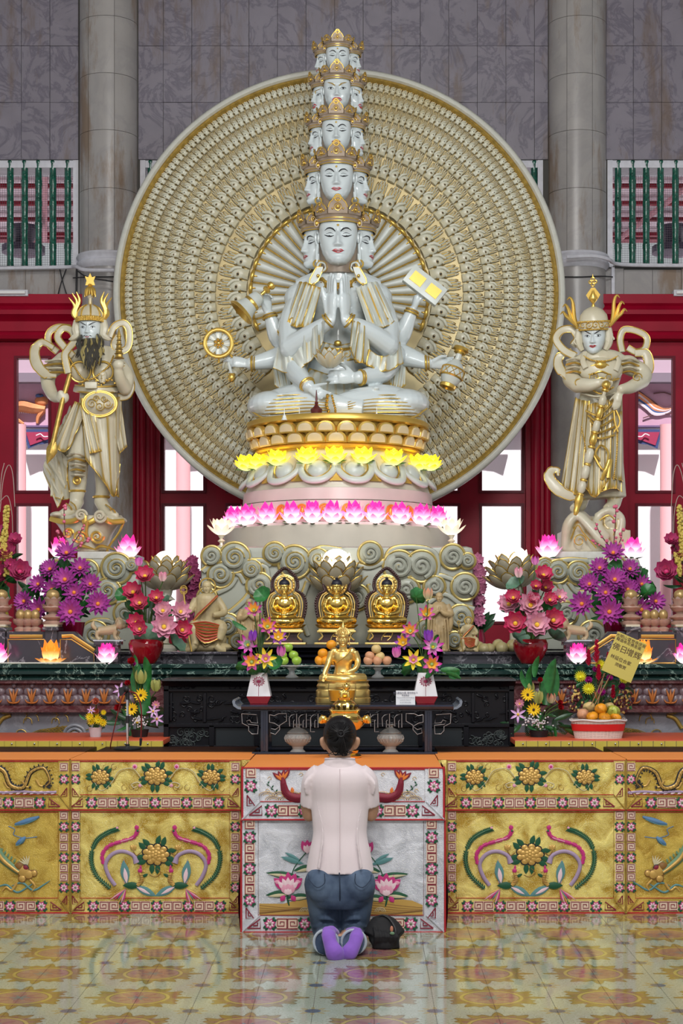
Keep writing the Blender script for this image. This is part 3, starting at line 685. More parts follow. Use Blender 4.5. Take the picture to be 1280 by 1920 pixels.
def crown(m,r=.37,h=.42,ry=1.08,z0=.235,zy=.0,n=8,mi=0,mg=1,side=True):
    """band, beads and lobed plaques; mi ivory-bronze, mg gold"""
    Mx=Matrix.Translation((0,zy,0)) @ Matrix.Diagonal((1,ry,1,1))
    m.lathe([(r*.97,z0),(r*1.03,z0+.005),(r*1.06,z0+.05),(r*1.04,z0+.055),(r*1.06,z0+.11),(r*1.12,z0+.125),(r*1.0,z0+.13),(r*.9,z0+.14)],36,mi,Mx,caps=False)
    m.lathe([(r*.95,z0),(r*.9,z0+.25),(r*.6,z0+.3),(0,z0+.33)],24,mi,Mx,caps=False)
    for zz in (z0+.003,z0+.055,z0+.127):
        rr=r*1.05 if zz > z0+.02 else r*1.02
        m.tube([tuple(Mx @ Vector((rr*cos(a),rr*sin(a),zz))) for a in [2*pi*i/36 for i in range(36)]],.011,6,mg,closed=True)
    for k in range(n):
        a=-pi/2+2*pi*k/n; big=1.0 if k == 0 else (.72 if k % 2 else .86)
        c=Mx @ Vector((r*1.08*cos(a),r*1.08*sin(a),z0+.12)); nrm=Vector((cos(a),sin(a),0)); tx=Vector((-sin(a),cos(a),0)); up=(Vector((0,0,1))+nrm*.22).normalized()
        H_=h*.62*big; Wd=r*.40 if k else r*.46
        out=[]
        for i in range(25):
            t=i/24; u=-1+2*t
            hh=H_*(1-abs(u)**2.2*.62)+.022*abs(sin(t*pi*5)); out.append((u*Wd,hh))
        vs=[c+tx*x+up*z_+nrm*.012 for x,z_ in out]+[c-tx*Wd+nrm*.012,c+tx*Wd+nrm*.012]
        fr=[c+tx*x+up*z_+nrm*.012 for x,z_ in out]; lo=[c+tx*x+nrm*.012 for x,z_ in out]; frb=[p-nrm*.03 for p in fr]
        o=fr+lo+frb; n_=len(out); 
        m.add([tuple(p) for p in o],[(i,i+1,n_+i+1,n_+i) for i in range(n_-1)]+[(i+1,i,2*n_+i,2*n_+i+1) for i in range(n_-1)]+[(n_+i,n_+i+1,2*n_+i+1,2*n_+i) for i in range(n_-1)],mi)
        m.tube([tuple(p+nrm*.004) for p in fr],.011,6,mg)
        for (u_,z_,rr) in ((0,H_*.42,.040*big),(-.55,H_*.30,.018),(.55,H_*.30,.018),(0,H_*.86,.022)):
            q_=c+tx*(u_*Wd)+up*z_+nrm*.02
            m.ell(tuple(q_),rr,10,6,mg)
        for rr,z_ in ((.062*big,H_*.42),):
            q_=c+up*z_+nrm*.018; m.tube([tuple(q_+tx*(rr*cos(b_))+up*(rr*sin(b_))) for b_ in [2*pi*i/14 for i in range(14)]],.008,5,mg,closed=True)
        if k == 0:
            q_=c+up*(H_*1.0)+nrm*.01; m.tube([tuple(q_+tx*(.055*cos(b_))+up*(.055*sin(b_))) for b_ in [2*pi*i/14 for i in range(14)]],.015,6,mg,closed=True)
    if side:
        for s in (-1,1):
            c=(s*r*1.02,-r*.35,z0+.0); 
            m.ell(c,(.05,.05,.05),12,8,mg); m.tube([(c[0]+.062*cos(b_)*.6,c[1]-.03,c[2]+.062*sin(b_)) for b_ in [2*pi*i/14 for i in range(14)]],.014,6,mi,closed=True)
def xf(pos,H,rx=0,ry=0,rz=0):return Matrix.Translation(pos) @ Euler((rx,ry,rz)).to_matrix().to_4x4() @ Matrix.Diagonal((H,H,H,1))
FACE_CACHE={}
def face(parent,M,st='',skin=None,crown_m=None,ears=True,ring=True,crown_kw=None,eye=None):
    """adds head, face paint, ears and crown as parts; M places the unit head in the parent's space"""
    skin=skin or M_['skin_white']; eye=eye or M_['black']
    key=('h',st)
    if key not in FACE_CACHE:FACE_CACHE[key]=(head_mesh(st),face_paint(st))
    h,p=FACE_CACHE[key]
    e=MB().merge(h,M); hd=e.build('head',skin,parent,angle=80)
    if ears:
        for s in (-1,1):q=MB(); ear_mesh(q,s,0,ring=q if ring else None); MB().merge(q,M).build('ear',[skin,M_['gold']],hd)
    MB().merge(p,M).build('face_paint',[eye,M_['red_lip'] if eye is M_['black'] else eye,skin,M_['gold']],hd,angle=80)
    if crown_m:
        key=('c',str(crown_kw))
        if key not in FACE_CACHE:c=MB(); crown(c,**(crown_kw or {})); FACE_CACHE[key]=c
        MB().merge(FACE_CACHE[key],M).build('crown',crown_m,parent,angle=50)
def hand(m,wrist,f,s,L,curl=(.3,.3,.3,.3),thumb=(.5,.6),spread=.12,k=0,cuts=None,th=.28):
    """five-fingered hand. f: finger direction, s: towards the thumb, L: length; curl radians per joint towards the palm"""
    f=Vector(f).normalized(); s=Vector(s); s=(s-f*s.dot(f)).normalized(); n=f.cross(s).normalized(); w_=Vector(wrist)   # n: palm side
    def at(a,b,c=0):return w_+f*(a*L)+s*(b*L)+n*(c*L)
    m.tube([at(-.08,0),at(.08,.0),at(.26,.01),at(.44,0),at(.52,-.005)],[L*.13,L*.16,L*.20,L*.205,L*.16],12,k,flat=.48,up=tuple(n),sm=3)
    lens=(.37,.44,.48,.42,.33)
    for i,(b,ln) in enumerate(((.145,.44),(.05,.49),(-.05,.45),(-.14,.35))):
        c=curl[i] if hasattr(curl,'__len__') else curl
        p=at(.45,b*.95,0); d=(f+s*(spread*(1.5-i)*.7)).normalized(); pts=[p]; ang=0
        for q,frac in enumerate((.44,.31,.25)):
            ang += c*(1.0 if q else .8); dd=(d*cos(ang)+n*sin(ang)).normalized(); p=p+dd*(ln*L*frac); pts.append(p)
        r=L*.052*(1 if i < 3 else .88)
        m.tube([tuple(x) for x in pts],[r*1.08,r*1.05,r*.98,r*.72],8,k,sm=3); m.ell(tuple(pts[-1]),r*.72,8,6,k)
    p0=at(.12,.10,.03); ta,tb=thumb
    d1=(f*cos(ta)+s*sin(ta)+n*.25).normalized(); p1=p0+d1*(L*.28); d2=(f*cos(ta-tb*.5)+s*sin(ta-tb*.5)+n*(.25+tb*.5)).normalized(); p2=p1+d2*(L*.17); p3=p2+d2*(L*.1)
    m.tube([tuple(p0),tuple(p1),tuple(p2),tuple(p3)],[L*.085,L*.066,L*.055,L*.038],8,k,sm=3); m.ell(tuple(p3),L*.038,8,6,k)
    return m
def limb(m,pts,rad,k=0,n=14,flat=1,up=None):m.tube(pts,rad,n,k,sm=5,flat=flat,up=up); m.ell(tuple(pts[0]),rad[0]*.98,14,8,k); m.ell(tuple(pts[-1]),rad[-1]*.98,14,8,k)
def ring_at(m,c,axis,r,t,k=0,sq=1.0,n=20):
    ax=Vector(axis).normalized(); a=ax.orthogonal().normalized(); b=ax.cross(a); c=Vector(c)
    m.tube([tuple(c+a*(r*cos(q))+b*(r*sq*sin(q))) for q in [2*pi*i/n for i in range(n)]],t,8,k,closed=True)
def beads(m,pts,r,k=0,step=None):
    pts=[Vector(p) for p in pts]; step=step or r*1.9; acc=0; m.ell(tuple(pts[0]),r,8,6,k)
    for a,b in zip(pts,pts[1:]):
        L=(b-a).length; t=step-acc
        while t <= L:m.ell(tuple(a.lerp(b,t/L)),r,8,6,k); t += step
        acc=(acc+L) % step
def petal(m,base,d,up,L,W,k=0,curl=.5,cup=.3,n=5,nw=4,sh=.7):
    """a lotus petal: d outward direction at the base, up the axis it curves toward"""
    d=Vector(d).normalized(); up=Vector(up).normalized(); side=d.cross(up).normalized(); vs=[]; base=Vector(base); p=base.copy(); ang=0
    for j in range(n+1):
        t=j/n; wd=W*.5*sin(pi*min(1,(t*.93+.07))**.9)**sh if t < .98 else 0
        if t > .98:wd=.02*W
        for i in range(nw+1):
            u=-1+2*i/nw; q=p+side*(u*wd)+(up*cos(ang)-d*sin(ang))*(cup*wd*u*u)
            vs.append(tuple(q))
        ang=curl*(t+1/n)
        dd=d*cos(ang)+up*sin(ang); p=p+dd*(L/n)
    m.add(vs,[(j*(nw+1)+i,j*(nw+1)+i+1,(j+1)*(nw+1)+i+1,(j+1)*(nw+1)+i) for j in range(n) for i in range(nw)],k)
# ================================================================ THE THOUSAND-HANDED STATUE
Y0=13.65
def G(px,py,d=0):return tuple(P(px,py,Y0+d))
U=S(Y0)
DC=P(636,554,14.62)
disc=thing('halo_disc','huge round ivory and gold disc of carved hands behind the many-headed statue','sculpture',tuple(DC))
ud=S(14.6)
# ---- disc back plate and rim
pl=MB(); RM=Matrix.Rotation(pi/2,4,'X')    # lathe axis -> -Y..: z -> -y
R0=411*ud
pl.lathe([(0,-.0),(R0,0),(R0,-.12),(0,-.12)],128,0,RM)
pl.build('back_plate',mat('plate_stone',(.38,.30,.14),.4,.3,noise=.3,nscale=3),disc)
m=MB(); m.lathe([(R0-.012,.0),(R0-.008,.045),(R0+.012,.075),(R0+.035,.075),(R0+.055,.055),(R0+.058,-.12),(R0-.01,-.12)],160,0,RM,caps=False)
m.build('rim',mat('rim_stone',(.55,.55,.49),.3,noise=.06),disc,angle=50)
m=MB(); m.lathe([(R0-.045,.005),(R0-.04,.045),(R0-.02,.06),(R0+.0,.05),(R0+.004,.0)],160,0,RM,caps=False)
m.build('gold_moulding',M_['gold_dark'],disc,angle=60)
# ---- fan of rays and the gold beading at its edge
ry_me=[]
NR=44
for L0,L1 in ((70*ud,163*ud),):
    a=2*pi/NR
    m=MB(); w0,w1=L0*sin(a/2)*.92,L1*sin(a/2)*.90
    def f(u,v):
        wd=lerp(w0,w1,v)-.004; x=-wd+2*wd*u; hh=wd*.55*sqrt(max(0,1-(2*u-1)**2)); return (x,-.03-hh,lerp(L0,L1,v))
    m.grid(f,8,3,0,flip=True)
    for s in (-1,1):m.tube([(s*(w0+.001),-.035,L0),(s*(w1+.001),-.035,L1)],.0042,5,1)
    ray_me=m.mesh('ray',[M_['ivory'],M_['gold_dark']],50)
    m=MB(); kw=L1*sin(a/2)
    m.tube([(-kw*.95,-.045,L1+.012),(-kw*.7,-.058,L1+.013),(0,-.066,L1+.015),(kw*.7,-.058,L1+.013),(kw*.95,-.045,L1+.012)],[.006,.014,.019,.014,.006],8,0,sm=2)
    m.tube([(0,-.055,L1-.004),(0,-.062,L1-.03)],[.01,.004],6,0)
    knob_me=m.mesh('gold_bead_arc',[M_['gold']],60)
for k in range(NR):
    an=2*pi*(k+.5)/NR; dg=abs(((an+pi) % (2*pi))-pi)
    if dg > radians(118):continue
    Mx=Matrix.Rotation(an,4,'Y')
    inst(ray_me,'ray',disc,Mx); inst(knob_me,'gold_bead_arc',disc,Mx)
# ---- hands: fingers point outward, sleeve behind
def hand_tpl(hi):
    m=MB(); n=8 if hi else 5
    m.ell((0,-.012,.22),(.20,.10,.24),12 if hi else 8,7 if hi else 5,0)
    m.tube([(0,0,-.12),(0,-.0,.1)],[.17,.15],8 if hi else 6,0,flat=.5,up=(0,1,0))
    for i,(x,L) in enumerate(((-.145,.40),(-.05,.46),(.05,.43),(.14,.33))):
        m.tube([(x*.9,-.02,.36),(x*1.02,-.05,.36+L*.5),(x*1.0,-.04,.36+L)],[.052,.05,.036],6 if hi else 5,0,caps=True)
        m.ell((x,-.047,.36+L*.84),(.046,.036,.10),6,4,1); m.add([(x-.018,-.098,.40),(x+.018,-.098,.40),(x+.014,-.098,.36+L*.7),(x-.014,-.098,.36+L*.7)],[(0,1,2,3)],1)
    m.tube([(.17,-.04,.14),(.12,-.12,.33),(.0,-.13,.43),(-.05,-.13,.50)] ,[.065,.062,.05,.035],n-1 if hi else 5,0,sm=2 if hi else 0)
    m.ell((-.045,-.135,.49),.036,6,4,1)
    m.ell((-.06,-.105,.20),(.035,.02,.035),6,4,2)
    if hi:m.tube([(-.06+.06*cos(a),-.11,.20+.035*sin(a)) for a in [2*pi*i/10 for i in range(10)]],.009,4,1,closed=True)
    m.tube([(-.17,-.02,.05),(-.215,0,.22),(-.19,0,.42)],.016,4,1)
    return m
hm=[M_['hand_stone'],M_['gold_dark'],M_['black']]
thi,tlo=hand_tpl(True),hand_tpl(False)
rings_=[(176,231,51),(234,273,81),(274,309,108),(310,338,149),(339,366,179),(366,389,212),(389,409,220)]
mh={1:thi.mesh('hand',hm,60)}
th2=MB().merge(thi,Matrix.Diagonal((-1,1,1,1))); th2.f=[f[::-1] for f in th2.f]; mh[-1]=th2.mesh('hand',hm,60)
tl2=MB().merge(tlo,Matrix.Diagonal((-1,1,1,1))); tl2.f=[f[::-1] for f in tl2.f]
stf=MB(); cnt=0; LV,LF={},{}
for s,t_ in ((1,tlo),(-1,tl2)):LV[s]=np.array(t_.v); LF[s]=t_
for ri,(ra,rb,n) in enumerate(rings_):
    for k in range(n):
        an=2*pi*(k+.5*(ri % 2))/n; dg=abs(((an+pi) % (2*pi))-pi)
        rm=(ra+rb)/2
        ex,ez=rm*sin(an),rm*cos(an)          # px offsets from the disc centre, up positive
        if ez < -150 and abs(ex) < 150:continue    # behind the lotus throne
        if ri == 0 and dg > radians(140):continue
        L=(rb-ra)*ud*1.02; wdt=2*pi*rm*ud/n
        sgn=-1 if ex < 0 else 1      # thumb on the upper side
        # thumb at +x local; local x -> clockwise; on the right half the upper side is -x
        side=1 if ex < 0 else -1
        Mx=Matrix.Rotation(an,4,'Y') @ Matrix.Translation((0,-.028,ra*ud+.08*L)) @ Matrix.Rotation(radians(-10),4,'X') @ Matrix.Diagonal((wdt/.44,wdt/.40,L/.92,1))
        if ri < 3 or (ri == 3 and cnt < 300):
            inst(mh[side],'hand',disc,Mx); cnt += 1
        else:
            A=np.array(Mx); V=LV[side] @ A[:3,:3].T+A[:3,3]; t_=LF[side]; o=len(stf.v)
            stf.v.extend(map(tuple,V)); stf.f.extend(tuple(i+o for i in f) for f in t_.f); stf.m.extend(t_.m)
so=stf.build('outer_hands',hm,disc,angle=60); tag(so,kind='stuff')
# ---- the figure
gy=thing('deity_statue','ivory and gold seated deity with five tiers of crowned heads and eight arms','statue',tuple(P(634,790,Y0)))
b=MB()
b.ell(G(634,572,.12),(80*U,.20,52*U),24,16); b.ell(G(598,562,.02),(40*U,.13,36*U),20,12); b.ell(G(670,562,.02),(40*U,.13,36*U),20,12)
b.tube([G(634,590,.12),G(634,640,.10),G(634,690,.08),G(634,745,.1)],[66*U,50*U,60*U,85*U],24,flat=.8,up=(0,1,0),sm=4)
b.ell(G(632,690,.02),(48*U,.16,34*U),20,12)
b.tube([G(634,530,.12),G(634,508,.08),G(634,490,.06)],[34*U,22*U,22*U],18,sm=3)
b.ell(G(566,560,.12),(34*U,.13,30*U),18,12); b.ell(G(702,560,.12),(34*U,.13,30*U),18,12)
b.tube([G(634,522,.12),G(600,532,.12),G(560,545,.14)],[30*U,26*U,22*U],14,sm=3); b.tube([G(634,522,.12),G(668,532,.12),G(708,545,.14)],[30*U,26*U,22*U],14,sm=3)
for (x,y) in ((591,585),(676,582)):b.ell(G(x,y,-.105),(.008,.01,.008),8,6)
# upper arms and forearms (praying)
limb(b,[G(562,572,.10),G(546,612,.0),G(545,650,-.14)],[27*U,25*U,22*U]); limb(b,[G(545,652,-.14),G(580,628,-.26),G(618,602,-.37)],[22*U,18*U,12*U])
limb(b,[G(708,572,.10),G(724,612,.0),G(726,645,-.14)],[27*U,25*U,22*U]); limb(b,[G(726,647,-.14),G(690,622,-.26),G(650,602,-.37)],[22*U,18*U,12*U])
for s,wx in ((-1,621.5),(1,646.5)):
    hand(b,G(wx,598,-.37),(.012*-s,.0,1),(s*.45,.89,.0),88*U,curl=(.0,.0,.0,.0),thumb=(.05,.1),spread=.03)
# lower lap arms
limb(b,[G(548,672,.02),G(556,698,-.18),G(578,724,-.42)],[20*U,20*U,12*U]); hand(b,G(580,727,-.44),(.72,-.25,-.45),(.5,0,.6),52*U,curl=(.25,.35,.45,.5),thumb=(.7,.4))
limb(b,[G(738,665,.04),G(715,698,-.14),G(672,708,-.36)],[22*U,21*U,12*U]); hand(b,G(668,708,-.36),(-1,-.2,.0),(0,0,1),64*U,curl=(.5,.45,.35,.3),thumb=(.9,.7))
# raised arm with bell
limb(b,[G(552,640,.22),G(524,634,.16),G(505,592,.10)],[22*U,20*U,11*U]); hand(b,G(503,590,.1),(-.15,-.2,1),(-.8,-.5,0),54*U,curl=(.55,.65,.8,.9),thumb=(.5,.9))
# outstretched arm with wheel
limb(b,[G(556,655,.2),G(520,671,.12),G(470,682,.04)],[24*U,20*U,12*U]); hand(b,G(466,682,.03),(-1,-.1,.12),(0,.3,1),56*U,curl=(.12,.35,.7,.9),thumb=(.35,.2))
# raised arm with book
limb(b,[G(716,640,.22),G(748,632,.16),G(772,585,.10)],[22*U,20*U,11*U]); hand(b,G(774,581,.1),(.25,-.2,1),(.2,-1,0),54*U,curl=(.5,.6,.7,.8),thumb=(.4,.9))
# outstretched arm with vase
limb(b,[G(714,655,.2),G(760,668,.12),G(800,681,.04)],[24*U,20*U,12*U]); hand(b,G(806,683,.03),(1,-.1,.06),(0,-.3,1),56*U,curl=(.35,.5,.6,.65),thumb=(.5,.7))
# crossed legs and feet
b.ell(G(510,762,-.12),(47*U,.26,28*U),24,14); b.ell(G(758,758,-.12),(47*U,.26,28*U),24,14)
b.tube([G(505,765,-.1),G(560,755,-.22),G(620,762,-.40),G(680,768,-.42)],[30*U,34*U,24*U,18*U],18,sm=4)
b.tube([G(764,762,-.1),G(715,755,-.22),G(660,759,-.36),G(620,765,-.38)],[30*U,34*U,26*U,20*U],18,sm=4)
b.tube([G(620,760,-.28),G(665,742,-.34),G(692,735,-.34),G(712,731,-.32)],[14*U,13*U,10*U,6*U],12,sm=3)
for k in range(5):b.ell(G(700+k*1.2,738-k*2.6,-.34-.01*k),(7*U,.02,2.6*U),8,6)
b.ell(G(634,760,.05),(120*U,.30,28*U),24,12)
# cloth folds over the legs
def fold(pts,r):b.tube([G(*p) for p in pts],[r*.4*U]+[r*U]*(len(pts)-2)+[r*.4*U],8,sm=4)
gt=MB()
def gline(pts,r=1.3):gt.tube([G(*p) for p in pts],r*U,6,sm=4)
def legd(x,y):
    if x > 634:x=1268-x
    fr,cy,hh=itp([(462,-.14,762,20),(510,-.385,762,28),(560,-.40,756,33),(620,-.51,762,24),(634,-.53,764,22)],x)
    return lerp(-.12,fr,sqrt(max(0,1-((y-cy)/hh)**2)))
for k in range(7):
    for L in ([(612,744+4.5*k),(575,738+6*k),(530,739+6.5*k),(492,744+6*k),(470+1.5*k,754+4.5*k)],[(652,752+4*k),(690,741+6*k),(735,738+6.5*k),(774,742+6*k),(797-1.5*k,752+4.5*k)]):
        q=catmull(L,3); fold([(x,y,legd(x,y)-.008) for x,y in q],2.4); gline([(x,y+2.4,legd(x,y+2.4)-.017) for x,y in q],.9)
gline([(470,770,-.2),(500,786,-.36),(560,790,-.5),(610,788,-.56)],1.8); gline([(800,766,-.2),(770,784,-.36),(710,788,-.5),(640,789,-.56)],1.8)
body=fused(b,'body',[M_['skin_white']],gy,.0082,3)
bd=[M_['ivory_cloth'],M_['gold']]
# shawl over the shoulders, down the arms and falling from the forearms
for nm,segs in {'shawl':[
    ([(560,528,.0),(578,530,-.12),(602,540,-.17)],[(536,600,-.06),(552,612,-.19),(584,612,-.22)],3.5,.016),
    ([(708,528,.0),(690,530,-.12),(666,540,-.17)],[(742,600,-.06),(722,612,-.19),(690,612,-.22)],3.5,.016),
    ([(545,600,.06),(530,640,.06),(526,680,.04)],[(560,655,-.14),(556,676,-.12),(548,700,-.04)],3,.010),
    ([(735,600,.06),(748,640,.06),(748,680,.04)],[(718,655,-.14),(728,676,-.12),(736,705,-.04)],3,.010)],
  'sleeve':[
    ([(608,600,-.42),(588,614,-.37),(566,634,-.28)],[(606,640,-.34),(590,668,-.32),(562,690,-.24)],2.5,.022),
    ([(572,640,-.29),(545,668,-.2),(520,650,-.02)],[(584,668,-.30),(552,700,-.24),(512,690,-.08)],2.5,.02),
    ([(660,600,-.42),(676,606,-.38),(690,618,-.32)],[(656,650,-.34),(668,676,-.34),(696,684,-.26)],3,.022),
    ([(690,655,-.28),(722,668,-.24),(750,640,-.02)],[(686,684,-.30),(722,696,-.26),(756,680,-.08)],2.5,.02)],
  'waist_cloth':[([(600,640,-.07),(634,646,-.09),(670,640,-.07)],[(590,668,-.09),(634,678,-.13),(684,668,-.09)],7,.004),
    ([(580,690,-.1),(634,704,-.16),(700,690,-.1)],[(560,735,-.2),(634,742,-.26),(710,735,-.2)],9,.006),
    ([(738,640,.1),(752,655,.12),(760,690,.12)],[(730,718,-.0),(742,730,.0),(760,722,.06)],3,.008),
    ([(530,640,.1),(518,660,.12),(512,690,.12)],[(545,722,-.0),(530,730,.0),(515,722,.06)],3,.008)]}.items():
    m=MB()
    for A,B,nf,amp in segs:drape(m,[G(*p) for p in A],[G(*p) for p in B],nf,amp,.014,40,14,0,edge=m,er=.0045,ph=random.random()*6)
    split(m,nm,bd,gy,'main',w=True,angle=60)
tag(gt.build('gold_piping',M_['gold'],gy,w=True),kind='stuff')
# jewellery
j=MB()
for c,ax,r in ((G(614,602,-.36),(1,-.3,.8),13.5),(G(655,602,-.36),(-1,-.3,.8),13.5),(G(575,720,-.39),(.6,-.6,-.8),13.5),(G(676,708,-.34),(1,.5,.1),13.5),(G(506,595,.1),(-.3,0,1),13),(G(472,682,.04),(1,0,0),13.5),(G(771,587,.1),(.4,0,1),13),(G(798,681,.04),(1,0,.05),13.5)):
    ring_at(j,c,ax,r*U,.0105); c2=Vector(c)+Vector(ax).normalized()*.022; ring_at(j,c2,ax,r*U*.96,.006)
for x in (547,722):
    ring_at(j,G(x,621,-.04),(0,-.5,1),25.5*U,.012); ring_at(j,G(x,626,-.055),(0,-.5,1),25.5*U,.007); j.ell(G(x+2,603,-.105),(.028,.012,.03),12,8); ring_at(j,G(x+2,603,-.115),(0,1,0),.03,.006)
split(j,'bracelet',M_['gold'],gy,w=True)
nk=MB()
beads(nk,catmull([G(604,522,.0),G(612,529,-.06),G(634,534,-.1),G(658,529,-.06),G(664,522,.0)],8),.0125,0)
def f(u,v):
    a=-1+2*u; x=634+a*(34+6*v); y=530+v*(11+3*abs(sin(u*pi*5)))-abs(a)**2*10; return G(x,y,-.09-.035*v+.09*a*a)
nk.grid(f,40,3,0); nk.tube([f(i/40,1.0) for i in range(41)],.005,6,1)
for k in range(7):u=(k+.5)/7; p=Vector(f(u,.6)); nk.ell((p.x,p.y-.004,p.z),.010,8,6,1)
nk.build('necklace',[M_['gold'],M_['gold_ball']],gy,w=True)
bl=MB(); pp=[G(590+88*i/20,649+5*sin(pi*i/20),-.02-.10*sin(pi*i/20)) for i in range(21)]
bl.tube(pp,.008,6); beads(bl,[(p[0],p[1]-.004,p[2]-.012) for p in pp],.006); bl.ell(G(633,643,-.13),(.03,.012,.022),12,8)
for (x,y,s) in ((668,675,1),(650,664,1),(690,682,1)):bl.tube([tuple(Vector(G(x,y,-.16))+Vector((r*cos(a*s),0,r*sin(a*s)))) for a,r in [(i*.55,.004+i*.0022) for i in range(14)]],.004,5)
bl.build('belt',M_['gold'],gy,w=True)
# hanging earring pendants
for s in (-1,1):
    m=MB(); x=634+s*31
    ring_at(m,G(x,500,-.02),(s*.3,1,0),8*U,.010,0); beads(m,[tuple(Vector(G(x,500,-.03))+Vector((10.5*U*cos(a),0,10.5*U*sin(a)))) for a in [2*pi*i/22 for i in range(23)]],.0045,1)
    q=[(x-s*5,508),(x+s*9,508),(x+s*21,530),(x+s*22,538),(x+s*15,541),(x+s*6,534)]
    poly=[(G(a_,c_,0)[0],G(a_,c_,0)[2]) for a_,c_ in q]
    m.prism(poly,.02,0,Matrix.Translation((0,Y0-.15,0))); pts=[(p_[0],Y0-.15,p_[1]) for p_ in poly]; m.tube(pts,.006,6,1,closed=True)
    m.ell(G(x+s*7,517,-.165),.014,10,6,1); m.ell(G(x+s*15,533,-.165),.012,10,6,1)
    split(m,'earring',[M_['ivory'],M_['gold']],gy,'main',w=True)
# ---- heads, five tiers
crm=[mat('crown_stone',(.30,.23,.17),.38,.15,noise=.25,nscale=6),M_['gold']]
gl=Vector(gy.location)
for (cx_,ye,H,st,dd) in ((634,447,106,'urna',0),(631,335,92,'urna',.05),(630.5,250,81,'urna',.09),(632,172,75,'angry',.12),(633,109,66,'urna',.15)):
    Hm=H*U; c=Vector(G(cx_,ye,-.02+dd)); 
    face(gy,Matrix.Translation(-gl) @ xf(c,Hm,rx=radians(3)),st,crown_m=crm)
    for s in (-1,1):
        c2=c+Vector((s*.31*Hm,.40*Hm,-.03*Hm))
        face(gy,Matrix.Translation(-gl) @ xf(c2,Hm*.88,rx=0,rz=s*radians(62)),st,crown_m=crm,ears=False)
    MB().lathe([(.30*Hm,-.5*Hm),(.36*Hm,-.1*Hm),(.38*Hm,.3*Hm),(.3*Hm,.5*Hm),(.2*Hm,.62*Hm)],20,0,Matrix.Translation(c+Vector((0,.22*Hm,-.1*Hm)))).build('head_core',crm[0],gy,w=True)
nkm=MB()
for z_ in (506,511,516):ring_at(nkm,G(634,z_,.075),(0,.1,1),22.2*U,.0035)
nkm.build('neck_crease',M_['ivory'],gy,w=True)
# ---- what the hands hold (each its own thing)
t=thing('dharma_wheel','gold-rimmed eight-spoked wheel standing on the fingertips of an outstretched hand','wheel',G(410,644,.0))
m=MB(); Ry=Matrix.Rotation(pi/2,4,'X'); r=28*U
m.lathe([(r*.78,.012),(r*.84,.024),(r,.024),(r,-.024),(r*.84,-.024),(r*.78,-.012)],40,0,Ry,caps=False); m.build('rim',M_['ivory_warm'],t)
m=MB(); ring_at(m,(0,-.026,0),(0,1,0),r*.82,.006); ring_at(m,(0,-.022,0),(0,1,0),r*1.0,.006); m.build('rim_line',M_['gold'],t)
sp=MB(); petal(sp,(0,0,.04),(0,0,1),(0,-1,0),r*.66,.05,0,curl=.1,cup=.3); sp.merge(MB().add([(0,.012,.04),(.022,.012,.1),(0,.012,r*.8),(-.022,.012,.1)],[(0,1,2,3)])); sm_=sp.mesh('spoke',[M_['ivory']],60)
for k in range(8):inst(sm_,'spoke',t,Matrix.Rotation(k*pi/4,4,'Y'))
m=MB(); m.ell((0,-.01,0),.022,10,8)
for k in range(7):m.ell((.032*cos(k*.9),-.008,.032*sin(k*.9)),.012,8,6)
m.build('hub',M_['gold_ball'],t)
m=MB()
for k in range(8):
    a=k*pi/4+pi/8 if False else k*pi/4
    if k in (2,):continue
    for q,rr in ((1.1,.010),(1.22,.012)):m.ell((r*q*cos(a),0,r*q*sin(a)),rr,8,6)
m.tube([(0,0,-r),(0,0,-r*1.3)],.008,6)
m.build('rim_knobs',M_['gold'],t)
t=thing('ritual_pestle','small gold-tipped pestle hanging below the hand under the wheel','ritual pestle',G(432,700,-.02))
MB().tube([G(428,680,-.03),G(434,702,-.03)],.012,8).build('shaft',M_['ivory'],t,w=True); m=MB(); m.ell(G(434,708,-.03),(.03,.03,.038),12,8); ring_at(m,G(434,702,-.03),(0,0,1),.02,.008); m.build('tip',M_['gold'],t,w=True)
t=thing('ritual_bell','ivory and gold hand bell with double knob held by the raised hand','bell',G(482,562,-.04))
q=(Vector(G(453,585,-.06))-Vector(G(508,536,-.02))); Lb=q.length; Mx=Matrix.Translation(G(508,536,-.02)) @ q.to_track_quat('Z','Y').to_matrix().to_4x4()
MB().lathe([(.03,Lb*.35),(.055,Lb*.42),(.065,Lb*.55),(.07,Lb*.72),(.085,Lb*.86),(.11,Lb*.98),(.1,Lb*.985),(.06,Lb*.8),(0,Lb*.78)],28,0,Mx).build('bell_body',M_['ivory'],t,w=True)
m=MB(); m.lathe([(.088,Lb*.9),(.12,Lb),(.125,Lb*1.03),(.11,Lb*1.04),(.07,Lb*.93)],28,0,Mx,caps=False)
m.lathe([(0,-.03),(.03,-.02),(.036,0),(.028,.018),(.015,.024),(.03,.035),(.036,.05),(.026,.066),(.014,.07),(.014,Lb*.36),(.04,Lb*.37),(.045,Lb*.4),(.03,Lb*.43)],16,0,Mx); m.lathe([(.07,Lb*.62),(.074,Lb*.66),(.071,Lb*.7)],24,0,Mx,caps=False); m.build('gold_trim',M_['gold'],t,w=True)
t=thing('scripture_book','ivory slab book with gold inlaid panels held in the raised hand','book',G(796,536,.02))
Mx=Matrix.Rotation(radians(38),4,'Y') @ Matrix.Rotation(radians(-8),4,'X')
MB().box((-.17,-.03,-.085),(.17,.03,.085),0,Mx,bev=.004).build('cover',M_['ivory'],t)
m=MB(); m.box((-.135,-.036,-.045),(-.02,-.028,.045),0,Mx); m.box((.03,-.036,-.045),(.14,-.028,.045),0,Mx); m.build('inlay',M_['gold'],t)
t=thing('holy_vase','ivory and gold necked vase tipped downward in the outstretched hand','vase',G(846,690,-.02))
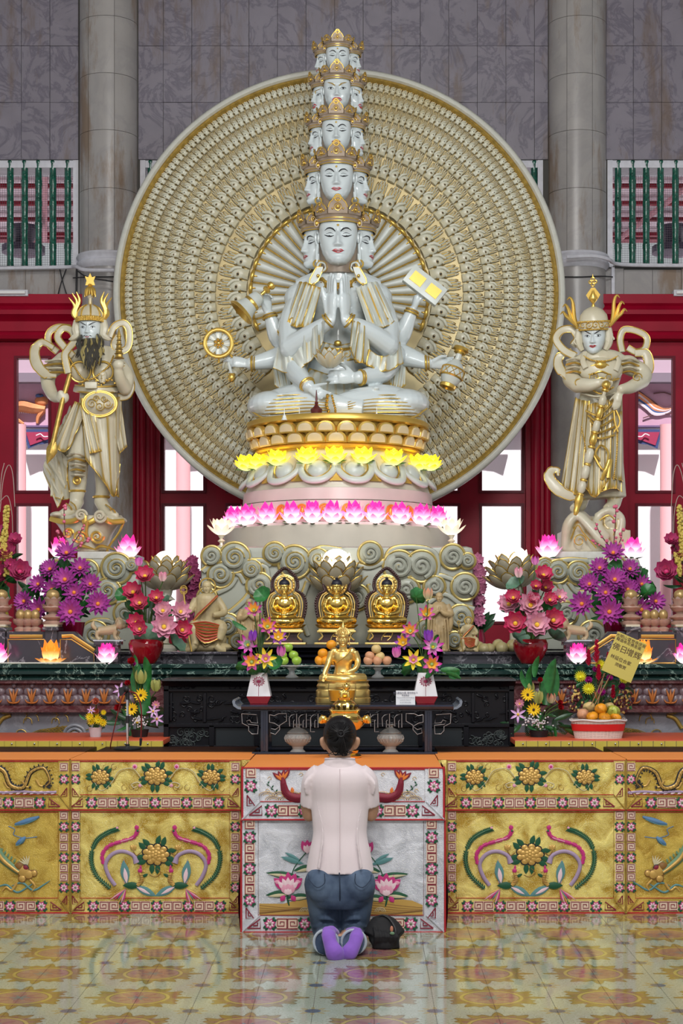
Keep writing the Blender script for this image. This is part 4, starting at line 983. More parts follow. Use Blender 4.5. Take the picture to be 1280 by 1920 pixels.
a_,b_=Vector(G(864,655,-.02)),Vector(G(838,727,-.06)); q=b_-a_; Lb=q.length; Mx=Matrix.Translation(a_) @ q.to_track_quat('Z','Y').to_matrix().to_4x4()
MB().lathe([(.035,.02),(.022,Lb*.15),(.024,Lb*.28),(.06,Lb*.38),(.092,Lb*.52),(.096,Lb*.66),(.07,Lb*.86),(.05,Lb*.93)],28,0,Mx).build('vase_body',M_['ivory'],t,w=True)
m=MB(); m.lathe([(.02,-.02),(.06,-.012),(.066,.01),(.045,.022),(.05,.035),(.03,.045)],24,0,Mx); m.lathe([(.055,Lb*.9),(.07,Lb*.93),(.066,Lb*1.0),(.045,Lb*1.01),(.03,Lb*.97)],24,0,Mx); m.lathe([(.092,Lb*.5),(.1,Lb*.52),(.096,Lb*.545)],24,0,Mx,caps=False); m.lathe([(.092,Lb*.70),(.096,Lb*.72),(.088,Lb*.745)],24,0,Mx,caps=False)
for k in range(10):m.tube([tuple(Mx @ Vector((.098*cos(a),.098*sin(a),z))) for a,z in [(k*.628+i*.1,Lb*(.52+.2*i/6)) for i in range(7)]],.003,4); m.tube([tuple(Mx @ Vector((.098*cos(a),.098*sin(a),z))) for a,z in [(k*.628-i*.1,Lb*(.52+.2*i/6)) for i in range(7)]],.003,4)
m.build('gold_trim',M_['gold'],t,w=True)
t=thing('lotus_bud','half-open ivory lotus bud with gold edges held before the belly','flower',G(618,690,-.48))
pm=MB(); gm=MB()
for ly,(n,rr,L,c0) in enumerate(((8,.075,.14,1.0),(8,.05,.14,.8),(5,.03,.14,.6))):
    for k in range(n):
        a=2*pi*(k+.5*ly)/n-pi/2; d=Vector((cos(a),sin(a),.35+.5*ly))
        petal(pm,(rr*.4*cos(a),rr*.4*sin(a),.0),d,(0,0,1),L,.09,0,curl=c0,cup=.4,n=5)
        q_=pm.v[-30:]; gm.tube([q_[j*5] for j in range(6)]+[q_[j*5+4] for j in range(5,-1,-1)],.003,5)
pm.ell((0,0,.045),(.045,.045,.05),14,10)
pm.build('petals',[M_['ivory']],t,angle=60); gm.build('gold_edges',M_['gold'],t)
t=thing('rosary','string of gold beads hanging from the lap hand down to the throne','beads',G(615,760,-.42))
m=MB(); beads(m,catmull([G(614,742,-.56),G(612,760,-.56),G(616,774,-.57),G(606,782,-.6),(G(600,786,-.6))],6),.016); beads(m,catmull([G(622,742,-.56),G(628,765,-.57),G(632,780,-.6),G(660,786,-.60),G(700,785,-.6)],6),.011)
m.build('beads',M_['gold_ball'],t,w=True)
for k,(x,y,h,mm,lab) in enumerate(((593,786,52,'dark','dark spired miniature pagoda in front of the seated statue'),(533,788,22,'glass','tiny clear pagoda on the throne edge below the wheel side knee'),(561,788,22,'glass','tiny clear pagoda on the throne edge between the knee and the dark pagoda'),(706,786,22,'glass','tiny clear pagoda on the throne edge below the vase side knee'))):
    h_=h*U
    mt=mat('dark_pagoda',(.10,.015,.015),.25) if mm == 'dark' else mat('clear_pagoda',(.8,.85,.85),.15)
    t=thing('pagoda_ornament',lab,'ornament',G(x,y,-.66))
    w_=.42*h_ if mm == 'dark' else .3*h_
    m=MB(); pr=[(w_*.8,0),(w_*.9,h_*.05),(w_*.6,h_*.1),(w_*.75,h_*.17),(w_*.45,h_*.22),(w_*.5,h_*.33),(w_*.38,h_*.38),(w_*.25,h_*.42),(w_*.12,h_*.5),(w_*.16,h_*.55),(w_*.08,h_*.62),(w_*.1,h_*.68),(.003,h_)]
    m.lathe(pr,16); m.build('pagoda',mt,t)
# ================================================================ THRONE AND PEDESTAL
YP=13.62
def thr(name,label,py0,cat='pedestal'):return thing(name,label,cat,tuple(P(633,py0,YP)))
up=S(YP)
def ptop(py,rpx):  # radius measured at the silhouette
    return (rpx*up,EYE+(1190-py)*up)
th=thr('lotus_throne','round gold throne with two rows of lotus petals under the seated statue',842)
tz=th.location.z
def zz(py):return EYE+(1190-py)*up-tz
m=MB(); m.lathe([(.1,zz(796)),(168*up,zz(796)),(170*up,zz(798)),(170*up,zz(806)),(166*up,zz(809)),(158*up,zz(810)),(150*up,zz(845)),(154*up,zz(848)),(156*up,zz(852)),(150*up,zz(856)),(152*up,zz(858))],96,0); m.build('core',mat('throne_gold',(.62,.40,.08),.35,.5,noise=.15,nscale=5),th,angle=50)
def lotus_row(parent,r0,z0,z1,n,lean,mats_,name='lotus_petal',a_off=0,inset=.72,wf=.5,thick=.03):
    """upright rounded petals set round a drum: ivory face inside a gold border"""
    wd=2*pi*r0/n*wf; H=z1-z0; m=MB()
    def outl(k,s=1.0):
        o=[]
        for i in range(17):
            t=pi*i/16; o.append((wd*s*cos(t),H*(1-s)*.5+H*s*(.12+.88*sin(t)**.75)))
        return [(wd*s,H*(1-s)*.5)]+o+[(-wd*s,H*(1-s)*.5)]
    def plate(o,d0,d1,mi):
        n_=len(o); c=(0,sum(p[1] for p in o)/n_)
        vs=[(x,-d0,z) for x,z in o]+[(x*.9,-d1,c[1]+(z-c[1])*.9) for x,z in o]+[(c[0],-d1-thick*.25,c[1])]
        m.add(vs,[(i,(i+1) % n_,n_+(i+1) % n_,n_+i) for i in range(n_)]+[(n_+i,n_+(i+1) % n_,2*n_) for i in range(n_)],mi)
    plate(outl(0),0,thick,1); plate(outl(0,inset),thick*.8,thick*1.5,0)
    me=m.mesh(name,mats_,60)
    for k in range(n):
        a=2*pi*(k+a_off)/n
        if cos(a) < -.35:continue
        inst(me,name,parent,Matrix.Rotation(a,4,'Z') @ Matrix.Translation((0,-r0,z0)) @ Matrix.Rotation(lean,4,'X'))
pg=[mat('petal_face',(.62,.50,.30),.35,noise=.15,nscale=4),M_['gold']]
lotus_row(th,160*up,zz(829),zz(808),28,radians(10),pg,a_off=.5,wf=.53); lotus_row(th,151*up,zz(847),zz(824),26,radians(14),pg,a_off=0,wf=.56)
pd=thr('round_pedestal','tall round ivory pedestal in steps under the gold lotus throne',1022)
tz=pd.location.z
iv=mat('pedestal_ivory',(.58,.54,.42),.3,noise=.08,nscale=2); pinkst=mat('pink_marble',(.60,.50,.46),.3,noise=.1,nscale=3)
m=MB(); m.lathe([(146*up,zz(858)),(146*up,zz(872)),(150*up,zz(876)),(153*up,zz(884)),(166*up,zz(905)),(172*up,zz(925)),(172*up,zz(930))],96); m.build('upper_drum',iv,pd,angle=35)
m=MB(); m.lathe([(172*up,zz(928)),(176*up,zz(929)),(178*up,zz(950)),(172*up,zz(951))],96); m.build('pink_band',pinkst,pd)
m=MB(); m.lathe([(172*up,zz(950)),(181*up,zz(952)),(184*up,zz(990)),(208*up,zz(992)),(211*up,zz(996))],96); m.build('niche_band',pinkst,pd)
m=MB(); m.lathe([(208*up,zz(994)),(213*up,zz(997)),(213*up,P(0,1024,12.3).z+.012-tz),(200*up,P(0,1024,12.3).z+.002-tz)],96); m.build('base_drum',mat('pedestal_stone',(.55,.50,.42),.3,noise=.1,nscale=3),pd)
# big rounded panels: raised U-shaped frames
um=MB(); wd=30*up; ht=44*up
um.tube([(-wd,0,0),(-wd,-.01,-ht*.45),(-wd*.6,-.05,-ht*.88),(0,-.06,-ht),(wd*.6,-.05,-ht*.88),(wd,-.01,-ht*.45),(wd,0,0)],.028,10,0,sm=4,flat=.7,up=(0,1,0))
um.ell((0,.0,-ht*.4),(wd*.62,.05,ht*.42),16,10,0); um.tube([(-wd*.8,-.0,0),(-wd*.72,-.01,-ht*.45),(0,-.045,-ht*.84),(wd*.72,-.01,-ht*.45),(wd*.8,0,0)],.006,5,1,sm=4)
um_me=um.mesh('arched_panel',[M_['ivory'],M_['gold']],60)
gm_=MB(); gm_.add([(-.05,-.02,-.17),(.05,-.02,-.17),(0.02,-.012,-.02),(-.02,-.012,-.02)],[(0,1,2,3)]); gme=gm_.mesh('gold_spandrel',[M_['gold']])
for k in range(15):
    a=2*pi*(k+.5)/15
    if cos(a) < -.3:continue
    inst(um_me,'arched_panel',pd,Matrix.Rotation(a,4,'Z') @ Matrix.Translation((0,-153*up,zz(880))) @ Matrix.Rotation(radians(-20),4,'X'))
    inst(gme,'gold_spandrel',pd,Matrix.Rotation(a+pi/15,4,'Z') @ Matrix.Translation((0,-156*up,zz(882))) @ Matrix.Rotation(radians(-20),4,'X'))
nm_=MB(); wd=9.5*up; hh=26*up
o=[(-wd,0)]+[(-wd*cos(pi*i/10),hh-wd+wd*sin(pi*i/10)) for i in range(11)]+[(wd,0)]
nm_.prism(o,.02,0); nm_.tube([(x,-.002,z) for x,z in o],.006,6,0)
nm_.ell((0,-.004,hh*.45),(wd*.55,.012,hh*.4),10,8,0)
nme=nm_.mesh('orange_niche',[mat('niche_orange_gold',(.72,.32,.05),.35,.4)],50)  # niche in one plain orange-gold colour
for k in range(28):
    a=2*pi*(k+.5)/28
    if cos(a) < -.2:continue
    inst(nme,'orange_niche',pd,Matrix.Rotation(a,4,'Z') @ Matrix.Translation((0,-183.5*up,zz(985))))
# ================================================================ TWO STANDING GUARDIANS
def loop(m,pts,wd,th,k=0,sm=6,edge=None,ek=1,up=(0,1,0)):
    """flat ribbon band (wide across the view plane, thin in depth)"""
    m.tube(pts,wd,10,k,sm=sm,flat=.35,up=up)
    if edge is not None:
        q=[Vector(p[:3]) for p in catmull([tuple(p) for p in pts],sm)]
        for s in (-1,1):
            e=[]
            for i,p in enumerate(q):
                t=(q[min(i+1,len(q)-1)]-q[max(i-1,0)]); t.y=0
                if t.length < 1e-6:t=Vector((1,0,0))
                t.normalize(); n=Vector((t.z,0,-t.x)); wr=wd if not hasattr(wd,'__len__') else wd[min(int(i/len(q)*len(wd)),len(wd)-1)]
                e.append(tuple(p+n*(wr*.93*s)+Vector((0,-wr*.22,0))))
            edge.tube(e,.0045,6,ek)
def spiral(m,c,r,turns=2.0,t=.008,k=0,s=1,a0=0,n=26,y=0.0,dep=1.0,shrink=.12):
    pts=[]; rad=[]
    for i in range(n+1):
        u=i/n; rr=r*(1-u)**.8*.97+r*.08; a=a0+s*u*turns*2*pi; pts.append((c[0]+rr*cos(a),c[1]-y*u,c[2]+rr*sin(a))); rad.append(t*(1-.45*u))
    m.tube(pts,rad,6,k,flat=dep,up=(0,1,0)); return m
YG=13.35; UG=S(YG)
def GL(px,py,d=0):return tuple(P(px,py,YG+d))
gm=[M_['ivory_warm'],M_['gold']]
def D(m,A,B,nf,amp,th=.012,e=.0045,ph=0,nu=36,taper=False):drape(m,[GL(*p) for p in A],[GL(*p) for p in B],nf,amp,th,nu,14,0,edge=m,er=e,ph=ph,taper=taper)
# ---- left: bearded guardian
g1=thing('guardian_statue','ivory standing guardian with long dark beard, tall gold helmet and looping sashes','statue',GL(165,968))
u=UG
b=MB()
b.tube([GL(178,655,.02),GL(182,690,0),GL(184,730,0),GL(186,775,0)],[32*u,42*u,35*u,40*u],20,flat=.7,up=(0,1,0),sm=4)
b.ell(GL(122,676,.02),(20*u,.09,17*u),14,10); b.ell(GL(212,674,.02),(18*u,.09,17*u),14,10); b.ell(GL(172,672,0),(46*u,.12,22*u),18,10)
limb(b,[GL(118,678,.02),GL(92,700,.0),GL(90,722,-.03)],[17*u,15*u,13*u]); limb(b,[GL(90,722,-.03),GL(100,742,-.1),GL(112,746,-.16)],[13*u,11*u,9*u])
hand(b,GL(106,744,-.14),(.8,-.55,.1),(0,.3,1),34*u,curl=(1.1,1.15,1.2,1.2),thumb=(.3,.9)); b.ell(GL(118,745,-.18),(12*u,.04,12*u),12,8)
limb(b,[GL(214,678,.02),GL(236,706,-.02),GL(234,728,-.08)],[17*u,15*u,13*u]); limb(b,[GL(234,728,-.08),GL(226,712,-.16),GL(222,696,-.2)],[13*u,11*u,9*u])
hand(b,GL(222,700,-.2),(0,-.1,1),(-1,-.3,0),32*u,curl=(1.1,1.1,1.1,1.1),thumb=(.3,.9)); b.ell(GL(222,684,-.22),(11*u,.04,10*u),12,8)
# legs, boots
limb(b,[GL(168,770,0),GL(150,840,-.02),GL(146,915,-.02),GL(142,940,-.02)],[26*u,22*u,15*u,12*u]); limb(b,[GL(200,770,0),GL(198,850,0),GL(194,915,0),GL(188,938,0)],[26*u,24*u,15*u,12*u])
b.tube([GL(146,938,.02),GL(136,955,-.08),GL(122,962,-.16),GL(112,962,-.2)],[13*u,12*u,10*u,5*u],12,sm=3); b.tube([GL(188,938,.0),GL(198,956,-.08),GL(212,966,-.14),GL(222,968,-.16)],[13*u,12*u,10*u,5*u],12,sm=3)
fused(b,'body',[M_['ivory_warm']],g1,.0095,3)
m=MB()
D(m,[(150,745,-.14),(175,755,-.19),(210,748,-.15),(228,742,-.04)],[(160,860,-.14),(196,905,-.18),(215,930,-.14),(225,870,-.02)],4,.016)
D(m,[(140,752,-.06),(148,755,-.12),(165,758,-.16)],[(100,838,-.04),(125,845,-.12),(148,800,-.17)],2.5,.012)
D(m,[(150,760,-.17),(166,762,-.19)],[(168,850,-.2),(190,845,-.21)],1.5,.012); D(m,[(200,760,-.12),(226,752,-.02)],[(224,850,-.1),(238,836,.02)],2,.010)
D(m,[(205,760,-.13),(224,760,-.06)],[(205,920,-.15),(223,932,-.06)],2.5,.012)
split(m,'skirt',gm,g1,'main',w=True,angle=60)
m=MB(); D(m,[(132,760,.08),(112,800,.1),(98,840,.12)],[(150,900,.05),(130,935,.04),(95,930,.08)],4,.018); D(m,[(100,830,.1),(85,860,.12),(80,885,.12)],[(128,860,.06),(122,920,.05),(108,952,.06)],3,.014)
split(m,'cape',gm,g1,'main',w=True,angle=60)
# apron with gold rim, belt, breastplate
m=MB()
def apr(cx,cy,rx,rz_,d,mi=0):
    def f(uu,v):a=2*pi*uu; return GL(cx+rx*v*cos(a),cy-(rz_*v*sin(a)),d-.05*(1-v*v))
    m.grid(f,32,6,mi,cu=True); 
    for q,r_ in ((1.0,.009),(.9,.005)):m.tube([f(i/32,q) for i in range(32)],r_,6,1,closed=True)
apr(187,757,32,24,-.19); 
for (x,y,r,s) in ((172,757,9,1),(187,762,8,-1),(202,757,9,-1),(180,748,6,1),(195,748,6,-1)):spiral(m,GL(x,y,-.243),r*u,1.6,.0045,1,s,y=0)
m.build('apron',gm,g1,w=True)
m=MB(); m.tube([GL(140,728,.02),GL(152,729,-.10),GL(180,731,-.19),(GL(208,730,-.12)),GL(220,728,0)],.030,10,0,flat=.35,sm=4,up=(0,1,0))
for dz in (-6,6):m.tube([GL(141,728+dz,.0),GL(152,729+dz,-.12),GL(180,731+dz,-.2),GL(208,730+dz,-.14),GL(219,728+dz,0)],.007,6,1,sm=4)
m.box((GL(168,0)[0],YG-.23,GL(0,736)[2]),(GL(190,0)[0],YG-.19,GL(0,724)[2]),0,bev=.004); m.build('belt',gm,g1,w=True)
m=MB()
for s,x in ((-1,150),(1,193)):m.ell(GL(x,697,-.08),(20*u,.07,20*u),18,10,0); ring_at(m,GL(x,697,-.13),(0,1,.1),19*u,.008,1)
for k in range(14):m.ell(GL(150+k*5,716+6*sin(k),-.17),.009,6,5,1)
beads(m,catmull([GL(130,672,-.12),GL(160,712,-.18),GL(200,690,-.16),GL(214,665,-.1)],8),.008,1); m.build('breastplate',gm,g1,w=True)
# carved mask boss on the chest
hM=xf(GL(192,707,-.14),26*u); MB().merge(FACE_CACHE[('h','urna')][0],hM).build('mask_boss',M_['ivory_warm'],g1,w=True)
# shoulder guards
m=MB()
for (cx_,cy_,s) in ((112,688,-1),(218,690,1)):
    for k in range(4):m.tube([GL(cx_-16*s*-1+(-s)*0+s*(-4+k*2)-14,cy_-10+k*7,-.04),GL(cx_+s*k*1.0,cy_-14+k*8,-.12),GL(cx_+14,cy_-10+k*7,-.04)],.016,8,k % 2,sm=3,flat=.6)
split(m,'shoulder_guard',gm,g1,w=True)
# sash loops
m=MB()
loop(m,[GL(137,668,-.1),GL(120,650,-.06),GL(108,632,-.02),GL(118,616,.0),GL(134,620,-.02),(GL(140,638,-.05)),GL(128,655,-.09),GL(122,668,-.12),GL(128,700,-.15)],.028,.01,edge=m)
loop(m,[GL(132,615,.04),GL(108,614,.06),GL(92,625,.06),GL(92,645,.04),GL(108,660,.02)],.026,.01,edge=m)
loop(m,[GL(100,652,.0),GL(80,642,.04),GL(66,655,.02),GL(68,680,-.04),GL(84,700,-.08),GL(106,704,-.1)],[.02,.03,.04,.045,.04,.02],.01,edge=m)
loop(m,[GL(205,632,.04),GL(215,612,.06),GL(232,606,.06),GL(242,620,.06),(GL(240,650,.04)),GL(226,658,.02),GL(214,646,.02),GL(222,630,.0)],.027,.01,edge=m)
loop(m,[GL(240,700,.0),GL(246,725,.0),GL(238,742,-.02),GL(222,745,-.04)],.03,.01,edge=m)
split(m,'sash',gm,g1,'main',w=True,angle=60)
# leg armour
m=MB()
for k in range(5):m.tube([GL(128+2*k,855+k*9,-.06),GL(142,850+k*10,-.20),GL(160-k,856+k*9,-.1)],.018,8,1 if k % 2 else 0,sm=3,flat=.5)
ring_at(m,GL(144,901,-.13),(0,1,0),.028,.008,1); m.ell(GL(144,901,-.135),(.018,.012,.018),10,6,1)
ring_at(m,GL(145,921,-.02),(0,0,1),14*u,.010,1); ring_at(m,GL(190,932,0),(0,0,1),14.5*u,.010,1)
for x,y in ((130,950),(138,947),(204,952),(212,957)):m.tube([GL(x-6,y-6,-.13),GL(x+2,y,-.19),GL(x+5,y+8,-.14)],.006,6,1,sm=3)
split(m,'leg_armour',gm,g1,w=True)
# staff
m=MB(); m.tube([GL(131,703,-.15),GL(118,748,-.2),GL(95,850,-.22)],.020,12,0); m.tube([GL(101,828,-.22),GL(97,845,-.22),GL(88,870,-.22)],[.02,.045,.002],8,0,flat=.4,up=(0,1,0),sm=3)
so_=m.build('staff',M_['gold_dark']); tag(so_,'dull gold staff pointing down in the fist of the bearded guardian','staff')
t=thing('small_pagoda','small gold tiered pagoda standing on the raised fist of the bearded guardian','pagoda',GL(223,672,-.2)); m=MB()
for k in range(5):z0=.035*k; m.lathe([(.045-.006*k,z0),(.03-.004*k,z0+.012),(.028-.004*k,z0+.03)],8)
m.lathe([(.02,.17),(.012,.2),(.001,.24)],8); m.build('tiers',M_['gold_dark'],t)
# head, beard, helmet
Hh=60*u; gl1=Vector(g1.location); hc=Vector(GL(169,617,-.06))
face(g1,Matrix.Translation(-gl1) @ xf(hc,Hh,rz=radians(-5)),'sternbeard',ring=False)
m=MB()
strip(m,[(-.14,-.285),(-.07,-.262),(0,-.268),(.07,-.262),(.14,-.285)],[.004,.02,.014,.02,.004],0); strip(m,[(-.07,-.30),(0,-.31),(.07,-.30)],[.004,.02,.004],1)
MB().merge(m,xf(hc,Hh,rz=radians(-5))).build('moustache',[M_['black'],M_['red_lip']],g1,w=True)
bm_=MB(); random.seed(3)
for k in range(64):
    u_=random.uniform(-1,1); x0=169+u_*18; y0=636-8*abs(u_)**2*-1-10*(abs(u_) > .75)-abs(u_)*4; L=(62-22*abs(u_))*random.uniform(.75,1.05); d0=-.14-.06*(1-u_*u_)
    pts=[GL(x0,y0,d0+.04)]; 
    for q in range(1,5):t_=q/4; pts.append(GL(x0+u_*8*t_**.7+2.6*sin(q*2.1+k),y0+L*t_,d0-.06*sin(pi*t_*.7)+.008*sin(k*3+q)))
    bm_.tube(pts,[.010,.013,.012,.009,.002],6,1 if k % 4 == 0 else 0,sm=3)
bm_.build('beard',[mat('dark_beard',(.045,.04,.03),.4),mat('gilt_hair',(.42,.34,.13),.4,.4)],g1,w=True)
m=MB(); HM=Matrix.Translation(hc) @ Matrix.Diagonal((Hh,Hh,Hh,1))
m.lathe([(.40,.20),(.43,.24),(.42,.34),(.40,.36)],28,1,HM,caps=False); m.lathe([(.40,.34),(.37,.5),(.28,.64),(.15,.72),(.07,.76),(.05,.95),(.09,1.0),(.04,1.08)],28,0,HM,caps=False)
for k in range(8):a=k*pi/4+.2; m.tube([tuple(HM @ Vector((r*cos(a),r*sin(a),z))) for r,z in ((.41,.36),(.385,.5),(.29,.65),(.16,.73))],.007,6,1)
for zz_ in (.215,.25,.285,.32):beads(m,[tuple(HM @ Vector((.435*cos(a),.435*sin(a),zz_))) for a in [2*pi*i/60 for i in range(61)]],.0075,1)
for s in (-1,1):
    m.tube([tuple(HM @ Vector(p)) for p in ((s*.40,0,.25),(s*.44,-.03,.0),(s*.42,-.05,-.2),(s*.55,-.05,-.3),(s*.66,-.02,-.33))],[.03,.035,.03,.02,.005],8,0,sm=3)
    for k,(dx,dz) in enumerate(((.0,.0),(.07,-.06),(-.08,.02))):m.tube([tuple(HM @ Vector(p)) for p in ((s*.42,.05,.3),(s*(.50+dx*.5),.05,.55+dz),(s*(.42+dx),.05,.85+dz*2),(s*(.56+dx*1.6),.02,1.12+dz*2.2))],[.012,.018,.013,.003],7,1,sm=4)
# tassel plume and finial
for k in range(12):a=k*pi/6; m.tube([tuple(HM @ Vector(p)) for p in ((.03*cos(a),.03*sin(a),1.32),(.12*cos(a),.12*sin(a),1.22),(.17*cos(a),.17*sin(a),1.0+.03*(k % 2)))],[.008,.012,.004],6,1,sm=3)
m.tube([tuple(HM @ Vector((0,0,z))) for z in (.95,1.35)],.01,8,1); m.lathe([(.03,1.32),(.09,1.36),(.05,1.4)],10,1,HM)
m.prism([(-.15,1.36),(.15,1.36),(.11,1.5),(.16,1.64),(.06,1.61),(0,1.74),(-.06,1.61),(-.16,1.64),(-.11,1.5)],.05,1,HM @ Matrix.Translation((0,-.02,0)))
m.build('helmet',gm,g1,w=True)
def scroll_rock(name,label,cx,y0,y1,w0,w1,parts,loc):
    t=thing(name,label,'pedestal',loc); return t
rk=thing('cloud_pedestal','ivory cloud-scroll pedestal with gold lips under the bearded guardian','pedestal',GL(162,1034))
b=MB(); prof=[(1034,128,206),(1022,130,204),(1000,118,212),(985,108,222),(972,96,232),(966,100,228)]
for i in range(len(prof)-1):
    pass
vs=[]; n=28
for (y,x0,x1) in prof:
    for k in range(n):a=2*pi*k/n; vs.append(GL((x0+x1)/2+(x1-x0)/2*cos(a),y,.28*sin(a)))
b.add(vs,[(j*n+i,j*n+(i+1) % n,(j+1)*n+(i+1) % n,(j+1)*n+i) for j in range(len(prof)-1) for i in range(n)]+[tuple(range((len(prof)-1)*n,len(prof)*n)),tuple(range(n-1,-1,-1))])
for p in ((110,966,-.1),(150,968,-.16),(196,972,-.14),(222,976,-.08)):b.ell(GL(*p),(16*u,.14,7*u),14,8)
fused(b,'rock',[M_['ivory_warm']],rk,.012,2)
m=MB()
loop(m,[GL(94,972,-.16),GL(116,978,-.24),GL(140,976,-.29),GL(156,966,-.31),GL(160,980,-.31),GL(174,976,-.31),GL(186,966,-.30),GL(206,978,-.27),GL(232,977,-.18)],.022,.01,k=1); 
for (x,y,r,s) in ((152,966,10,1),(187,968,11,-1),(182,1006,12,-1),(150,1008,12,1),(128,1000,9,1)):spiral(m,GL(x,y,-.315),r*u,1.7,.012,0 if y < 990 else 1,s,y=.02); m.ell(GL(x,y,-.29),(r*u*1.05,.03,r*u*1.05),16,8,0)
m.tube([GL(164,978,-.31),GL(162,1000,-.32),GL(168,1012,-.31)],[.03,.022,.008],8,1,sm=4,flat=.5); m.tube([GL(232,978,-.16),GL(222,1000,-.2),GL(206,1022,-.2),GL(200,1034,-.2)],.010,6,1,sm=4)
for (x0,x1) in ((140,180),(178,216)):m.tube([GL(x0,1030,-.26),GL((x0+x1)/2-6,1024,-.30),GL(x1,1031,-.26)],[.01,.022,.008],8,1,sm=4,flat=.6)
m.build('scrolls',gm,rk,w=True)
# ---- right: young guardian with a club
g2=thing('guardian_statue','ivory standing young guardian with winged helmet leaning on a long jointed club','statue',GL(1120,948))
b=MB()
b.tube([GL(1122,662,.02),GL(1124,695,0),GL(1122,735,0),GL(1118,780,0),GL(1118,860,0),GL(1122,935,0)],[30*u,42*u,34*u,42*u,50*u,52*u],20,flat=.65,up=(0,1,0),sm=4)
b.ell(GL(1082,684,.02),(22*u,.10,18*u),14,10); b.ell(GL(1176,684,.02),(22*u,.10,18*u),14,10); b.ell(GL(1126,674,0),(48*u,.12,20*u),18,10)
limb(b,[GL(1078,686,.02),GL(1070,708,-.02),GL(1082,722,-.1)],[18*u,17*u,15*u]); limb(b,[GL(1082,722,-.1),GL(1104,722,-.2),GL(1122,718,-.24)],[15*u,12*u,9*u])
hand(b,GL(1120,718,-.23),(1,-.15,-.1),(0,-.3,1),36*u,curl=(.5,.5,.55,.6),thumb=(.4,.6))
limb(b,[GL(1180,686,.02),GL(1206,700,.0),GL(1204,714,-.06)],[18*u,16*u,14*u]); limb(b,[GL(1204,714,-.06),GL(1182,726,-.16),GL(1164,730,-.22)],[14*u,12*u,9*u])
hand(b,GL(1162,733,-.22),(-.25,-.1,-1),(-1,0,0),40*u,curl=(.15,.12,.15,.2),thumb=(.6,.2))
for x in (1078,1140):b.tube([GL(x+14,930,0),GL(x+8,948,-.06),GL(x-4,954,-.14)],[14*u,13*u,8*u],12,sm=3)
fused(b,'body',[M_['ivory_warm']],g2,.0095,3)
m=MB()
D(m,[(1078,745,.0),(1090,750,-.12),(1106,752,-.17)],[(1050,915,-.02),(1072,925,-.14),(1092,930,-.2)],3.5,.014); D(m,[(1130,750,-.18),(1150,748,-.16),(1166,742,.0)],[(1118,925,-.24),(1150,915,-.22),(1170,925,-.02)],3.5,.014)
D(m,[(1100,760,-.18),(1118,755,-.2),(1140,760,-.18)],[(1090,900,-.24),(1114,932,-.26),(1140,900,-.24)],5,.012); D(m,[(1150,780,-.17),(1166,770,-.05)],[(1148,895,-.24),(1168,902,-.1)],1.5,.01)
split(m,'skirt',gm,g2,'main',w=True,angle=60)
m=MB(); loop(m,[GL(1095,928,-.12),GL(1070,930,-.14),GL(1046,918,-.14),GL(1030,898,-.12),GL(1032,884,-.1),GL(1044,882,-.1),GL(1046,892,-.12)],[.03,.04,.05,.045,.035,.025,.01],.01,edge=m)
loop(m,[GL(1078,668,-.06),GL(1056,656,.0),GL(1042,636,.04),GL(1052,620,.06),GL(1072,618,.06),(GL(1082,634,.04)),GL(1074,648,.0)],.03,.01,edge=m)
loop(m,[GL(1166,660,.02),GL(1162,636,.06),GL(1170,618,.06),GL(1196,622,.06),GL(1212,634,.06),GL(1208,654,.04),GL(1192,660,.02),GL(1176,652,.02)],.026,.01,edge=m)
loop(m,[GL(1190,662,.0),GL(1210,664,.0),GL(1216,688,-.02),GL(1208,710,-.06)],[.03,.04,.04,.02],.01,edge=m); loop(m,[GL(1072,658,.0),GL(1048,670,.02),GL(1048,690,-.02),GL(1066,712,-.08)],[.02,.035,.04,.02],.01,edge=m)
split(m,'sash',gm,g2,'main',w=True,angle=60)
m=MB()
m.ell(GL(1126,694,-.07),(42*u,.09,26*u),22,12,0)
for dy in (-8,8,20):m.tube([GL(1092,690+dy,-.09),GL(1108,694+dy,-.14),GL(1126,688+dy,-.165),GL(1144,694+dy,-.14),GL(1160,690+dy,-.09)],.007,6,1,sm=4)
m.ell(GL(1126,684,-.15),(.05,.03,.035),14,8,1); beads(m,catmull([GL(1094,668,-.1),GL(1112,676,-.16),GL(1140,676,-.16),GL(1158,668,-.1)],8),.007,1); beads(m,catmull([GL(1106,728,-.16),GL(1126,738,-.2),GL(1150,726,-.16)],8),.008,1)
for (x,y,r,s) in ((1112,708,9,1),(1142,708,9,-1),(1084,718,8,1),(1194,708,9,1)):spiral(m,GL(x,y,-.17),r*u,1.5,.005,1,s)
m.tube([GL(1096,660,-.06),GL(1092,676,-.12),GL(1098,690,-.15)],.022,8,0,flat=.4,sm=3); m.tube([GL(1152,660,-.06),GL(1160,676,-.12),GL(1154,695,-.15)],.022,8,0,flat=.4,sm=3)
m.build('breastplate',gm,g2,w=True)
m=MB()
for k in range(4):m.tube([GL(1062,676+k*8,-.06),GL(1078,672+k*8,-.12),GL(1094,678+k*8,-.06)],.014,8,k % 2,sm=3,flat=.6); m.tube([GL(1164,676+k*8,-.06),GL(1180,672+k*8,-.12),GL(1196,678+k*8,-.06)],.014,8,k % 2,sm=3,flat=.6)
split(m,'shoulder_guard',gm,g2,w=True)
m=MB()
for k in range(5):m.tube([GL(1098+k*4,770+k*9,-.21),GL(1122,778+k*11,-.26),GL(1152,752+k*16,-.2)],.0085,6,1,sm=4)
m.tube([tuple(p) for p in catmull([GL(1108,845,-.25),GL(1130,880,-.27),GL(1140,850,-.26),GL(1126,835,-.26),(GL(1116,850,-.27)),GL(1124,862,-.27)],6)],.009,6,1)
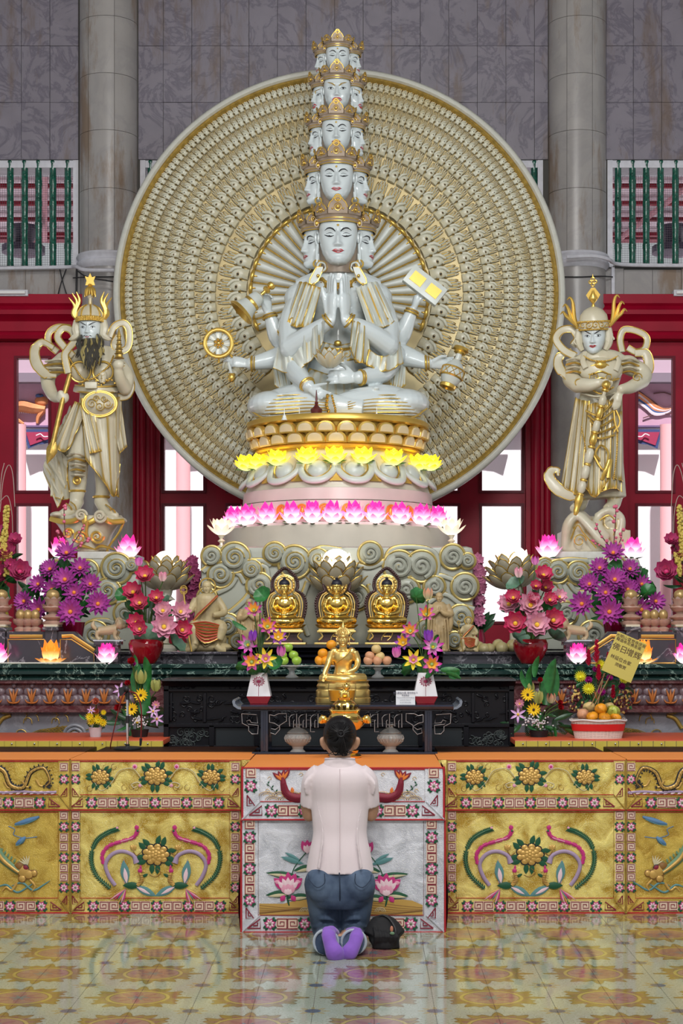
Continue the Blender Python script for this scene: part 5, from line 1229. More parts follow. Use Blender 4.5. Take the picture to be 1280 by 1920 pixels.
beads(m,catmull([GL(1158,800,-.2),GL(1156,850,-.24),GL(1150,900,-.26)],8),.0075,1); beads(m,catmull([GL(1090,800,-.22),GL(1098,850,-.24),GL(1092,900,-.26)],8),.006,1)
loop(m,[GL(1128,900,-.25),GL(1136,880,-.27),GL(1144,862,-.26),(GL(1140,896,-.26))],.016,.01,k=1)
m.tube([GL(1092,738,-.1),GL(1120,744,-.2),GL(1156,736,-.1)],.02,8,0,flat=.5,sm=4)
for s_ in (0,1):m.tube([GL(1150,760,-.2),GL(1162-10*s_,790,-.22),GL(1150+8*s_,810,-.24)],.008,6,1,sm=3)
m.build('girdle',gm,g2,w=True)
t=thing('guardian_club','long gold-jointed ivory club planted on the rock by the young guardian','club',GL(1079,962,-.22))
a_,b_=Vector(GL(1136,722,-.30)),Vector(GL(1078,966,-.28)); q=b_-a_; Lb=q.length; Mx=Matrix.Translation(a_) @ q.to_track_quat('Z','Y').to_matrix().to_4x4(); kk=[.035,.036,.03]
m=MB(); g_=MB()
g_.ell((0,0,0),.036,16,10,0,Mx); 
secs=[(.08,.16,.030,0),(.17,.26,.026,1),(.27,.36,.028,0),(.37,.46,.030,1),(.49,.60,.032,0),(.62,.72,.032,0),(.74,.83,.032,0)]
for (t0,t1,r_,g_on) in secs:(g_ if g_on else m).lathe([(r_*.6,Lb*t0),(r_,Lb*(t0+.02)),(r_*1.05,Lb*(t0+t1)/2),(r_,Lb*(t1-.02)),(r_*.6,Lb*t1)],10,0,Mx)
for tt in (.04,.165,.265,.365,.475,.61,.73,.84):g_.lathe([(.018,Lb*(tt-.012)),(.03,Lb*(tt-.004)),(.03,Lb*(tt+.004)),(.018,Lb*(tt+.012))],14,0,Mx)
g_.lathe([(.022,Lb*.84),(.034,Lb*.87),(.03,Lb*.91),(.02,Lb*.95),(.024,Lb*.96),(.014,Lb*1.0)],14,0,Mx); m.tube([tuple(a_+q*.02),tuple(a_+q*.95)],.014,8)
split(m,'club_section',M_['ivory_warm'],t,w=True); split(g_,'gold_joint',M_['gold'],t,w=True)
Hh=66*u; hc=Vector(GL(1113,630,-.06)); gl2=Vector(g2.location); HX=xf(hc,Hh,rx=radians(10),rz=radians(-14))
face(g2,Matrix.Translation(-gl2) @ HX,'stern',ring=False)
m=MB(); strip(m,[(-.08,-.282),(-.03,-.268),(0,-.272),(.03,-.268),(.08,-.282)],[.002,.012,.010,.012,.002],0); strip(m,[(-.06,-.292),(0,-.31),(.06,-.292)],[.002,.014,.002],0); MB().merge(m,HX).build('lips',M_['red_lip'],g2,w=True)
m=MB(); HM=HX
m.lathe([(.38,.16),(.42,.20),(.43,.36),(.45,.42),(.40,.43)],30,0,HM,caps=False); m.lathe([(.41,.42),(.38,.58),(.27,.72),(.12,.80),(.05,.82)],30,0,HM,caps=False)
for zz_,r_ in ((.18,.41),(.40,.445)):beads(m,[tuple(HM @ Vector((r_*cos(a),r_*sin(a),zz_))) for a in [2*pi*i/50 for i in range(51)]],.008,1)
for k in range(6):a=-pi/2+(k-2.5)*.42; c_=HM @ Vector((.44*cos(a),.44*sin(a),.30)); spiral(m,tuple(c_),.028,1.4,.005,1,1 if k % 2 else -1)
m.lathe([(.06,.80),(.05,.86),(.03,.9),(.12,1.0),(.13,1.06),(.05,1.2),(.02,1.28)],14,1,HM); m.prism([(-.2,1.14),(-.13,1.02),(-.06,.98),(-.1,1.12),(0,1.26),(.1,1.12),(.06,.98),(.13,1.02),(.2,1.14),(.05,1.34),(-.05,1.34)],.04,1,HM)
for (x,z,r_) in ((0,1.42,.045),(-.07,1.5,.04),(.07,1.5,.04),(0,1.58,.045)):m.tube([tuple(HM @ Vector((x+r_*cos(a),0,z+r_*sin(a)))) for a in [2*pi*i/12 for i in range(12)]],.006,6,1,closed=True)
m.tube([tuple(HM @ Vector((0,0,z))) for z in (1.6,1.72)],[.008,.001],6,1)
for s in (-1,1):
    for (dx,h_) in ((0,1.05),(.13,.86),(.2,.66)):m.tube([tuple(HM @ Vector(p)) for p in ((s*.44,.05,.25),(s*(.54+dx*.6),.05,.5),(s*(.58+dx),.05,h_*.9),(s*(.66+dx),.03,h_+.05),(s*(.74+dx),.02,h_-.02))],[.012,.017,.014,.009,.003],8,1,sm=4)
    m.tube([tuple(HM @ Vector(p)) for p in ((s*.40,.0,.2),(s*.43,-.02,-.05),(s*.40,-.04,-.25),(s*.32,-.06,-.4))],[.03,.034,.03,.02],8,0,sm=3); spiral(m,tuple(HM @ Vector((s*.45,-.1,-.12))),.034,1.5,.007,0,s)
m.build('helmet',gm,g2,w=True)
rk=thing('rock_pedestal','smooth ivory wrapped-rock pedestal under the young guardian','pedestal',GL(1112,1036))
b=MB()
b.ell(GL(1110,1010,0),(54*u,.26,42*u),22,14); b.ell(GL(1084,990,-.04),(26*u,.22,34*u),18,12); b.ell(GL(1142,984,-.02),(28*u,.22,34*u),18,12); b.box(GL(1056,1036,-.24),GL(1166,1000,.2),0)
b.tube([GL(1058,1030,-.2),GL(1064,985,-.24),GL(1082,966,-.24),GL(1104,985,-.28),GL(1130,1015,-.3),GL(1150,1034,-.26)],[.05,.06,.05,.055,.06,.05],12,sm=4,flat=.7)
b.tube([GL(1116,970,-.2),GL(1140,958,-.2),GL(1162,972,-.18),GL(1160,1000,-.2),GL(1148,1020,-.2)],[.04,.05,.055,.05,.04],12,sm=4,flat=.7); b.tube([GL(1120,974,-.2),GL(1122,992,-.28),GL(1138,1010,-.28)],.04,10,sm=4)
fused(b,'rock',[M_['ivory_warm']],rk,.012,3)
m=MB(); m.tube([GL(1070,1010,-.27),GL(1082,985,-.30),GL(1094,1000,-.30),GL(1118,1028,-.33)],.006,6,1,sm=4); m.tube([GL(1120,978,-.26),GL(1140,966,-.28),GL(1154,980,-.27),GL(1150,1004,-.28)],.006,6,1,sm=4); spiral(m,GL(1086,1014,-.29),12*u,1.5,.006,1)
m.build('gold_lines',gm,rk,w=True)
# ================================================================ CLOUD-CARVED STONE BASES
def cloud_block(name,label,x0,x1,y0,y1,Yc,dep,scr,lines,round_=14,arcs=()):
    t=thing(name,label,'pedestal',tuple(P((x0+x1)/2,y1,Yc+dep/2))); s=S(Yc)
    m=MB(); a,c=P(x0,y1,Yc),P(x1,y0,Yc)
    m.box((a.x,Yc,P(0,1222,11.75).z),(c.x,Yc+dep,c.z),0,bev=.05); m.build('block',mat('block_stone',(.36,.37,.31),.35,noise=.1,nscale=3),t,w=True,angle=50)
    disc_=MB(); 
    for i,(x,y,r,d) in enumerate(scr):
        c_=P(x,y,Yc); rr=r*s
        dm=MB(); dm.ell((0,0,0),(rr*1.12,.045,rr*1.12),26,10,0)
        spiral(dm,(0,-.046,0),rr*.78,1.9,.0135*min(1,r/20)+.003,0,d,a0=random.random()*6,y=.012)
        q=MB(); spiral(q,(0,-.046,0),rr*.70,1.75,.0075,1,d,a0=random.random()*.01,y=.012); dm.merge(q)
        ring_at(dm,(0,-.012,0),(0,1,0),rr*1.1,.012,1,n=32)
        o=dm.build('cloud_scroll',gm2,t); o.location=c_-Vector(t.location); 
    lm=MB()
    for pts in lines:lm.tube([tuple(P(x,y,Yc-.01)) for x,y in pts],.016,8,1,sm=5,flat=.6,up=(0,1,0)); lm.tube([tuple(P(x+3,y+2,Yc-.012)) for x,y in pts],.018,8,0,sm=5,flat=.6,up=(0,1,0))
    if lines:lm.build('cloud_ridges',gm2,t,w=True)
    return t
gm2=[gilded('cloud_stone',(.38,.39,.32),lo=.43,hi=.49,gold=(.42,.30,.07)),mat('cloud_gold',(.50,.38,.13),.35,.55)]
cloud_block('cloud_carved_block','wide ivory block carved with gold cloud scrolls under the round pedestal',375,888,1024,1226,12.3,2.2,
  [(397,1043,17,1),(440,1046,26,1),(414,1078,22,-1),(472,1068,17,1),(515,1038,19,1),(552,1054,28,1),(596,1048,18,-1),(486,1098,22,1),(427,1172,20,1),(446,1202,14,-1),(388,1120,16,1),
   (694,1038,20,1),(748,1062,27,-1),(790,1062,27,1),(848,1044,21,1),(876,1052,13,-1),(871,1100,23,1),(814,1100,18,-1),(863,1157,21,1),(852,1200,14,-1),(762,1106,22,-1),(668,1120,22,1),(530,1120,20,-1),(520,1180,18,1),(800,1180,18,-1)],
  [[(378,1070),(400,1056),(424,1066),(446,1076),(456,1092)],[(462,1030),(468,1048),(490,1050),(505,1058)],[(460,1050),(480,1058),(496,1062),(500,1080)],[(405,1110),(428,1098),(440,1082)],[(380,1140),(420,1150),(452,1128),(470,1106)],
   [(580,1040),(600,1026),(640,1030)],[(640,1062),(664,1058),(690,1062),(720,1050)],[(718,1062),(730,1032),(760,1024),(806,1030),(818,1050),(816,1078)],[(796,1096),(820,1078),(850,1086)],[(800,1128),(830,1112),(862,1132),(886,1140)],[(500,1150),(486,1170),(480,1210)],[(575,1090),(560,1140),(575,1190)],[(690,1095),(705,1150),(690,1200)]])
cloud_block('cloud_carved_block','ivory cloud-scroll block behind the purple lilies under the bearded guardian',84,262,1046,1228,12.75,.95,
  [(219,1066,26,1),(203,1108,22,1),(178,1190,24,-1),(165,1070,18,1),(110,1075,22,-1),(248,1060,12,1),(236,1150,20,-1),(130,1130,20,1)],[[(160,1052),(180,1072),(184,1096),(200,1086)],[(160,1200),(170,1166),(196,1162),(210,1166)],[(216,1128),(240,1126),(255,1100)]])
cloud_block('cloud_carved_block','ivory cloud-scroll block behind the purple lilies under the young guardian',1008,1202,1046,1228,12.75,.95,
  [(1045,1072,20,-1),(1083,1074,20,1),(1020,1062,14,1),(1150,1066,22,1),(1110,1190,24,1),(1130,1130,20,-1),(1060,1150,20,1),(1186,1100,18,1)],[[(1028,1070),(1050,1104),(1050,1130),(1056,1160)],[(1064,1092),(1078,1108),(1100,1110)],[(1086,1130),(1102,1160),(1094,1190)],[(1040,1052),(1066,1048),(1100,1050)]])
for (x0,x1,lab) in ((145,240,'pale stone slab between the bearded guardian pedestal and its cloud block'),(1042,1172,'pale stone slab between the young guardian rock and its cloud block')):
    a,c=P(x0,1047,12.95),P(x1,1034,12.95)
    tag(MB().box((a.x,12.95,P(0,1046,12.75).z),(c.x,13.9,c.z),0,bev=.006).build('stone_slab',mat('slab_stone',(.55,.55,.5),.4,noise=.08)),lab,'slab')
for x,lab in ((372,'left'),):
    pass
# ================================================================ STONE ALTAR COUNTER
green=marble('green_marble',(.010,.030,.026),(.35,.5,.42),4.5,.75,.12,rnd=False,width=.018)
redm=marble('red_marble',(.085,.022,.026),(.22,.12,.12),9,.5,.25,rnd=False)
greym=marble('grey_marble_panel',(.20,.20,.23),(.33,.33,.36),3,.4,.25,rnd=False)
darkm=marble('dark_grey_marble',(.055,.05,.062),(.38,.36,.40),3.4,.7,.14,rnd=False,width=.022)
blackw=mat('black_lacquer_wood',(.005,.005,.008),.38,spec=.25)
YC=11.3
def Xc(px,Y=YC):return P(px,0,Y).x
def Zc(py,Y=YC):return P(0,py,Y).z
xl,xr=-2.9,3.2
ct=thing('altar_counter','long stone altar counter with green marble edge and red lotus frieze','altar',(0.05,YC+1,0))
e=MB().sweep_x([(YC+3.2,Zc(1245)),(YC-.02,Zc(1245)),(YC-.03,Zc(1247)),(YC-.03,Zc(1252)),(YC-.01,Zc(1254)),(YC-.035,Zc(1258)),(YC-.035,Zc(1264)),(YC-.0,Zc(1268)),(YC-.02,Zc(1272)),(YC-.02,Zc(1275)),(YC+3.2,Zc(1275))],xl,xr)
e.build('counter_slab',green,ct,w=True,angle=30)
MB().sweep_x([(YC+.2,Zc(1275)),(YC-.01,Zc(1275)),(YC-.01,Zc(1281)),(YC+.03,Zc(1285)),(YC+.03,Zc(1322)),(YC-.0,Zc(1325)),(YC-.03,Zc(1330)),(YC-.03,Zc(1335)),(YC+.01,Zc(1340)),(YC+.2,Zc(1340))],xl,xr).build('frieze',redm,ct,w=True,angle=30)
MB().box((xl,YC+.04,0),(xr,YC+3.1,Zc(1276))).build('counter_body',greym,ct,w=True)
lm=MB()
for (x,z,r) in ((-.045,.03,.04),(.045,.03,.04),(0,.035,.038),(-.028,.085,.034),(.028,.085,.034),(0,.125,.018)):lm.ell((x,0,z),(r,.022,r),12,6,0)
for s in (-1,0,1):lm.tube([(0,-.024,.012),(s*.014,-.028,.06),(s*.03,-.024,.105)],[.008,.009,.002],6,1,sm=3)
for s in (-1,1):lm.tube([(0,-.024,.01),(s*.03,-.026,.015),(s*.045,-.024,.035)],[.007,.006,.002],6,1,sm=3)
lme=lm.mesh('lotus_relief',[marble('relief_stone',(.14,.10,.115),(.25,.18,.2),9,.4,.3,rnd=False),mat('orange_paint',(.42,.13,.02),.45)],60)
for px in list(range(-43,262,34))+list(range(1019,1330,34)):
    inst(lme,'lotus_relief',ct,Matrix.Translation((Xc(px+34*.0)-ct.location.x,YC+.03-ct.location.y,Zc(1321))))
for (ox,s) in ((0,1),(1270,-1)):
    m=MB()
    def q(px,py):return tuple(P(ox+s*px,py,YC+.03))
    m.tube([q(-8,1366),q(4,1348),(q(20,1341))],.014,8,0,sm=4,flat=.5,up=(0,1,0))
    for (x,y,r) in ((60,1347,12),(52,1352,8),(116,1348,12),(104,1352,7),(140,1372,16),(40,1376,10)):m.tube([q(x-r,y+4),q(x-r*.8,y-r*.5),q(x,y-r*.8),q(x+r*.8,y-r*.4),q(x+r,y+5)],.0035,5,0,sm=4)
    for k in range(8):m.tube([q(60+k*6,1374),q(78+k*7,1368-k),q(92+k*7,1372+k*.5),q(110+k*8,1360+k)],.003,5,0,sm=5)
    m.build('gold_line_carving',M_['gold_dark'],ct,w=True)
    m=MB()
    for r in (22,16,9):m.tube([q(140-r,1384),q(140-r*.7,1384-r*.8),q(140,1384-r*1.1),q(140+r*.7,1384-r*.8),q(140+r,1384)],.012,8,0,sm=5)
    m.build('wave_carving',greym,ct,w=True)
# grey steps on the counter, left and right of the black centre
stp={}
for (a,b,lab) in ((-60,445,'grey marble step on the counter at the bearded guardian side'),(830,1345,'grey marble step on the counter at the young guardian side')):
    m=MB().sweep_x([(14.8,P(0,1222,11.75).z),(11.74,P(0,1222,11.75).z),(11.72,P(0,1226,11.75).z),(11.76,P(0,1230,11.75).z),(11.76,Zc(1245)),(14.8,Zc(1245))],P(a,0,11.75).x,P(b,0,11.75).x)
    tag(m.build('marble_step',darkm,angle=30),lab,'step')
yb=11.55
pr=[(12.28,P(0,1209,yb).z)]; k=0
zs=[1209,1214,1217,1222,1226,1232,1236,1241,1246]
ys=[11.55,11.54,11.60,11.56,11.60,11.54,11.58,11.52,11.50]
for y,zp in zip(ys,zs):pr.append((y,P(0,zp,yb).z)); 
zbot=Zc(1245); pr=[(y,max(z,zbot)) for y,z in pr]+[(12.28,zbot)]
tag(MB().sweep_x(pr,P(446,0,yb).x,P(829,0,yb).x).build('black_plinth',blackw,angle=30),'long black moulded plinth carrying the three haloed gold buddhas','plinth')
# black carved altar table in the middle
YB=10.62
bt=thing('carved_altar_table','large black carved wooden altar table behind the low offering table','table',tuple(P(635,1740,YB+.3))); bt.location.z=0
zt_=P(0,1273,YB).z; xa_,xb_=P(304,0,YB).x,P(966,0,YB).x
m=MB().sweep_x([(YC-.05,zt_),(YB-.03,zt_),(YB-.035,zt_-.012),(YB,zt_-.03),(YB+.02,zt_-.05),(YC-.05,zt_-.05)],xa_,xb_); m.build('tabletop',blackw,bt,w=True,angle=30)
MB().box((xa_+.02,YB+.04,0),(xb_-.02,YC-.08,zt_-.05)).build('carcass',blackw,bt,w=True)
fr=MB()
def bx(m,x0,x1,p0,p1,d0,d1,k=0):m.box((P(x0,0,YB).x,YB+d0,P(0,p1,YB).z),(P(x1,0,YB).x,YB+d1,P(0,p0,YB).z),k)
for (x0,x1,p0,p1) in ((306,964,1292,1297),(306,964,1357,1364),(306,964,1398,1404),(306,316,1285,1420),(391,401,1360,1420),(476,486,1360,1420),(784,794,1360,1420),(869,879,1360,1420),(954,964,1285,1420),(318,322,1300,1352),(948,952,1300,1352),(380,386,1300,1355),(884,890,1300,1355)):bx(fr,x0,x1,p0,p1,.015,.05)
fr.build('frame',blackw,bt,w=True,bevel=.003)
random.seed(11)
carv=MB()
for k in range(150):
    x=random.uniform(312,958); y=random.choice((1282,1286,1310,1320,1330,1340,1348)); sgn=random.choice((-1,1))
    spiral(carv,tuple(P(x,y,YB+.035)),random.uniform(4,8)*S(YB),1.3,.0045,0,sgn,a0=random.random()*6,n=14)
for k in range(60):
    x=random.uniform(312,958); y=random.choice((1305,1318,1335,1348)); a=random.random()*3
    carv.tube([tuple(P(x+12*t*cos(a)+3*sin(5*t),y+6*t*sin(a),YB+.032)) for t in (-1,-.5,0,.5,1)],[.002,.006,.008,.006,.002],6,0,sm=2)
tag(carv.build('scroll_carving',blackw,bt,w=True),kind='stuff')
c2=MB(); 
for k in range(90):
    x=random.choice((random.uniform(404,474),random.uniform(490,780),random.uniform(798,866),random.uniform(320,388),random.uniform(882,950))); y=random.uniform(1370,1396)
    spiral(c2,tuple(P(x,y,YB+.035)),random.uniform(5,10)*S(YB),1.3,.004,0,random.choice((-1,1)),a0=random.random()*6,n=14)
tag(c2.build('lower_carving',mat('greenish_carving',(.04,.05,.05),.4,spec=.3),bt,w=True),kind='stuff')
MB().box((P(404,0,YB).x,YB+.03,P(0,1398,YB).z),(P(866,0,YB).x,YB+.045,P(0,1366,YB).z)).build('carved_panel',mat('grey_carved_panel',(.02,.024,.028),.4,spec=.3),bt,w=True)
# ================================================================ BALUSTRADES WITH SMALL FINIALS
YQ=11.62
def bal(label,ox,s,xs_posts):
    t=thing('marble_balustrade',label,'balustrade',tuple(P(ox+s*95,1245,YQ))); t.location.z=Zc(1245)
    z0=Zc(1245)
    def b2(m,x0,x1,p0,d0=0,d1=.08,k=0,p1=None):
        X0,X1=sorted((P(ox+s*x0,0,YQ).x,P(ox+s*x1,0,YQ).x)); m.box((X0,YQ+d0,z0 if p1 is None else P(0,p1,YQ).z),(X1,YQ+d1,P(0,p0,YQ).z),k)
    for x in xs_posts:m=MB(); b2(m,x-11,x+11,1182,-.03,.12); b2(m,x-15,x+15,1176,-.05,.14,0,1182); b2(m,x-13,x+13,1171,-.045,.13,1,1175); m.build('post',[darkm,M_['ivory_warm']],t,w=True)
    m=MB(); b2(m,12,84,1184); m.build('panel',darkm,t,w=True)
    m=MB(); pts=[(106,1243),(178,1243),(178,1220),(140,1184),(106,1184)]; m.prism([(P(ox+s*x,0,YQ).x,max(z0,P(0,y,YQ).z)) for x,y in pts],.08,0,Matrix.Translation((0,YQ,0))); m.build('panel',darkm,t,w=True)
    g=MB()
    def ln(p,r=.0045,cl=True):g.tube([tuple(P(ox+s*x,y,YQ-.002)) for x,y in p],r,6,0,closed=cl,up=(0,1,0),flat=.6)
    ln([(15,1199),(83,1199),(83,1243),(15,1243)]); ln([(113,1243),(113,1199),(134,1199),(176,1226),(176,1243)]); ln([(18,1193),(80,1193)],.014,False); ln([(116,1193),(135,1192),(177,1220)],.014,False)
    g.build('gold_lines',mat('gold_orange_line',(.55,.30,.06),.35,.5),t,w=True)
bal('dark marble balustrade with gold line panels on the bearded guardian side',0,1,(0,97)); bal('dark marble balustrade with gold line panels on the young guardian side',1281,-1,(4,97))
ped_s=MB(); 
fi=MB(); fi.lathe([(.07,0),(.075,.015),(.05,.03),(.085,.05),(.03,.075),(.03,.085),(.055,.095),(.075,.12),(.07,.13),(.045,.125),(.05,.16),(.062,.18)],14,0)
for k in range(8):a=k*pi/4; petal(fi,(.02*cos(a),.02*sin(a),.085),(cos(a),sin(a),.5),(0,0,1),.08,.055,0,curl=.6)
for k in range(8):a=k*pi/4+.3; petal(fi,(.03*cos(a),.03*sin(a),.14),(cos(a),sin(a),1.2),(0,0,1),.06,.045,1,curl=.3)
fi.ell((0,0,.205),(.048,.048,.042),14,8,2)
f_me=fi.mesh('lotus_finial',[mat('pink_stone',(.42,.26,.20),.4,noise=.2),mat('pale_stone',(.5,.42,.36),.4),mat('gilt_stone',(.45,.30,.12),.35,.4)],60)
for (x,lab) in ((0,'small carved lotus finial with gilt ball on the post at the extreme left edge'),(97,'small carved lotus finial with gilt ball on the balustrade post below the purple lilies'),(1184,'small carved lotus finial on the balustrade post right behind the red bucket'),(1277,'small carved lotus finial on the outermost post beside the standing orchids')):
    o=put(f_me,'lotus_finial'); o.location=(P(x,0,YQ).x,YQ+.04,P(0,1171,YQ).z); tag(o,lab,'finial')
# rows of three small buds on the rails
for (xs_,lab0) in (((36,50,64),'bearded guardian side'),((1213,1228,1245),'young guardian side')):
    for k,x in enumerate(xs_):
        m=MB(); m.lathe([(.04,0),(.045,.02),(.02,.035),(.05,.06),(.055,.08),(.03,.09)],12,0); m.ell((0,0,.115),(.034,.034,.04),12,8,1)
        for q in range(7):a=q*.9; petal(m,(.02*cos(a),.02*sin(a),.05),(cos(a),sin(a),.7),(0,0,1),.05,.035,0,curl=.5)
        o=m.build('stone_lotus_cup',[bpy.data.materials['pink_stone'],bpy.data.materials['gilt_stone']],angle=60); o.location=(P(x,0,YQ).x,YQ+.04,P(0,1184,YQ).z)
        tag(o,'%s of three small stone lotus cups on the rail, %s' % (('outermost','middle','innermost')[k if x < 600 else 2-k],lab0),'ornament')
# lions on posts
def lion(loc,s,label):
    t=thing('stone_lion',label,'figurine',loc); b=MB()
    b.tube([(-.07*s,0,.07),(0,0,.075),(.06*s,0,.085)],[.03,.034,.036],12,sm=3); b.ell((.085*s,-.01,.115),(.034,.034,.036),12,8); b.ell((.112*s,-.015,.105),(.018,.02,.018),10,6)
    for (x,y) in ((-.07,-.018),(-.06,.022),(.055,-.018),(.065,.022)):b.tube([(x*s,y,.07),(x*s-.008*s,y-.003,.035),(x*s+.012*s,y-.004,.008)],[.018,.013,.014],8,sm=3)
    b.tube([(-.085*s,0,.08),(-.11*s,0,.11),(-.10*s,0,.14)],[.012,.016,.006],8,sm=3)
    for k in range(9):a=k*.7; b.ell((.075*s+.03*cos(a)*.6,.0+.0,.125+.03*sin(a)),.014,8,6)
    for e_ in (-1,1):b.ell((.075*s,e_*.025,.145),.011,6,5)
    me=fuse(b,.0045,1); me.materials.clear(); me.materials.append(gilded('lion_stone%d' % int(s+2),(.52,.40,.24),gold=(.45,.28,.08),lo=.42,hi=.5)); put(me,'body',t)
    MB().box((-.10,-.05,-.0),(.11,.06,.008)).build('base',M_['white_paint'],t)
for (x,s,lab) in ((200,1,'small gilt stone lion on a post facing the red pot, bearded guardian side'),(1081,-1,'small gilt stone lion on a post facing the red pot, young guardian side')):
    zt2=P(0,1202,YQ-.1).z
    t=thing('lion_post','dark marble post under the small lion on the %s' % ('bearded guardian side' if s > 0 else 'young guardian side'),'post',(P(x,0,YQ-.1).x,YQ-.02,Zc(1245)))
    h=zt2-Zc(1245); MB().box((-.075,-.07,0),(.075,.07,h-.03)).build('shaft',darkm,t); MB().box((-.09,-.085,h-.03),(.09,.085,h),bev=.006).build('cap',darkm,t)
    lion((t.location.x,YQ-.02,zt2),s,lab)
# ================================================================ PLACEHOLDER-FREE SMALL STATUES
gb,gs=M_['gold_ball'],M_['gold_soft']
def seated(parent,s,mat_,robe,voxel=.004,bare=False):
    """seated buddha, height about 1 unit * s from knees to crown; built at the parent's origin"""
    b=MB()
    T=Matrix.Diagonal((s,s,s,1))
    c=MB()
    c.tube([(-.38,-.05,.09),(-.2,-.2,.08),(.05,-.28,.07),(.25,-.2,.07)],[.085,.09,.07,.05],14,sm=4); c.tube([(.38,-.05,.09),(.2,-.18,.09),(-.05,-.26,.10),(-.2,-.2,.10)],[.085,.09,.065,.04],14,sm=4)
    c.ell((0,.02,.08),(.34,.22,.09),20,10); c.tube([(0,.04,.12),(0,.04,.28),(0,.03,.45),(0,.03,.56)],[.19,.15,.19,.15],18,flat=.68,up=(0,1,0),sm=4)
    c.ell((-.15,.03,.56),(.085,.08,.08),12,8); c.ell((.15,.03,.56),(.085,.08,.08),12,8); c.tube([(0,.03,.58),(0,.02,.7)],[.075,.065],12)
    if bare:
        c.tube([(-.2,.03,.56),(-.25,.0,.4),(-.30,-.12,.26),(-.34,-.2,.14)],[.07,.06,.048,.035],12,sm=4); hand(c,(-.34,-.2,.15),(-.1,-.5,-1),(1,-.3,0),.16,curl=(.15,.15,.15,.2),thumb=(.4,.2))
        c.tube([(.2,.03,.56),(.26,.02,.4),(.22,-.12,.26),(.08,-.2,.2)],[.07,.06,.048,.035],12,sm=4); hand(c,(.08,-.2,.19),(-1,-.1,0),(0,-.5,.5),.15,curl=.2)
    else:
        c.tube([(-.19,.03,.56),(-.25,.02,.4),(-.2,-.12,.26),(-.05,-.22,.22)],[.08,.08,.07,.045],12,sm=4); c.tube([(.19,.03,.56),(.25,.02,.4),(.2,-.12,.26),(.05,-.22,.22)],[.08,.08,.07,.045],12,sm=4); c.ell((0,-.23,.21),(.08,.06,.035),12,8)
        for k in range(6):
            a=.08+k*.055; c.tube([(-.2-.01*k,-.05,.56-k*.05),(-.24,-.1-.01*k,.38-.04*k),(-.12,-.2,.24-.02*k)],.012,6,sm=4); c.tube([(.2+.01*k,-.05,.56-k*.05),(.24,-.1-.01*k,.38-.04*k),(.12,-.2,.24-.02*k)],.012,6,sm=4)
            c.tube([(-.40+.03*k,-.12,.12-.012*k),(-.2,-.27-.006*k,.12-.014*k),(0,-.31,.10-.015*k),(.2,-.27-.006*k,.12-.014*k),(.40-.03*k,-.12,.12-.012*k)],.010,6,sm=4)
    b.merge(c,T); me=fuse(b,voxel,2); me.materials.clear(); me.materials.append(robe); put(me,'body',parent)
    hM=Matrix.Translation((0,-.01*s,.80*s)) @ Matrix.Diagonal((.30*s,)*3+(1,))
    if ('h','') not in FACE_CACHE:FACE_CACHE[('h','')]=(head_mesh(''),face_paint(''))
    hd=MB().merge(FACE_CACHE[('h','')][0],hM).build('head',robe,parent,angle=80)
    for e in (-1,1):q=MB(); ear_mesh(q,e,0); MB().merge(q,hM).build('ear',robe,hd)
    return hM
bw=mat('dark_carved_wood',(.05,.018,.018),.35,noise=.3,nscale=30); blue=mat('blue_black_hair',(.01,.01,.02),.5)
YU=11.95
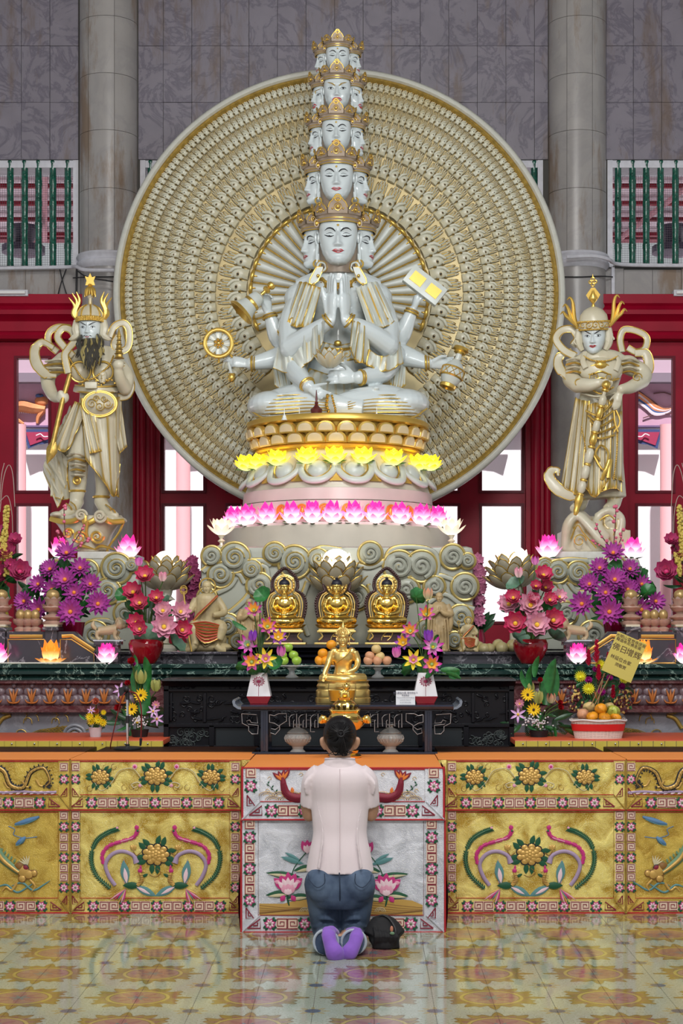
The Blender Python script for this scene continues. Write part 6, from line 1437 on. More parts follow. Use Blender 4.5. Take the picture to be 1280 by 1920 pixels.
for (x,lab) in ((533,'left'),(631,'middle'),(725,'right')):
    nm_l={'left':'haloed gold seated buddha nearest the green apples','middle':'haloed gold seated buddha in the middle directly under the glowing stone lotus','right':'haloed gold seated buddha nearest the peaches'}[lab]
    t=thing('gold_buddha',nm_l,'statue',tuple(P(x,1209,YU)),group='three haloed gold buddhas'); t.location.z=P(0,1209,11.55).z; s=S(YU)
    W=MB(); w_=35*s
    MB().box((-41*s,-.13,0),(41*s,.12,.014),0,bev=.003).build('foot_plate',gs,t)
    m=MB(); m.box((-34*s,-.10,.014),(34*s,.1,.03)); m.box((-26*s,-.075,.03),(26*s,.08,.085)); m.build('wooden_stand',bw,t)
    m=MB(); m.box((-36*s,-.115,.085),(36*s,.11,.10),0,bev=.003); m.box((-33*s,-.10,.1),(33*s,.1,.112)); ring_at(m,(0,-.08,.058),(0,1,0),.05,.004,0,sq=.5) ; 
    for e in (-1,1):m.tube([(e*33*s,-.09,.03),(e*26*s,-.085,.06),(e*34*s,-.09,.1)],.007,6,sm=3)
    for k in range(5):m.ell((-.02+.01*k,-.078,.058),.006,6,5)
    m.build('gilt_stand_trim',gs,t)
    m=MB(); m.ell((0,0,.128),(.145,.095,.018),24,8)
    for k in range(18):a=2*pi*k/18; petal(m,(.12*cos(a),.075*sin(a),.115),(cos(a),sin(a),.2),(0,0,1),.045,.045,0,curl=.9,cup=.5)
    m.build('lotus_seat',gs,t,angle=60)
    bd_=bpy.data.objects.new('x',None)
    bt_=thing('figure',None,None,(0,0,.14)); bt_.parent=t
    hM=seated(bt_,.335,gb,gb,.0042)
    m=MB(); m.lathe([(.375,.20),(.39,.30),(.33,.45),(.2,.56),(.1,.60),(.12,.66),(.08,.72),(0,.74)],18,0,hM); m.build('hair',blue,bt_)
    for o in list(bt_.children):o.parent=t; o.location=(0,0,.14)
    bpy.data.objects.remove(bt_)
    # mandorla: dark wooden rim with gilt inner bands and round halo
    def rim(q,cx,cz,rx,rz_,a0,a1,r,k,y=.07,n=40):q.tube([(cx+rx*cos(a),y,cz+rz_*sin(a)) for a in [a0+(a1-a0)*i/n for i in range(n+1)]],r,8,k)
    dk,gd=MB(),MB()
    out=[(-.118,.15),(-.14,.22),(-.148,.30),(-.125,.36),(-.085,.385),(-.092,.42),(-.085,.47),(-.05,.515),(0,.55),(.05,.515),(.085,.47),(.092,.42),(.085,.385),(.125,.36),(.148,.30),(.14,.22),(.118,.15)]
    dk.tube([(x_,.07,z_) for x_,z_ in out],.0125,8,0,sm=5,flat=.7,up=(0,1,0)); q=catmull([(x_,.062,z_) for x_,z_ in out],4)
    for p in q:dk.ell((p[0]*1.05,.062,p[2]+.002),.0085,6,5,0)
    for f_ in (.86,.74):gd.tube([(x_*f_,.064,.15+(z_-.15)*(.97 if f_ > .8 else .94)) for x_,z_ in out[:5]],.005,6,0,sm=4); gd.tube([(-x_*f_,.064,.15+(z_-.15)*(.97 if f_ > .8 else .94)) for x_,z_ in out[:5]],.005,6,0,sm=4)
    for r_,rr in ((.072,.005),(.06,.004),(.066,.003)):rim(gd,0,.43,r_,r_,0,2*pi,rr,0,.058)
    for k in range(20):a=2*pi*k/20; gd.ell((.066*cos(a),.055,.43+.066*sin(a)),.005,6,4)
    gd.lathe([(0,0),(.05,.0),(.05,.012),(0,.012)],24,0,Matrix.Translation((0,.062,.43)) @ Matrix.Rotation(pi/2,4,'X'))
    dk.build('mandorla_rim',bw,t); gd.build('halo',gs,t)
# the larger gold buddha on the offering table
YS=9.82
t=thing('gold_buddha','satin gold bare-chested buddha touching the earth, on a round gold base','statue',tuple(P(643,1313,YS))); t.location.z=P(0,1322,9.55).z; s=S(YS)
zb=t.location.z
def zr_(py):return P(0,py,YS).z-zb
m=MB(); m.lathe([(51*s,0),(52*s,.01),(52*s,.03),(50*s,.035),(51*s,.045),(51*s,zr_(1295)),(48*s,zr_(1292)),(50*s,zr_(1286)),(47*s,zr_(1281)),(49*s,zr_(1276)),(0,zr_(1276))],48,0,Matrix.Diagonal((1,.72,1,1))); m.build('round_base',gs,t)
bt_=thing('figure',None,None,(0,0,zr_(1281))); bt_.parent=t
hM=seated(bt_,.33,gs,gs,.004,bare=True)
m=MB(); m.lathe([(.37,.22),(.385,.32),(.31,.48),(.2,.56),(.11,.60),(.12,.68),(.07,.8),(.02,.95),(0,1.0)],20,0,hM)
for j in range(6):
    zz_,r_=(.25,.31,.38,.45,.52,.58)[j],(.385,.39,.36,.32,.25,.18)[j]
    for k in range(18-j*2):a=2*pi*k/(18-j*2)+j*.2; m.tube([tuple(hM @ Vector((r_*cos(a),r_*sin(a),zz_))),tuple(hM @ Vector((r_*1.08*cos(a),r_*1.08*sin(a),zz_+.09)))],[.0075,.001],5)
m.build('hair',gs,bt_); MB().merge(FACE_CACHE[('h','')][1],hM).build('face_paint',[mat('dark_gold_line',(.25,.12,.03),.4,.5)]*4,bt_)
m=MB(); m.tube([tuple(Vector(p)*.33) for p in ((.14,-.10,.60),(.06,-.135,.50),(-.04,-.13,.42),(-.12,-.09,.36))],.004,6,sm=4); m.build('robe_edge',M_['gold_dark'],bt_)
for o in list(bt_.children):o.parent=t; o.location=(0,0,zr_(1281))
bpy.data.objects.remove(bt_)
# monks in wood / stone
wood=mat('carved_light_wood',(.42,.30,.15),.5,noise=.25,nscale=12)
def monk(name,label,x,y0,y1,Yk,mt,seat=False):
    s=S(Yk); H=(y1-y0)*s; t=thing(name,label,'statue',tuple(P(x,y1,Yk))); b=MB(); T=Matrix.Diagonal((H,H,H,1)); c=MB()
    t.location.z=P(0,1222,11.75).z
    if not seat:
        c.tube([(0,0,.02),(0,0,.3),(0,0,.55),(0,0,.74),(0,0,.83)],[.17,.155,.165,.15,.07],18,flat=.75,up=(0,1,0),sm=4); c.ell((0,0,.012),(.2,.17,.025),16,6)
        for sg in (-1,1):c.tube([(sg*.13,0,.78),(sg*.19,-.03,.62),(sg*.1,-.14,.62),(sg*.02,-.18,.68)],[.055,.06,.05,.03],10,sm=4); c.tube([(sg*.18,-.04,.62),(sg*.19,-.06,.48),(sg*.17,-.05,.32)],[.05,.05,.03],8,sm=3)
        for k in range(7):x_=-.13+.043*k; c.tube([(x_,-.11-.02*cos(k),.56),(x_*1.15,-.13,.3),(x_*1.2,-.13,.03)],.014,6,sm=3)
        c.ell((0,-.19,.71),(.025,.025,.05),8,6); hz,hh=.905,.17
    else:
        c.ell((0,0,.06),(.34,.24,.09),18,8); c.ell((-.12,-.05,.17),(.16,.16,.12),14,8); c.ell((.14,-.05,.17),(.14,.15,.11),14,8); c.tube([(0,.05,.2),(0,.03,.5),(0,0,.74),(0,0,.80)],[.22,.18,.16,.07],16,flat=.8,up=(0,1,0),sm=4)
        c.tube([(-.1,0,.36),(-.16,-.2,.34),(-.14,-.22,.14),(-.14,-.26,.08)],[.1,.08,.06,.05],12,sm=4); c.tube([(.1,0,.36),(.22,-.18,.33),(.18,-.22,.16)],[.1,.08,.06],12,sm=4)
        c.tube([(-.14,0,.72),(-.24,-.04,.56),(-.3,-.12,.62)],[.06,.055,.035],10,sm=4); c.tube([(.14,0,.72),(.24,-.04,.54),(.1,-.18,.5)],[.06,.055,.035],10,sm=4)
        for k in range(8):c.tube([(-.2+.02*k,-.2,.36-.01*k),(0,-.22-.01*k,.42-.05*k),(.22,-.18,.34-.01*k)],.012,6,sm=4)
        for sg in (-1,1):c.tube([(sg*.14,-.25,.08),(sg*.2,-.24,.03),(sg*.26,-.2,.01)],.05,8,sm=3)
        hz,hh=.885,.18
    b.merge(c,T); me=fuse(b,.005,2); me.materials.clear()
    me.materials.append(mt if not isinstance(mt,list) else mt[0]); put(me,'body',t)
    hM=Matrix.Translation((0,-.01*H,hz*H)) @ Matrix.Rotation(radians(6),4,'X') @ Matrix.Diagonal((hh*H,)*3+(1,)); base=mt if not isinstance(mt,list) else mt[0]
    hd=MB().merge(FACE_CACHE[('h','')][0],hM).build('head',base,t,angle=80)
    for e in (-1,1):q=MB(); ear_mesh(q,e,0,.1); MB().merge(q,hM).build('ear',base,hd)
    return t,H
monk('monk_statue','light wooden standing monk with joined hands behind the lotus sprays near the apples',467,1108,1208,12.05,wood)
monk('monk_statue','light wooden standing monk with joined hands behind the lotus sprays near the peaches',823,1108,1220,12.05,wood)
rr_=mat('red_gilt_robe',(.40,.06,.03),.4)
for (x,y0,nm_l,sc) in ((388,1086,'seated monk statue in red gilt robe holding a ring-topped staff on a rocky seat',1),(878,1158,'tiny seated monk figure in red and gold robe beside the cloud block',.45)):
    t,H=monk('seated_monk_statue',nm_l,x,y0,1222,11.98,mat('pale_gilt_stone',(.46,.37,.2),.45,noise=.25,nscale=10),seat=True)
    c=MB()
    for k in range(6):c.tube([(.15-.03*k,-.1,.76-.03*k),(.02-.03*k,-.19,.62-.03*k),(-.12-.02*k,-.16,.50-.03*k)],.028,8,k % 2*0,sm=4,flat=.5); 
    for k in range(7):c.tube([(-.22+.01*k,-.22,.37-.012*k),(0,-.27-.01*k,.40-.045*k),(.24,-.2,.34-.02*k)],.03,8,0,sm=4,flat=.5); c.tube([(-.22+.01*k,-.245,.36-.012*k),(0,-.295-.01*k,.385-.045*k),(.24,-.225,.33-.02*k)],.006,5,1,sm=4)
    for k in range(6):c.tube([(.15-.03*k,-.128,.75-.03*k),(.02-.03*k,-.218,.605-.03*k),(-.12-.02*k,-.188,.485-.03*k)],.006,5,1,sm=4)
    MB().merge(c,Matrix.Diagonal((H,H,H,1))).build('robe',[rr_,M_['gold']],t,angle=60)
    c=MB(); c.tube([(-.30,-.2,.80),(-.24,-.28,.3),(-.18,-.32,.0)],.012,8); 
    for q_ in (.0,.05):c.tube([(-.30+.045*cos(a),-.2,.83+q_*.5+.045*sin(a)) for a in [2*pi*i/12 for i in range(12)]],.009,6,closed=True)
    MB().merge(c,Matrix.Diagonal((H,H,H,1))).build('ring_staff',M_['gold_dark'],t)
    c=MB(); c.lathe([(.20,-.1),(.21,.0),(.16,.08)],24,0,Matrix.Translation((0,.08*H*0+.02,.90*H)) @ Matrix.Diagonal((H*.55,H*.05,H*.55,1))); c=MB(); c.tube([(.11*H*cos(a),.06*H,.9*H+.11*H*sin(a)) for a in [2*pi*i/24 for i in range(24)]],.006,6,closed=True); c.build('halo',M_['gold_dark'],t)
# gilt rocks lying on the step
random.seed(5)
for k,(x,y,r,lab) in enumerate(((365,1216,20,'low gilt scroll rock between the red pot and the seated monk statue'),(905,1212,20,'gilt scroll rock beside the tiny red-robed monk'),(945,1208,22,'gilt scroll rock left behind the red pot of pink lotuses, young guardian side'),(996,1214,18,'gilt scroll rock peeping right of the red pot, young guardian side'))):
    t=thing('gilt_rock',lab,'rock',tuple(P(x,1222,11.95))); t.location.z=P(0,1222,11.75).z; b=MB(); s=S(11.95); h_=(1222-y+r*.5)*s
    for q in range(5):b.ell((random.uniform(-r,r)*s*.8,random.uniform(-.03,.05),h_*random.uniform(.2,.55)),(r*s*.55,.06,h_*.5),12,8)
    me=fuse(b,.006,2); me.materials.clear(); me.materials.append(gilded('gilt_rock_stone%d' % k,(.42,.36,.18),gold=(.45,.33,.06),lo=.42,hi=.52)); put(me,'rock',t)
# ================================================================ TABLES AND EMBROIDERED CLOTHS
gold_cl=lame('gold_lame',(.50,.31,.03),(.92,.76,.22),(1,.95,.55),metal=.4)
gold_cl2=lame('gold_lame_deep',(.46,.27,.03),(.72,.50,.09),(.95,.8,.3),metal=.4)
silver_cl=lame('silver_lame',(.55,.57,.64),(.78,.80,.88),(1,1,1),metal=.35,rough=.5)
orange_cl=mat('orange_satin',(.82,.27,.055),.55,bump=.1,bscale=90)
dred=mat('dark_red_thread',(.22,.008,.03),.6); redt=mat('red_piping',(.45,.01,.02),.6)
pinkd=mat('magenta_thread',(.55,.03,.20),.55); pinkl=mat('pink_thread',(.78,.35,.48),.55); pinkw=mat('pale_pink_thread',(.85,.62,.68),.55)
grn=mat('green_thread',(.006,.085,.035),.5); grn2=mat('sage_thread',(.14,.26,.15),.55); teal=mat('teal_thread',(.10,.26,.27),.55)
goldt=mat('gold_thread',(.62,.38,.10),.38,.3); goldd=mat('bronze_thread',(.24,.11,.02),.5); lil=mat('lilac_thread',(.38,.28,.42),.55); blk=M_['black']
creamt=mat('cream_thread',(.62,.55,.35),.5); oran=mat('orange_thread',(.75,.20,.03),.5); bluet=mat('blue_thread',(.10,.22,.40),.55); kgr=mat('fret_ground',(.84,.66,.52),.5,.2)
EMT=[dred,redt,pinkd,pinkl,pinkw,grn,grn2,teal,goldt,goldd,lil,blk,creamt,oran,bluet,kgr]
(R_,RP,PD,PL,PW,GR,SG,TE,GO,BZ,LI,BK,CR,OR,BL)=range(15)
class Emb:
    """embroidery drawn in px units (y down); raised thread, built a few mm proud of the cloth"""
    def __init__(s):s.m=MB(); s.k=0
    def pt(s,x,y,h):return (x,-h,-y)
    def poly(s,pts,mi,h=.6,dome=.8):
        n=len(pts); cx,cy=sum(p[0] for p in pts)/n,sum(p[1] for p in pts)/n
        vs=[s.pt(x,y,h) for x,y in pts]+[s.pt(cx+(x-cx)*.6,cy+(y-cy)*.6,h+dome*.7) for x,y in pts]+[s.pt(cx,cy,h+dome)]
        f=[(i,(i+1) % n,n+(i+1) % n,n+i) for i in range(n)]+[(n+i,n+(i+1) % n,2*n) for i in range(n)]
        ar=sum(pts[i][0]*pts[(i+1) % n][1]-pts[(i+1) % n][0]*pts[i][1] for i in range(n))
        if ar > 0:f=[q[::-1] for q in f]
        s.m.add(vs,f,mi)
    def leaf(s,x,y,a,L,W,mi,h=.6,dome=.8,n=6,sharp=1.0):
        pts=[]
        for i in range(n+1):t=i/n; pts.append((t*L,W*.5*sin(pi*t**sharp)))
        for i in range(n-1,0,-1):t=i/n; pts.append((t*L,-W*.5*sin(pi*t**sharp)))
        ca,sa=cos(a),sin(a); s.poly([(x+p*ca-q*sa,y+p*sa+q*ca) for p,q in pts],mi,h,dome)
    def line(s,pts,w,mi,h=.7,sm=3,closed=False):
        q=[(x,-h,-y) for x,y in pts]; s.m.tube(q,[w*.5]*len(q) if not hasattr(w,'__len__') else [k*.5 for k in w],5,mi,sm=sm,flat=.5,up=(0,1,0),closed=closed,caps=True)
    def dot(s,x,y,r,mi,h=.6,d=1.0,n=9):s.poly([(x+r*cos(2*pi*i/n),y+r*sin(2*pi*i/n)) for i in range(n)],mi,h,d)
    def mesh(s,name):return s.m.mesh(name,EMT,60)
def flower_e(r=9):
    e=Emb()
    for k in range(4):a=pi/4+k*pi/2; e.leaf(r*.45*cos(a)*1.1,r*.45*sin(a),a-.32,r*1.05,r*.6,GR,.5,.5); e.leaf(r*.45*cos(a)*1.1,r*.45*sin(a),a+.32,r*1.05,r*.6,GR,.5,.5)
    for k in range(7):a=2*pi*k/7-.3; e.leaf(r*.12*cos(a),r*.12*sin(a),a,r*.95,r*.62,PD,.8,.5,sharp=1.2); e.leaf(r*.12*cos(a),r*.12*sin(a),a,r*.68,r*.38,PW,1.25,.5,sharp=1.2)
    e.dot(0,0,r*.27,SG,1.8); e.dot(0,0,r*.12,BZ,2.3)
    return e
def key_e(r=8.4,w=2.1):
    e=Emb(); q=r; e.poly([(-q-1.5,-q-1.5),(q+1.5,-q-1.5),(q+1.5,q+1.5),(-q-1.5,q+1.5)],15,.15,.1)
    e.line([(q,q),(-q,q),(-q,-q),(q*.9,-q),(q*.9,q*.45),(-q*.45,q*.45),(-q*.45,-q*.4),(q*.35,-q*.4),(q*.35,-.0*q)],w,R_,.7,sm=0); return e
def tri_e(r=9,w=2.5):
    e=Emb(); e.line([(-r*1.3,r*.8),(r,r*.8),(r,-r*.9),(-r*1.3,r*.8)],w,R_,.7,sm=0); e.line([(-r*.3,r*.3),(r*.5,r*.3),(r*.5,-r*.25)],w,R_,.7,sm=0); return e
fl_me,key_me,tri_me=flower_e().mesh('embroidered_flower'),key_e().mesh('key_fret'),tri_e().mesh('corner_fret')
def peony(e,x,y,r,leaves=True,tilt=0):
    if leaves:
        for k in range(11):a=tilt+2*pi*k/11+.2; e.leaf(x+r*.7*cos(a),y+r*.6*sin(a),a+.3*(-1)**k,r*.75,r*.36,GR,.4,.5)
    for ring,(n,rr,s) in enumerate(((9,.62,.52),(8,.42,.46),(6,.2,.4),(1,0,.3))):
        for k in range(n):
            a=tilt+2*pi*k/n+ring*.3; cx,cy=x+r*rr*1.1*cos(a),y+r*rr*.85*sin(a)
            e.poly([(cx+r*s*.62*cos(b),cy+r*s*.54*sin(b)) for b in [2*pi*i/8 for i in range(8)]],BK if ring == 0 else BZ,.6+ring*.8,.1); e.poly([(cx+r*s*.45*cos(b),cy+r*s*.38*sin(b)) for b in [2*pi*i/8 for i in range(8)]],GO,.9+ring*.85,1.5)
def feather(e,pts,mi,w,spk,n=26,inner=None):
    spk *= 1.15; w *= 1.1; n=int(n*1.3)
    q=catmull(pts,8); e.line(pts,[w]*(len(pts)-1)+[w*1.6],mi,.8,sm=6)
    if inner is not None:e.line(pts,w*.3,inner,1.5,sm=6)
    for k in range(n):
        i=int((k+.5)/n*(len(q)-1)); x0,y0=q[i]; x1,y1=q[min(i+1,len(q)-1)]; a=atan2(y1-y0,x1-x0)
        for s in (-1,1):e.leaf(x0,y0,a+s*.8,spk,2.6,mi,.6,.5,n=3)
def phoenix(s):
    e=Emb()   # centred on cloth panel; s=1 tail on the left
    f=lambda pts:[(s*x,y) for x,y in pts]
    feather(e,f([(-85,68),(-112,42),(-121,10),(-112,-20),(-92,-36),(-70,-44)]),GR,3.6,6.5,30,SG)
    feather(e,f([(-98,22),(-100,4),(-88,-12),(-66,-20),(-42,-28),(-34,-40)]),PD,4.5,5,24,PW)
    feather(e,f([(-76,62),(-88,44),(-94,22),(-82,4),(-62,-2),(-42,6),(-36,20)]),LI,7,3,18,PW)
    e.leaf(s*-34,-42,-pi/2-.3*s,10,9,PD,1,.8); e.dot(s*-34,-40,2.5,GR,1.8); e.dot(s*-72,-46,2.5,PL,1.6)
    for k,(dx,dy) in enumerate(((-64,6),(-56,14),(-48,10),(-60,-2))):
        e.line(f([(-58,58),(-62+k*3,36),(dx,dy+14)]),[1.2,2.2,.6],(PL,TE,GO,LI)[k],.8,sm=4)
    e.leaf(s*-54,60,atan2(-46,2*s) if False else -pi/2-.15*s,46,17,TE,1.2,1.2); e.leaf(s*-54,58,-pi/2-.15*s,30,8,PW,2.2,.6)
    e.leaf(s*-40,62,(0.45 if s > 0 else pi-.45),46,15,TE,1.2,1.2); e.leaf(s*-36,64,(0.5 if s > 0 else pi-.5),30,6,PW,2.2,.5)
    e.leaf(s*-62,62,0 if s > 0 else pi,34,14,GR,1.6,1.4); e.line(f([(-34,62),(-26,52),(-28,42),(-30,36)]),[8,8,6,4],GO,1.8,sm=4)
    for k in range(4):e.line(f([(-32-k,56-k*4),(-23,54-k*4)]),1,BZ,4.5,sm=0)
    e.dot(s*-29,34,4.5,PD,2.4,1.5); e.leaf(s*-28,32,-pi/2,9,4,PD,2.2,.8); e.leaf(s*-26,35,(.1 if s > 0 else pi-.1),7,2.5,GO,2.6,.6)
    for k in range(7):a=(pi*.55+.16*k) if s > 0 else (pi*.45-.16*k); e.leaf(s*-56,68,a,26+6*(k % 3),3,(PD,PL,GO,TE)[k % 4],.8,.5)
    return e
def dragon(flip=1):
    e=Emb(); f=lambda pts:[(flip*x,y) for x,y in pts]
    b=f([(-75,14),(-52,-18),(-30,-12),(-18,14),(6,18),(20,-10),(44,-18),(56,6),(48,16)])
    e.line(b,[9,10,11,11,10,9,7,5,3],BK,.4,sm=6); e.line(b,[7.5,8,9,9,8.4,7,5.6,3.6,2],GO,1.2,sm=6)
    q=catmull(b,8)
    for k in range(2,len(q)-2,2):x,y=q[k]; e.line([(x-2.4,y-2),(x+1,y+.4),(x-2,y+3)],1.0,BZ,5.4,sm=0); 
    for k in range(1,len(q)-1,2):x0,y0=q[k]; x1,y1=q[k+1]; a=atan2(y1-y0,x1-x0)-pi/2; e.leaf(x0+3*cos(a),y0+3*sin(a),a,5,3,BK,.8,.5,n=3)
    for k in range(6):e.leaf(flip*46,14,(pi*.5-.5+.28*k if flip > 0 else pi*.5+.5-.28*k)-1.9*flip,14,2.6,BK,.9,.6)
    for (x,y) in ((-30,8),(4,6),(30,4)):e.line(f([(x,y),(x+6,y+10),(x+12,y+12)]),[5,4,3],GO,1.0,sm=3); [e.leaf(flip*(x+12),y+12,(.6*k-.4 if flip > 0 else pi-.6*k+.4),6,2,BK,1,.5,n=3) for k in range(3)]
    return e
def lower_dragon(flip=1):
    e=Emb(); f=lambda pts:[(flip*x,y) for x,y in pts]
    b=f([(-60,-30),(-35,-22),(-18,4),(0,20),(14,30)]); e.line(b,[12,15,16,14,12],SG,.8,sm=6); e.line(b,[5,6,7,6,5],GO,5.5,sm=6)
    for k in range(12):a=-.5+k*.09; e.leaf(flip*(-50+k*6),-32+k*5,-1.2*flip if flip > 0 else pi+1.2,9,4,SG,.7,.5)
    for (x,y,r,c) in ((22,28,13,GO),(32,34,10,GO),(14,20,9,BZ),(26,22,7,R_),(42,32,7,GO),(20,42,8,GO)):e.dot(flip*x,y,r,BZ if c != R_ else BK,1.6,1.4); e.dot(flip*x,y,r*.78,c,2.4,1.6)
    e.line(f([(10,50),(0,64),(-10,58),(-18,66)]),[5,5,4,2],GO,1.2,sm=4); e.line(f([(34,44),(44,56),(38,66)]),[5,4,2],GO,1.2,sm=4)
    for k in range(5):e.leaf(flip*30,18,(-2.6+.3*k) if flip > 0 else pi+2.6-.3*k,20,3,CR,1,.5)
    for (x0,y0,n) in ((-10,60,0),(20,56,1)):e.line(f([(x0-20,y0),(x0,y0-6),(x0+20,y0+8),(x0+40,y0-2),(x0+52,y0-10)]),[1,4,4,3,1],TE,.7,sm=5)
    for (x0,y0,L) in ((6,-60,46),(8,-22,18)):
        e.line(f([(x0,y0),(x0+L*.3,y0-3),(x0+L*.6,y0-7),(x0+L,y0-14)]),[3,9,11,4],BL,.8,sm=4); e.line(f([(x0,y0+2),(x0+L*.4,y0),(x0+L*.9,y0-9)]),1.4,TE,4.6,sm=4)
    e.line(f([(-6,-56),(6,-50),(4,-40),(24,-34),(48,-36)]),1.6,BL,.6,sm=5)
    return e
def scrollwork():
    e=Emb()
    for s in (-1,1):
        e.line([(s*26,6),(s*44,-14),(s*70,-10),(s*84,12),(s*104,28),(s*118,10)],1.4,CR,.5,sm=6); e.line([(s*26,8),(s*46,-11),(s*68,-7),(s*82,14)],.8,BZ,.7,sm=6)
        for (x,y) in ((46,20),(60,22),(96,-16),(80,-18),(126,24),(38,22)):e.line([(s*x+5*cos(a),y+5*sin(a)*1.1) for a in [i*.8 for i in range(7)]],.8,BZ,.5,sm=3)
        e.dot(s*40,-18,5,PL,.8); e.dot(s*40,-18,2.6,PD,1.6); e.line([(s*24,20),(s*34,12),(s*46,16),(s*42,22),(s*36,20)],1.8,CR,.8,sm=5); e.dot(s*30,18,3.4,PL,.8)
    peony(e,0,0,24); peony(e,-106,2,20,tilt=.4); peony(e,106,2,20,tilt=-.4)
    return e
def centre_peony():
    e=Emb(); peony(e,0,0,28)
    for s in (-1,1):e.line([(s*28,-4),(s*36,2),(s*42,-6)],1.6,BZ,.8); [e.leaf(s*42,-8,-pi/2+k*.5,11,7,GO,1+.2*abs(k),1) for k in (-1,0,1)]
    e.line([(2,26),(10,34),(0,42),(-12,38)],1.2,BZ,.8); [e.leaf(s*14,36,(.5 if s > 0 else pi-.5),14,6,GR,.9,.6) for s in (-1,1)]
    return e
def lotus_e(s):
    e=Emb(); f=lambda pts:[(s*x,y) for x,y in pts]
    e.line(f([(2,10),(10,-20),(22,-38),(34,-52)]),1.8,GR,.6,sm=4); e.line(f([(-2,26),(0,40),(2,48)]),[3,4,2],GR,.6,sm=3)
    for (x,y,a,L,W) in ((-42,-14,.12,66,13),(-42,28,-.08,50,14),(-4,34,-.1,48,14),(10,-18,-.2,44,13)):e.leaf(s*x,y,a if s > 0 else pi-a,L,W,GR,.6,1.0); e.leaf(s*(x+4),y+2,a if s > 0 else pi-a,L*.8,W*.45,CR,1.6,.5)
    for (x,y,a,L,W) in ((-14,-44,.3,46,10),(-10,-40,.1,30,8),(-6,-52,.5,34,7)):e.leaf(s*x,y,a if s > 0 else pi-a,L,W,TE,.5,.8)
    for (x,y,a) in ((-26,2,.2),(24,2,pi-.2)):e.leaf(s*x,y,a if s > 0 else pi-a,20,14,PD,1.2,1); e.leaf(s*x,y,a if s > 0 else pi-a,13,8,PL,2.2,.6)
    for k in range(5):a=-pi/2+(k-2)*.42; e.leaf(0,20,a,36,18,PD,1.6+.1*(2-abs(k-2)),1); e.leaf(0,20,a,26,11,PW,2.8,.8)
    for k in range(3):a=-pi/2+(k-1)*.5; e.leaf(0,26,a,22,16,PL,3.2,1); e.leaf(0,27,a,12,9,PW,4.2,.6)
    e.leaf(-6,28,pi*.5+.6,14,10,PD,2.0,.8); e.leaf(6,28,pi*.5-.6,14,10,PD,2.0,.8)
    for k in range(3):a=-pi/2+(k-1)*.4; e.leaf(s*36,-50,a,26,13,PD,1.2,1); e.leaf(s*36,-50,a,17,8,PW,2.2,.8)
    return e
def waves(w,h,rows,step):
    e=Emb()
    for j in range(rows):
        n=int(w/step)+1
        for i in range(n):
            cx=-w/2+step*(i+.5*(j % 2)); cy=h/2-j*h/rows*.8
            if abs(cx) > w/2-step*.3:continue
            for q,r in enumerate((.62,.45,.28)):e.line([(cx+step*r*cos(a),cy-step*r*.55*sin(a)) for a in [pi*k/6 for k in range(7)]],1.0,(GO,BZ,GO)[q],.8+j*.15,sm=0)
    return e
def hills(w,h):
    e=Emb()
    e.poly([(-w/2,h/2),(w/2,h/2),(w/2,-h*.1)]+[(w/2-w*k/16,-h*.22-h*.25*sin(k*.7)) for k in range(1,16)]+[(-w/2,-h*.2)],GO,.3,.15)
    for j in range(7):e.line([(-w/2+w*k/12,-h*.1+j*h*.085+h*.16*sin(k*.62+j*.5)) for k in range(13)],.9,BZ,.9,sm=3)
    for cx in (-w*.22,0,w*.24):
        for r in (10,7,4):e.line([(cx+r*cos(a),h*.30-r*.8*sin(a)) for a in [pi*k/6 for k in range(7)]],1.2,CR,1.4,sm=2)
    return e
def carp(s):
    e=Emb(); f=lambda pts:[(s*x,y) for x,y in pts]
    b=f([(30,34),(10,36),(-8,28),(-14,12),(-16,-6)]); e.line(b,[20,20,18,14,9],R_,.3,sm=5); e.line(b,[17,17,15,11,6],OR,.8,sm=5)
    q=catmull(b,6)
    for k in range(1,len(q)-4):x,y=q[k]; e.line([(x-3.5,y-2),(x,y+1.5),(x+3.5,y-2)],.9,R_,7.2,sm=2); 
    for (a,L) in ((-2.45,26),(-2.0,22),(-1.45,24),(-1.05,30)):a_=a if s > 0 else pi-a; e.leaf(s*-16,2,a_,L,9,R_,.8,.8); e.leaf(s*-16,2,a_,L*.75,5,OR,1.8,.5)
    e.leaf(s*-16,0,-2.7 if s > 0 else -.44,18,6,PD,.8,.6)
    e.leaf(s*4,28,-1.7 if s > 0 else -1.44,14,7,OR,.8,.8)
    e.line(f([(-26,30),(-38,16),(-48,8)]),.9,BK,.6); [e.leaf(s*(-30-k*4),24-k*4,(-2.6 if k % 2 else -.9) if s > 0 else (pi+2.6 if k % 2 else pi+.9),7,3,GR,.7,.5,n=3) for k in range(5)]
    for (x,y) in ((-46,-2),(-50,22),(16,-10)):e.line(f([(x,y),(x+4,y-4),(x+8,y),(x+3,y+3)]),1,GO,.6)
    return e
def place_e(me,name,parent,px,py,Y,rot=0,sx=1,sz=1,s=1):
    c=P(px,py,Y)-Vector(wm(parent).translation); k=S(Y)*s
    return inst(me,name,parent,Matrix.Translation(c+Vector((0,-.003,0))) @ Matrix.Rotation(rot,4,'Y') @ Matrix.Diagonal((k*sx,k,k*sz,1)))
def plane_w(m,x0,x1,y0,y1,Y,k=0,amp=.0,nf=3,th=.006,nu=40,nv=10,ph=0,sag=0):
    a,b=P(x0,y1,Y),P(x1,y0,Y)
    def f(u,v,o=0):return (lerp(a.x,b.x,u),Y+o-amp*sin(nf*2*pi*u+ph)*(1-v*.6),lerp(a.z,b.z,v)-(sag*sin(pi*u)*(1-v)))
    m.grid(lambda u,v:f(u,v),nu,nv,k); m.grid(lambda u,v:f(u,v,th),nu,nv,k,flip=True)
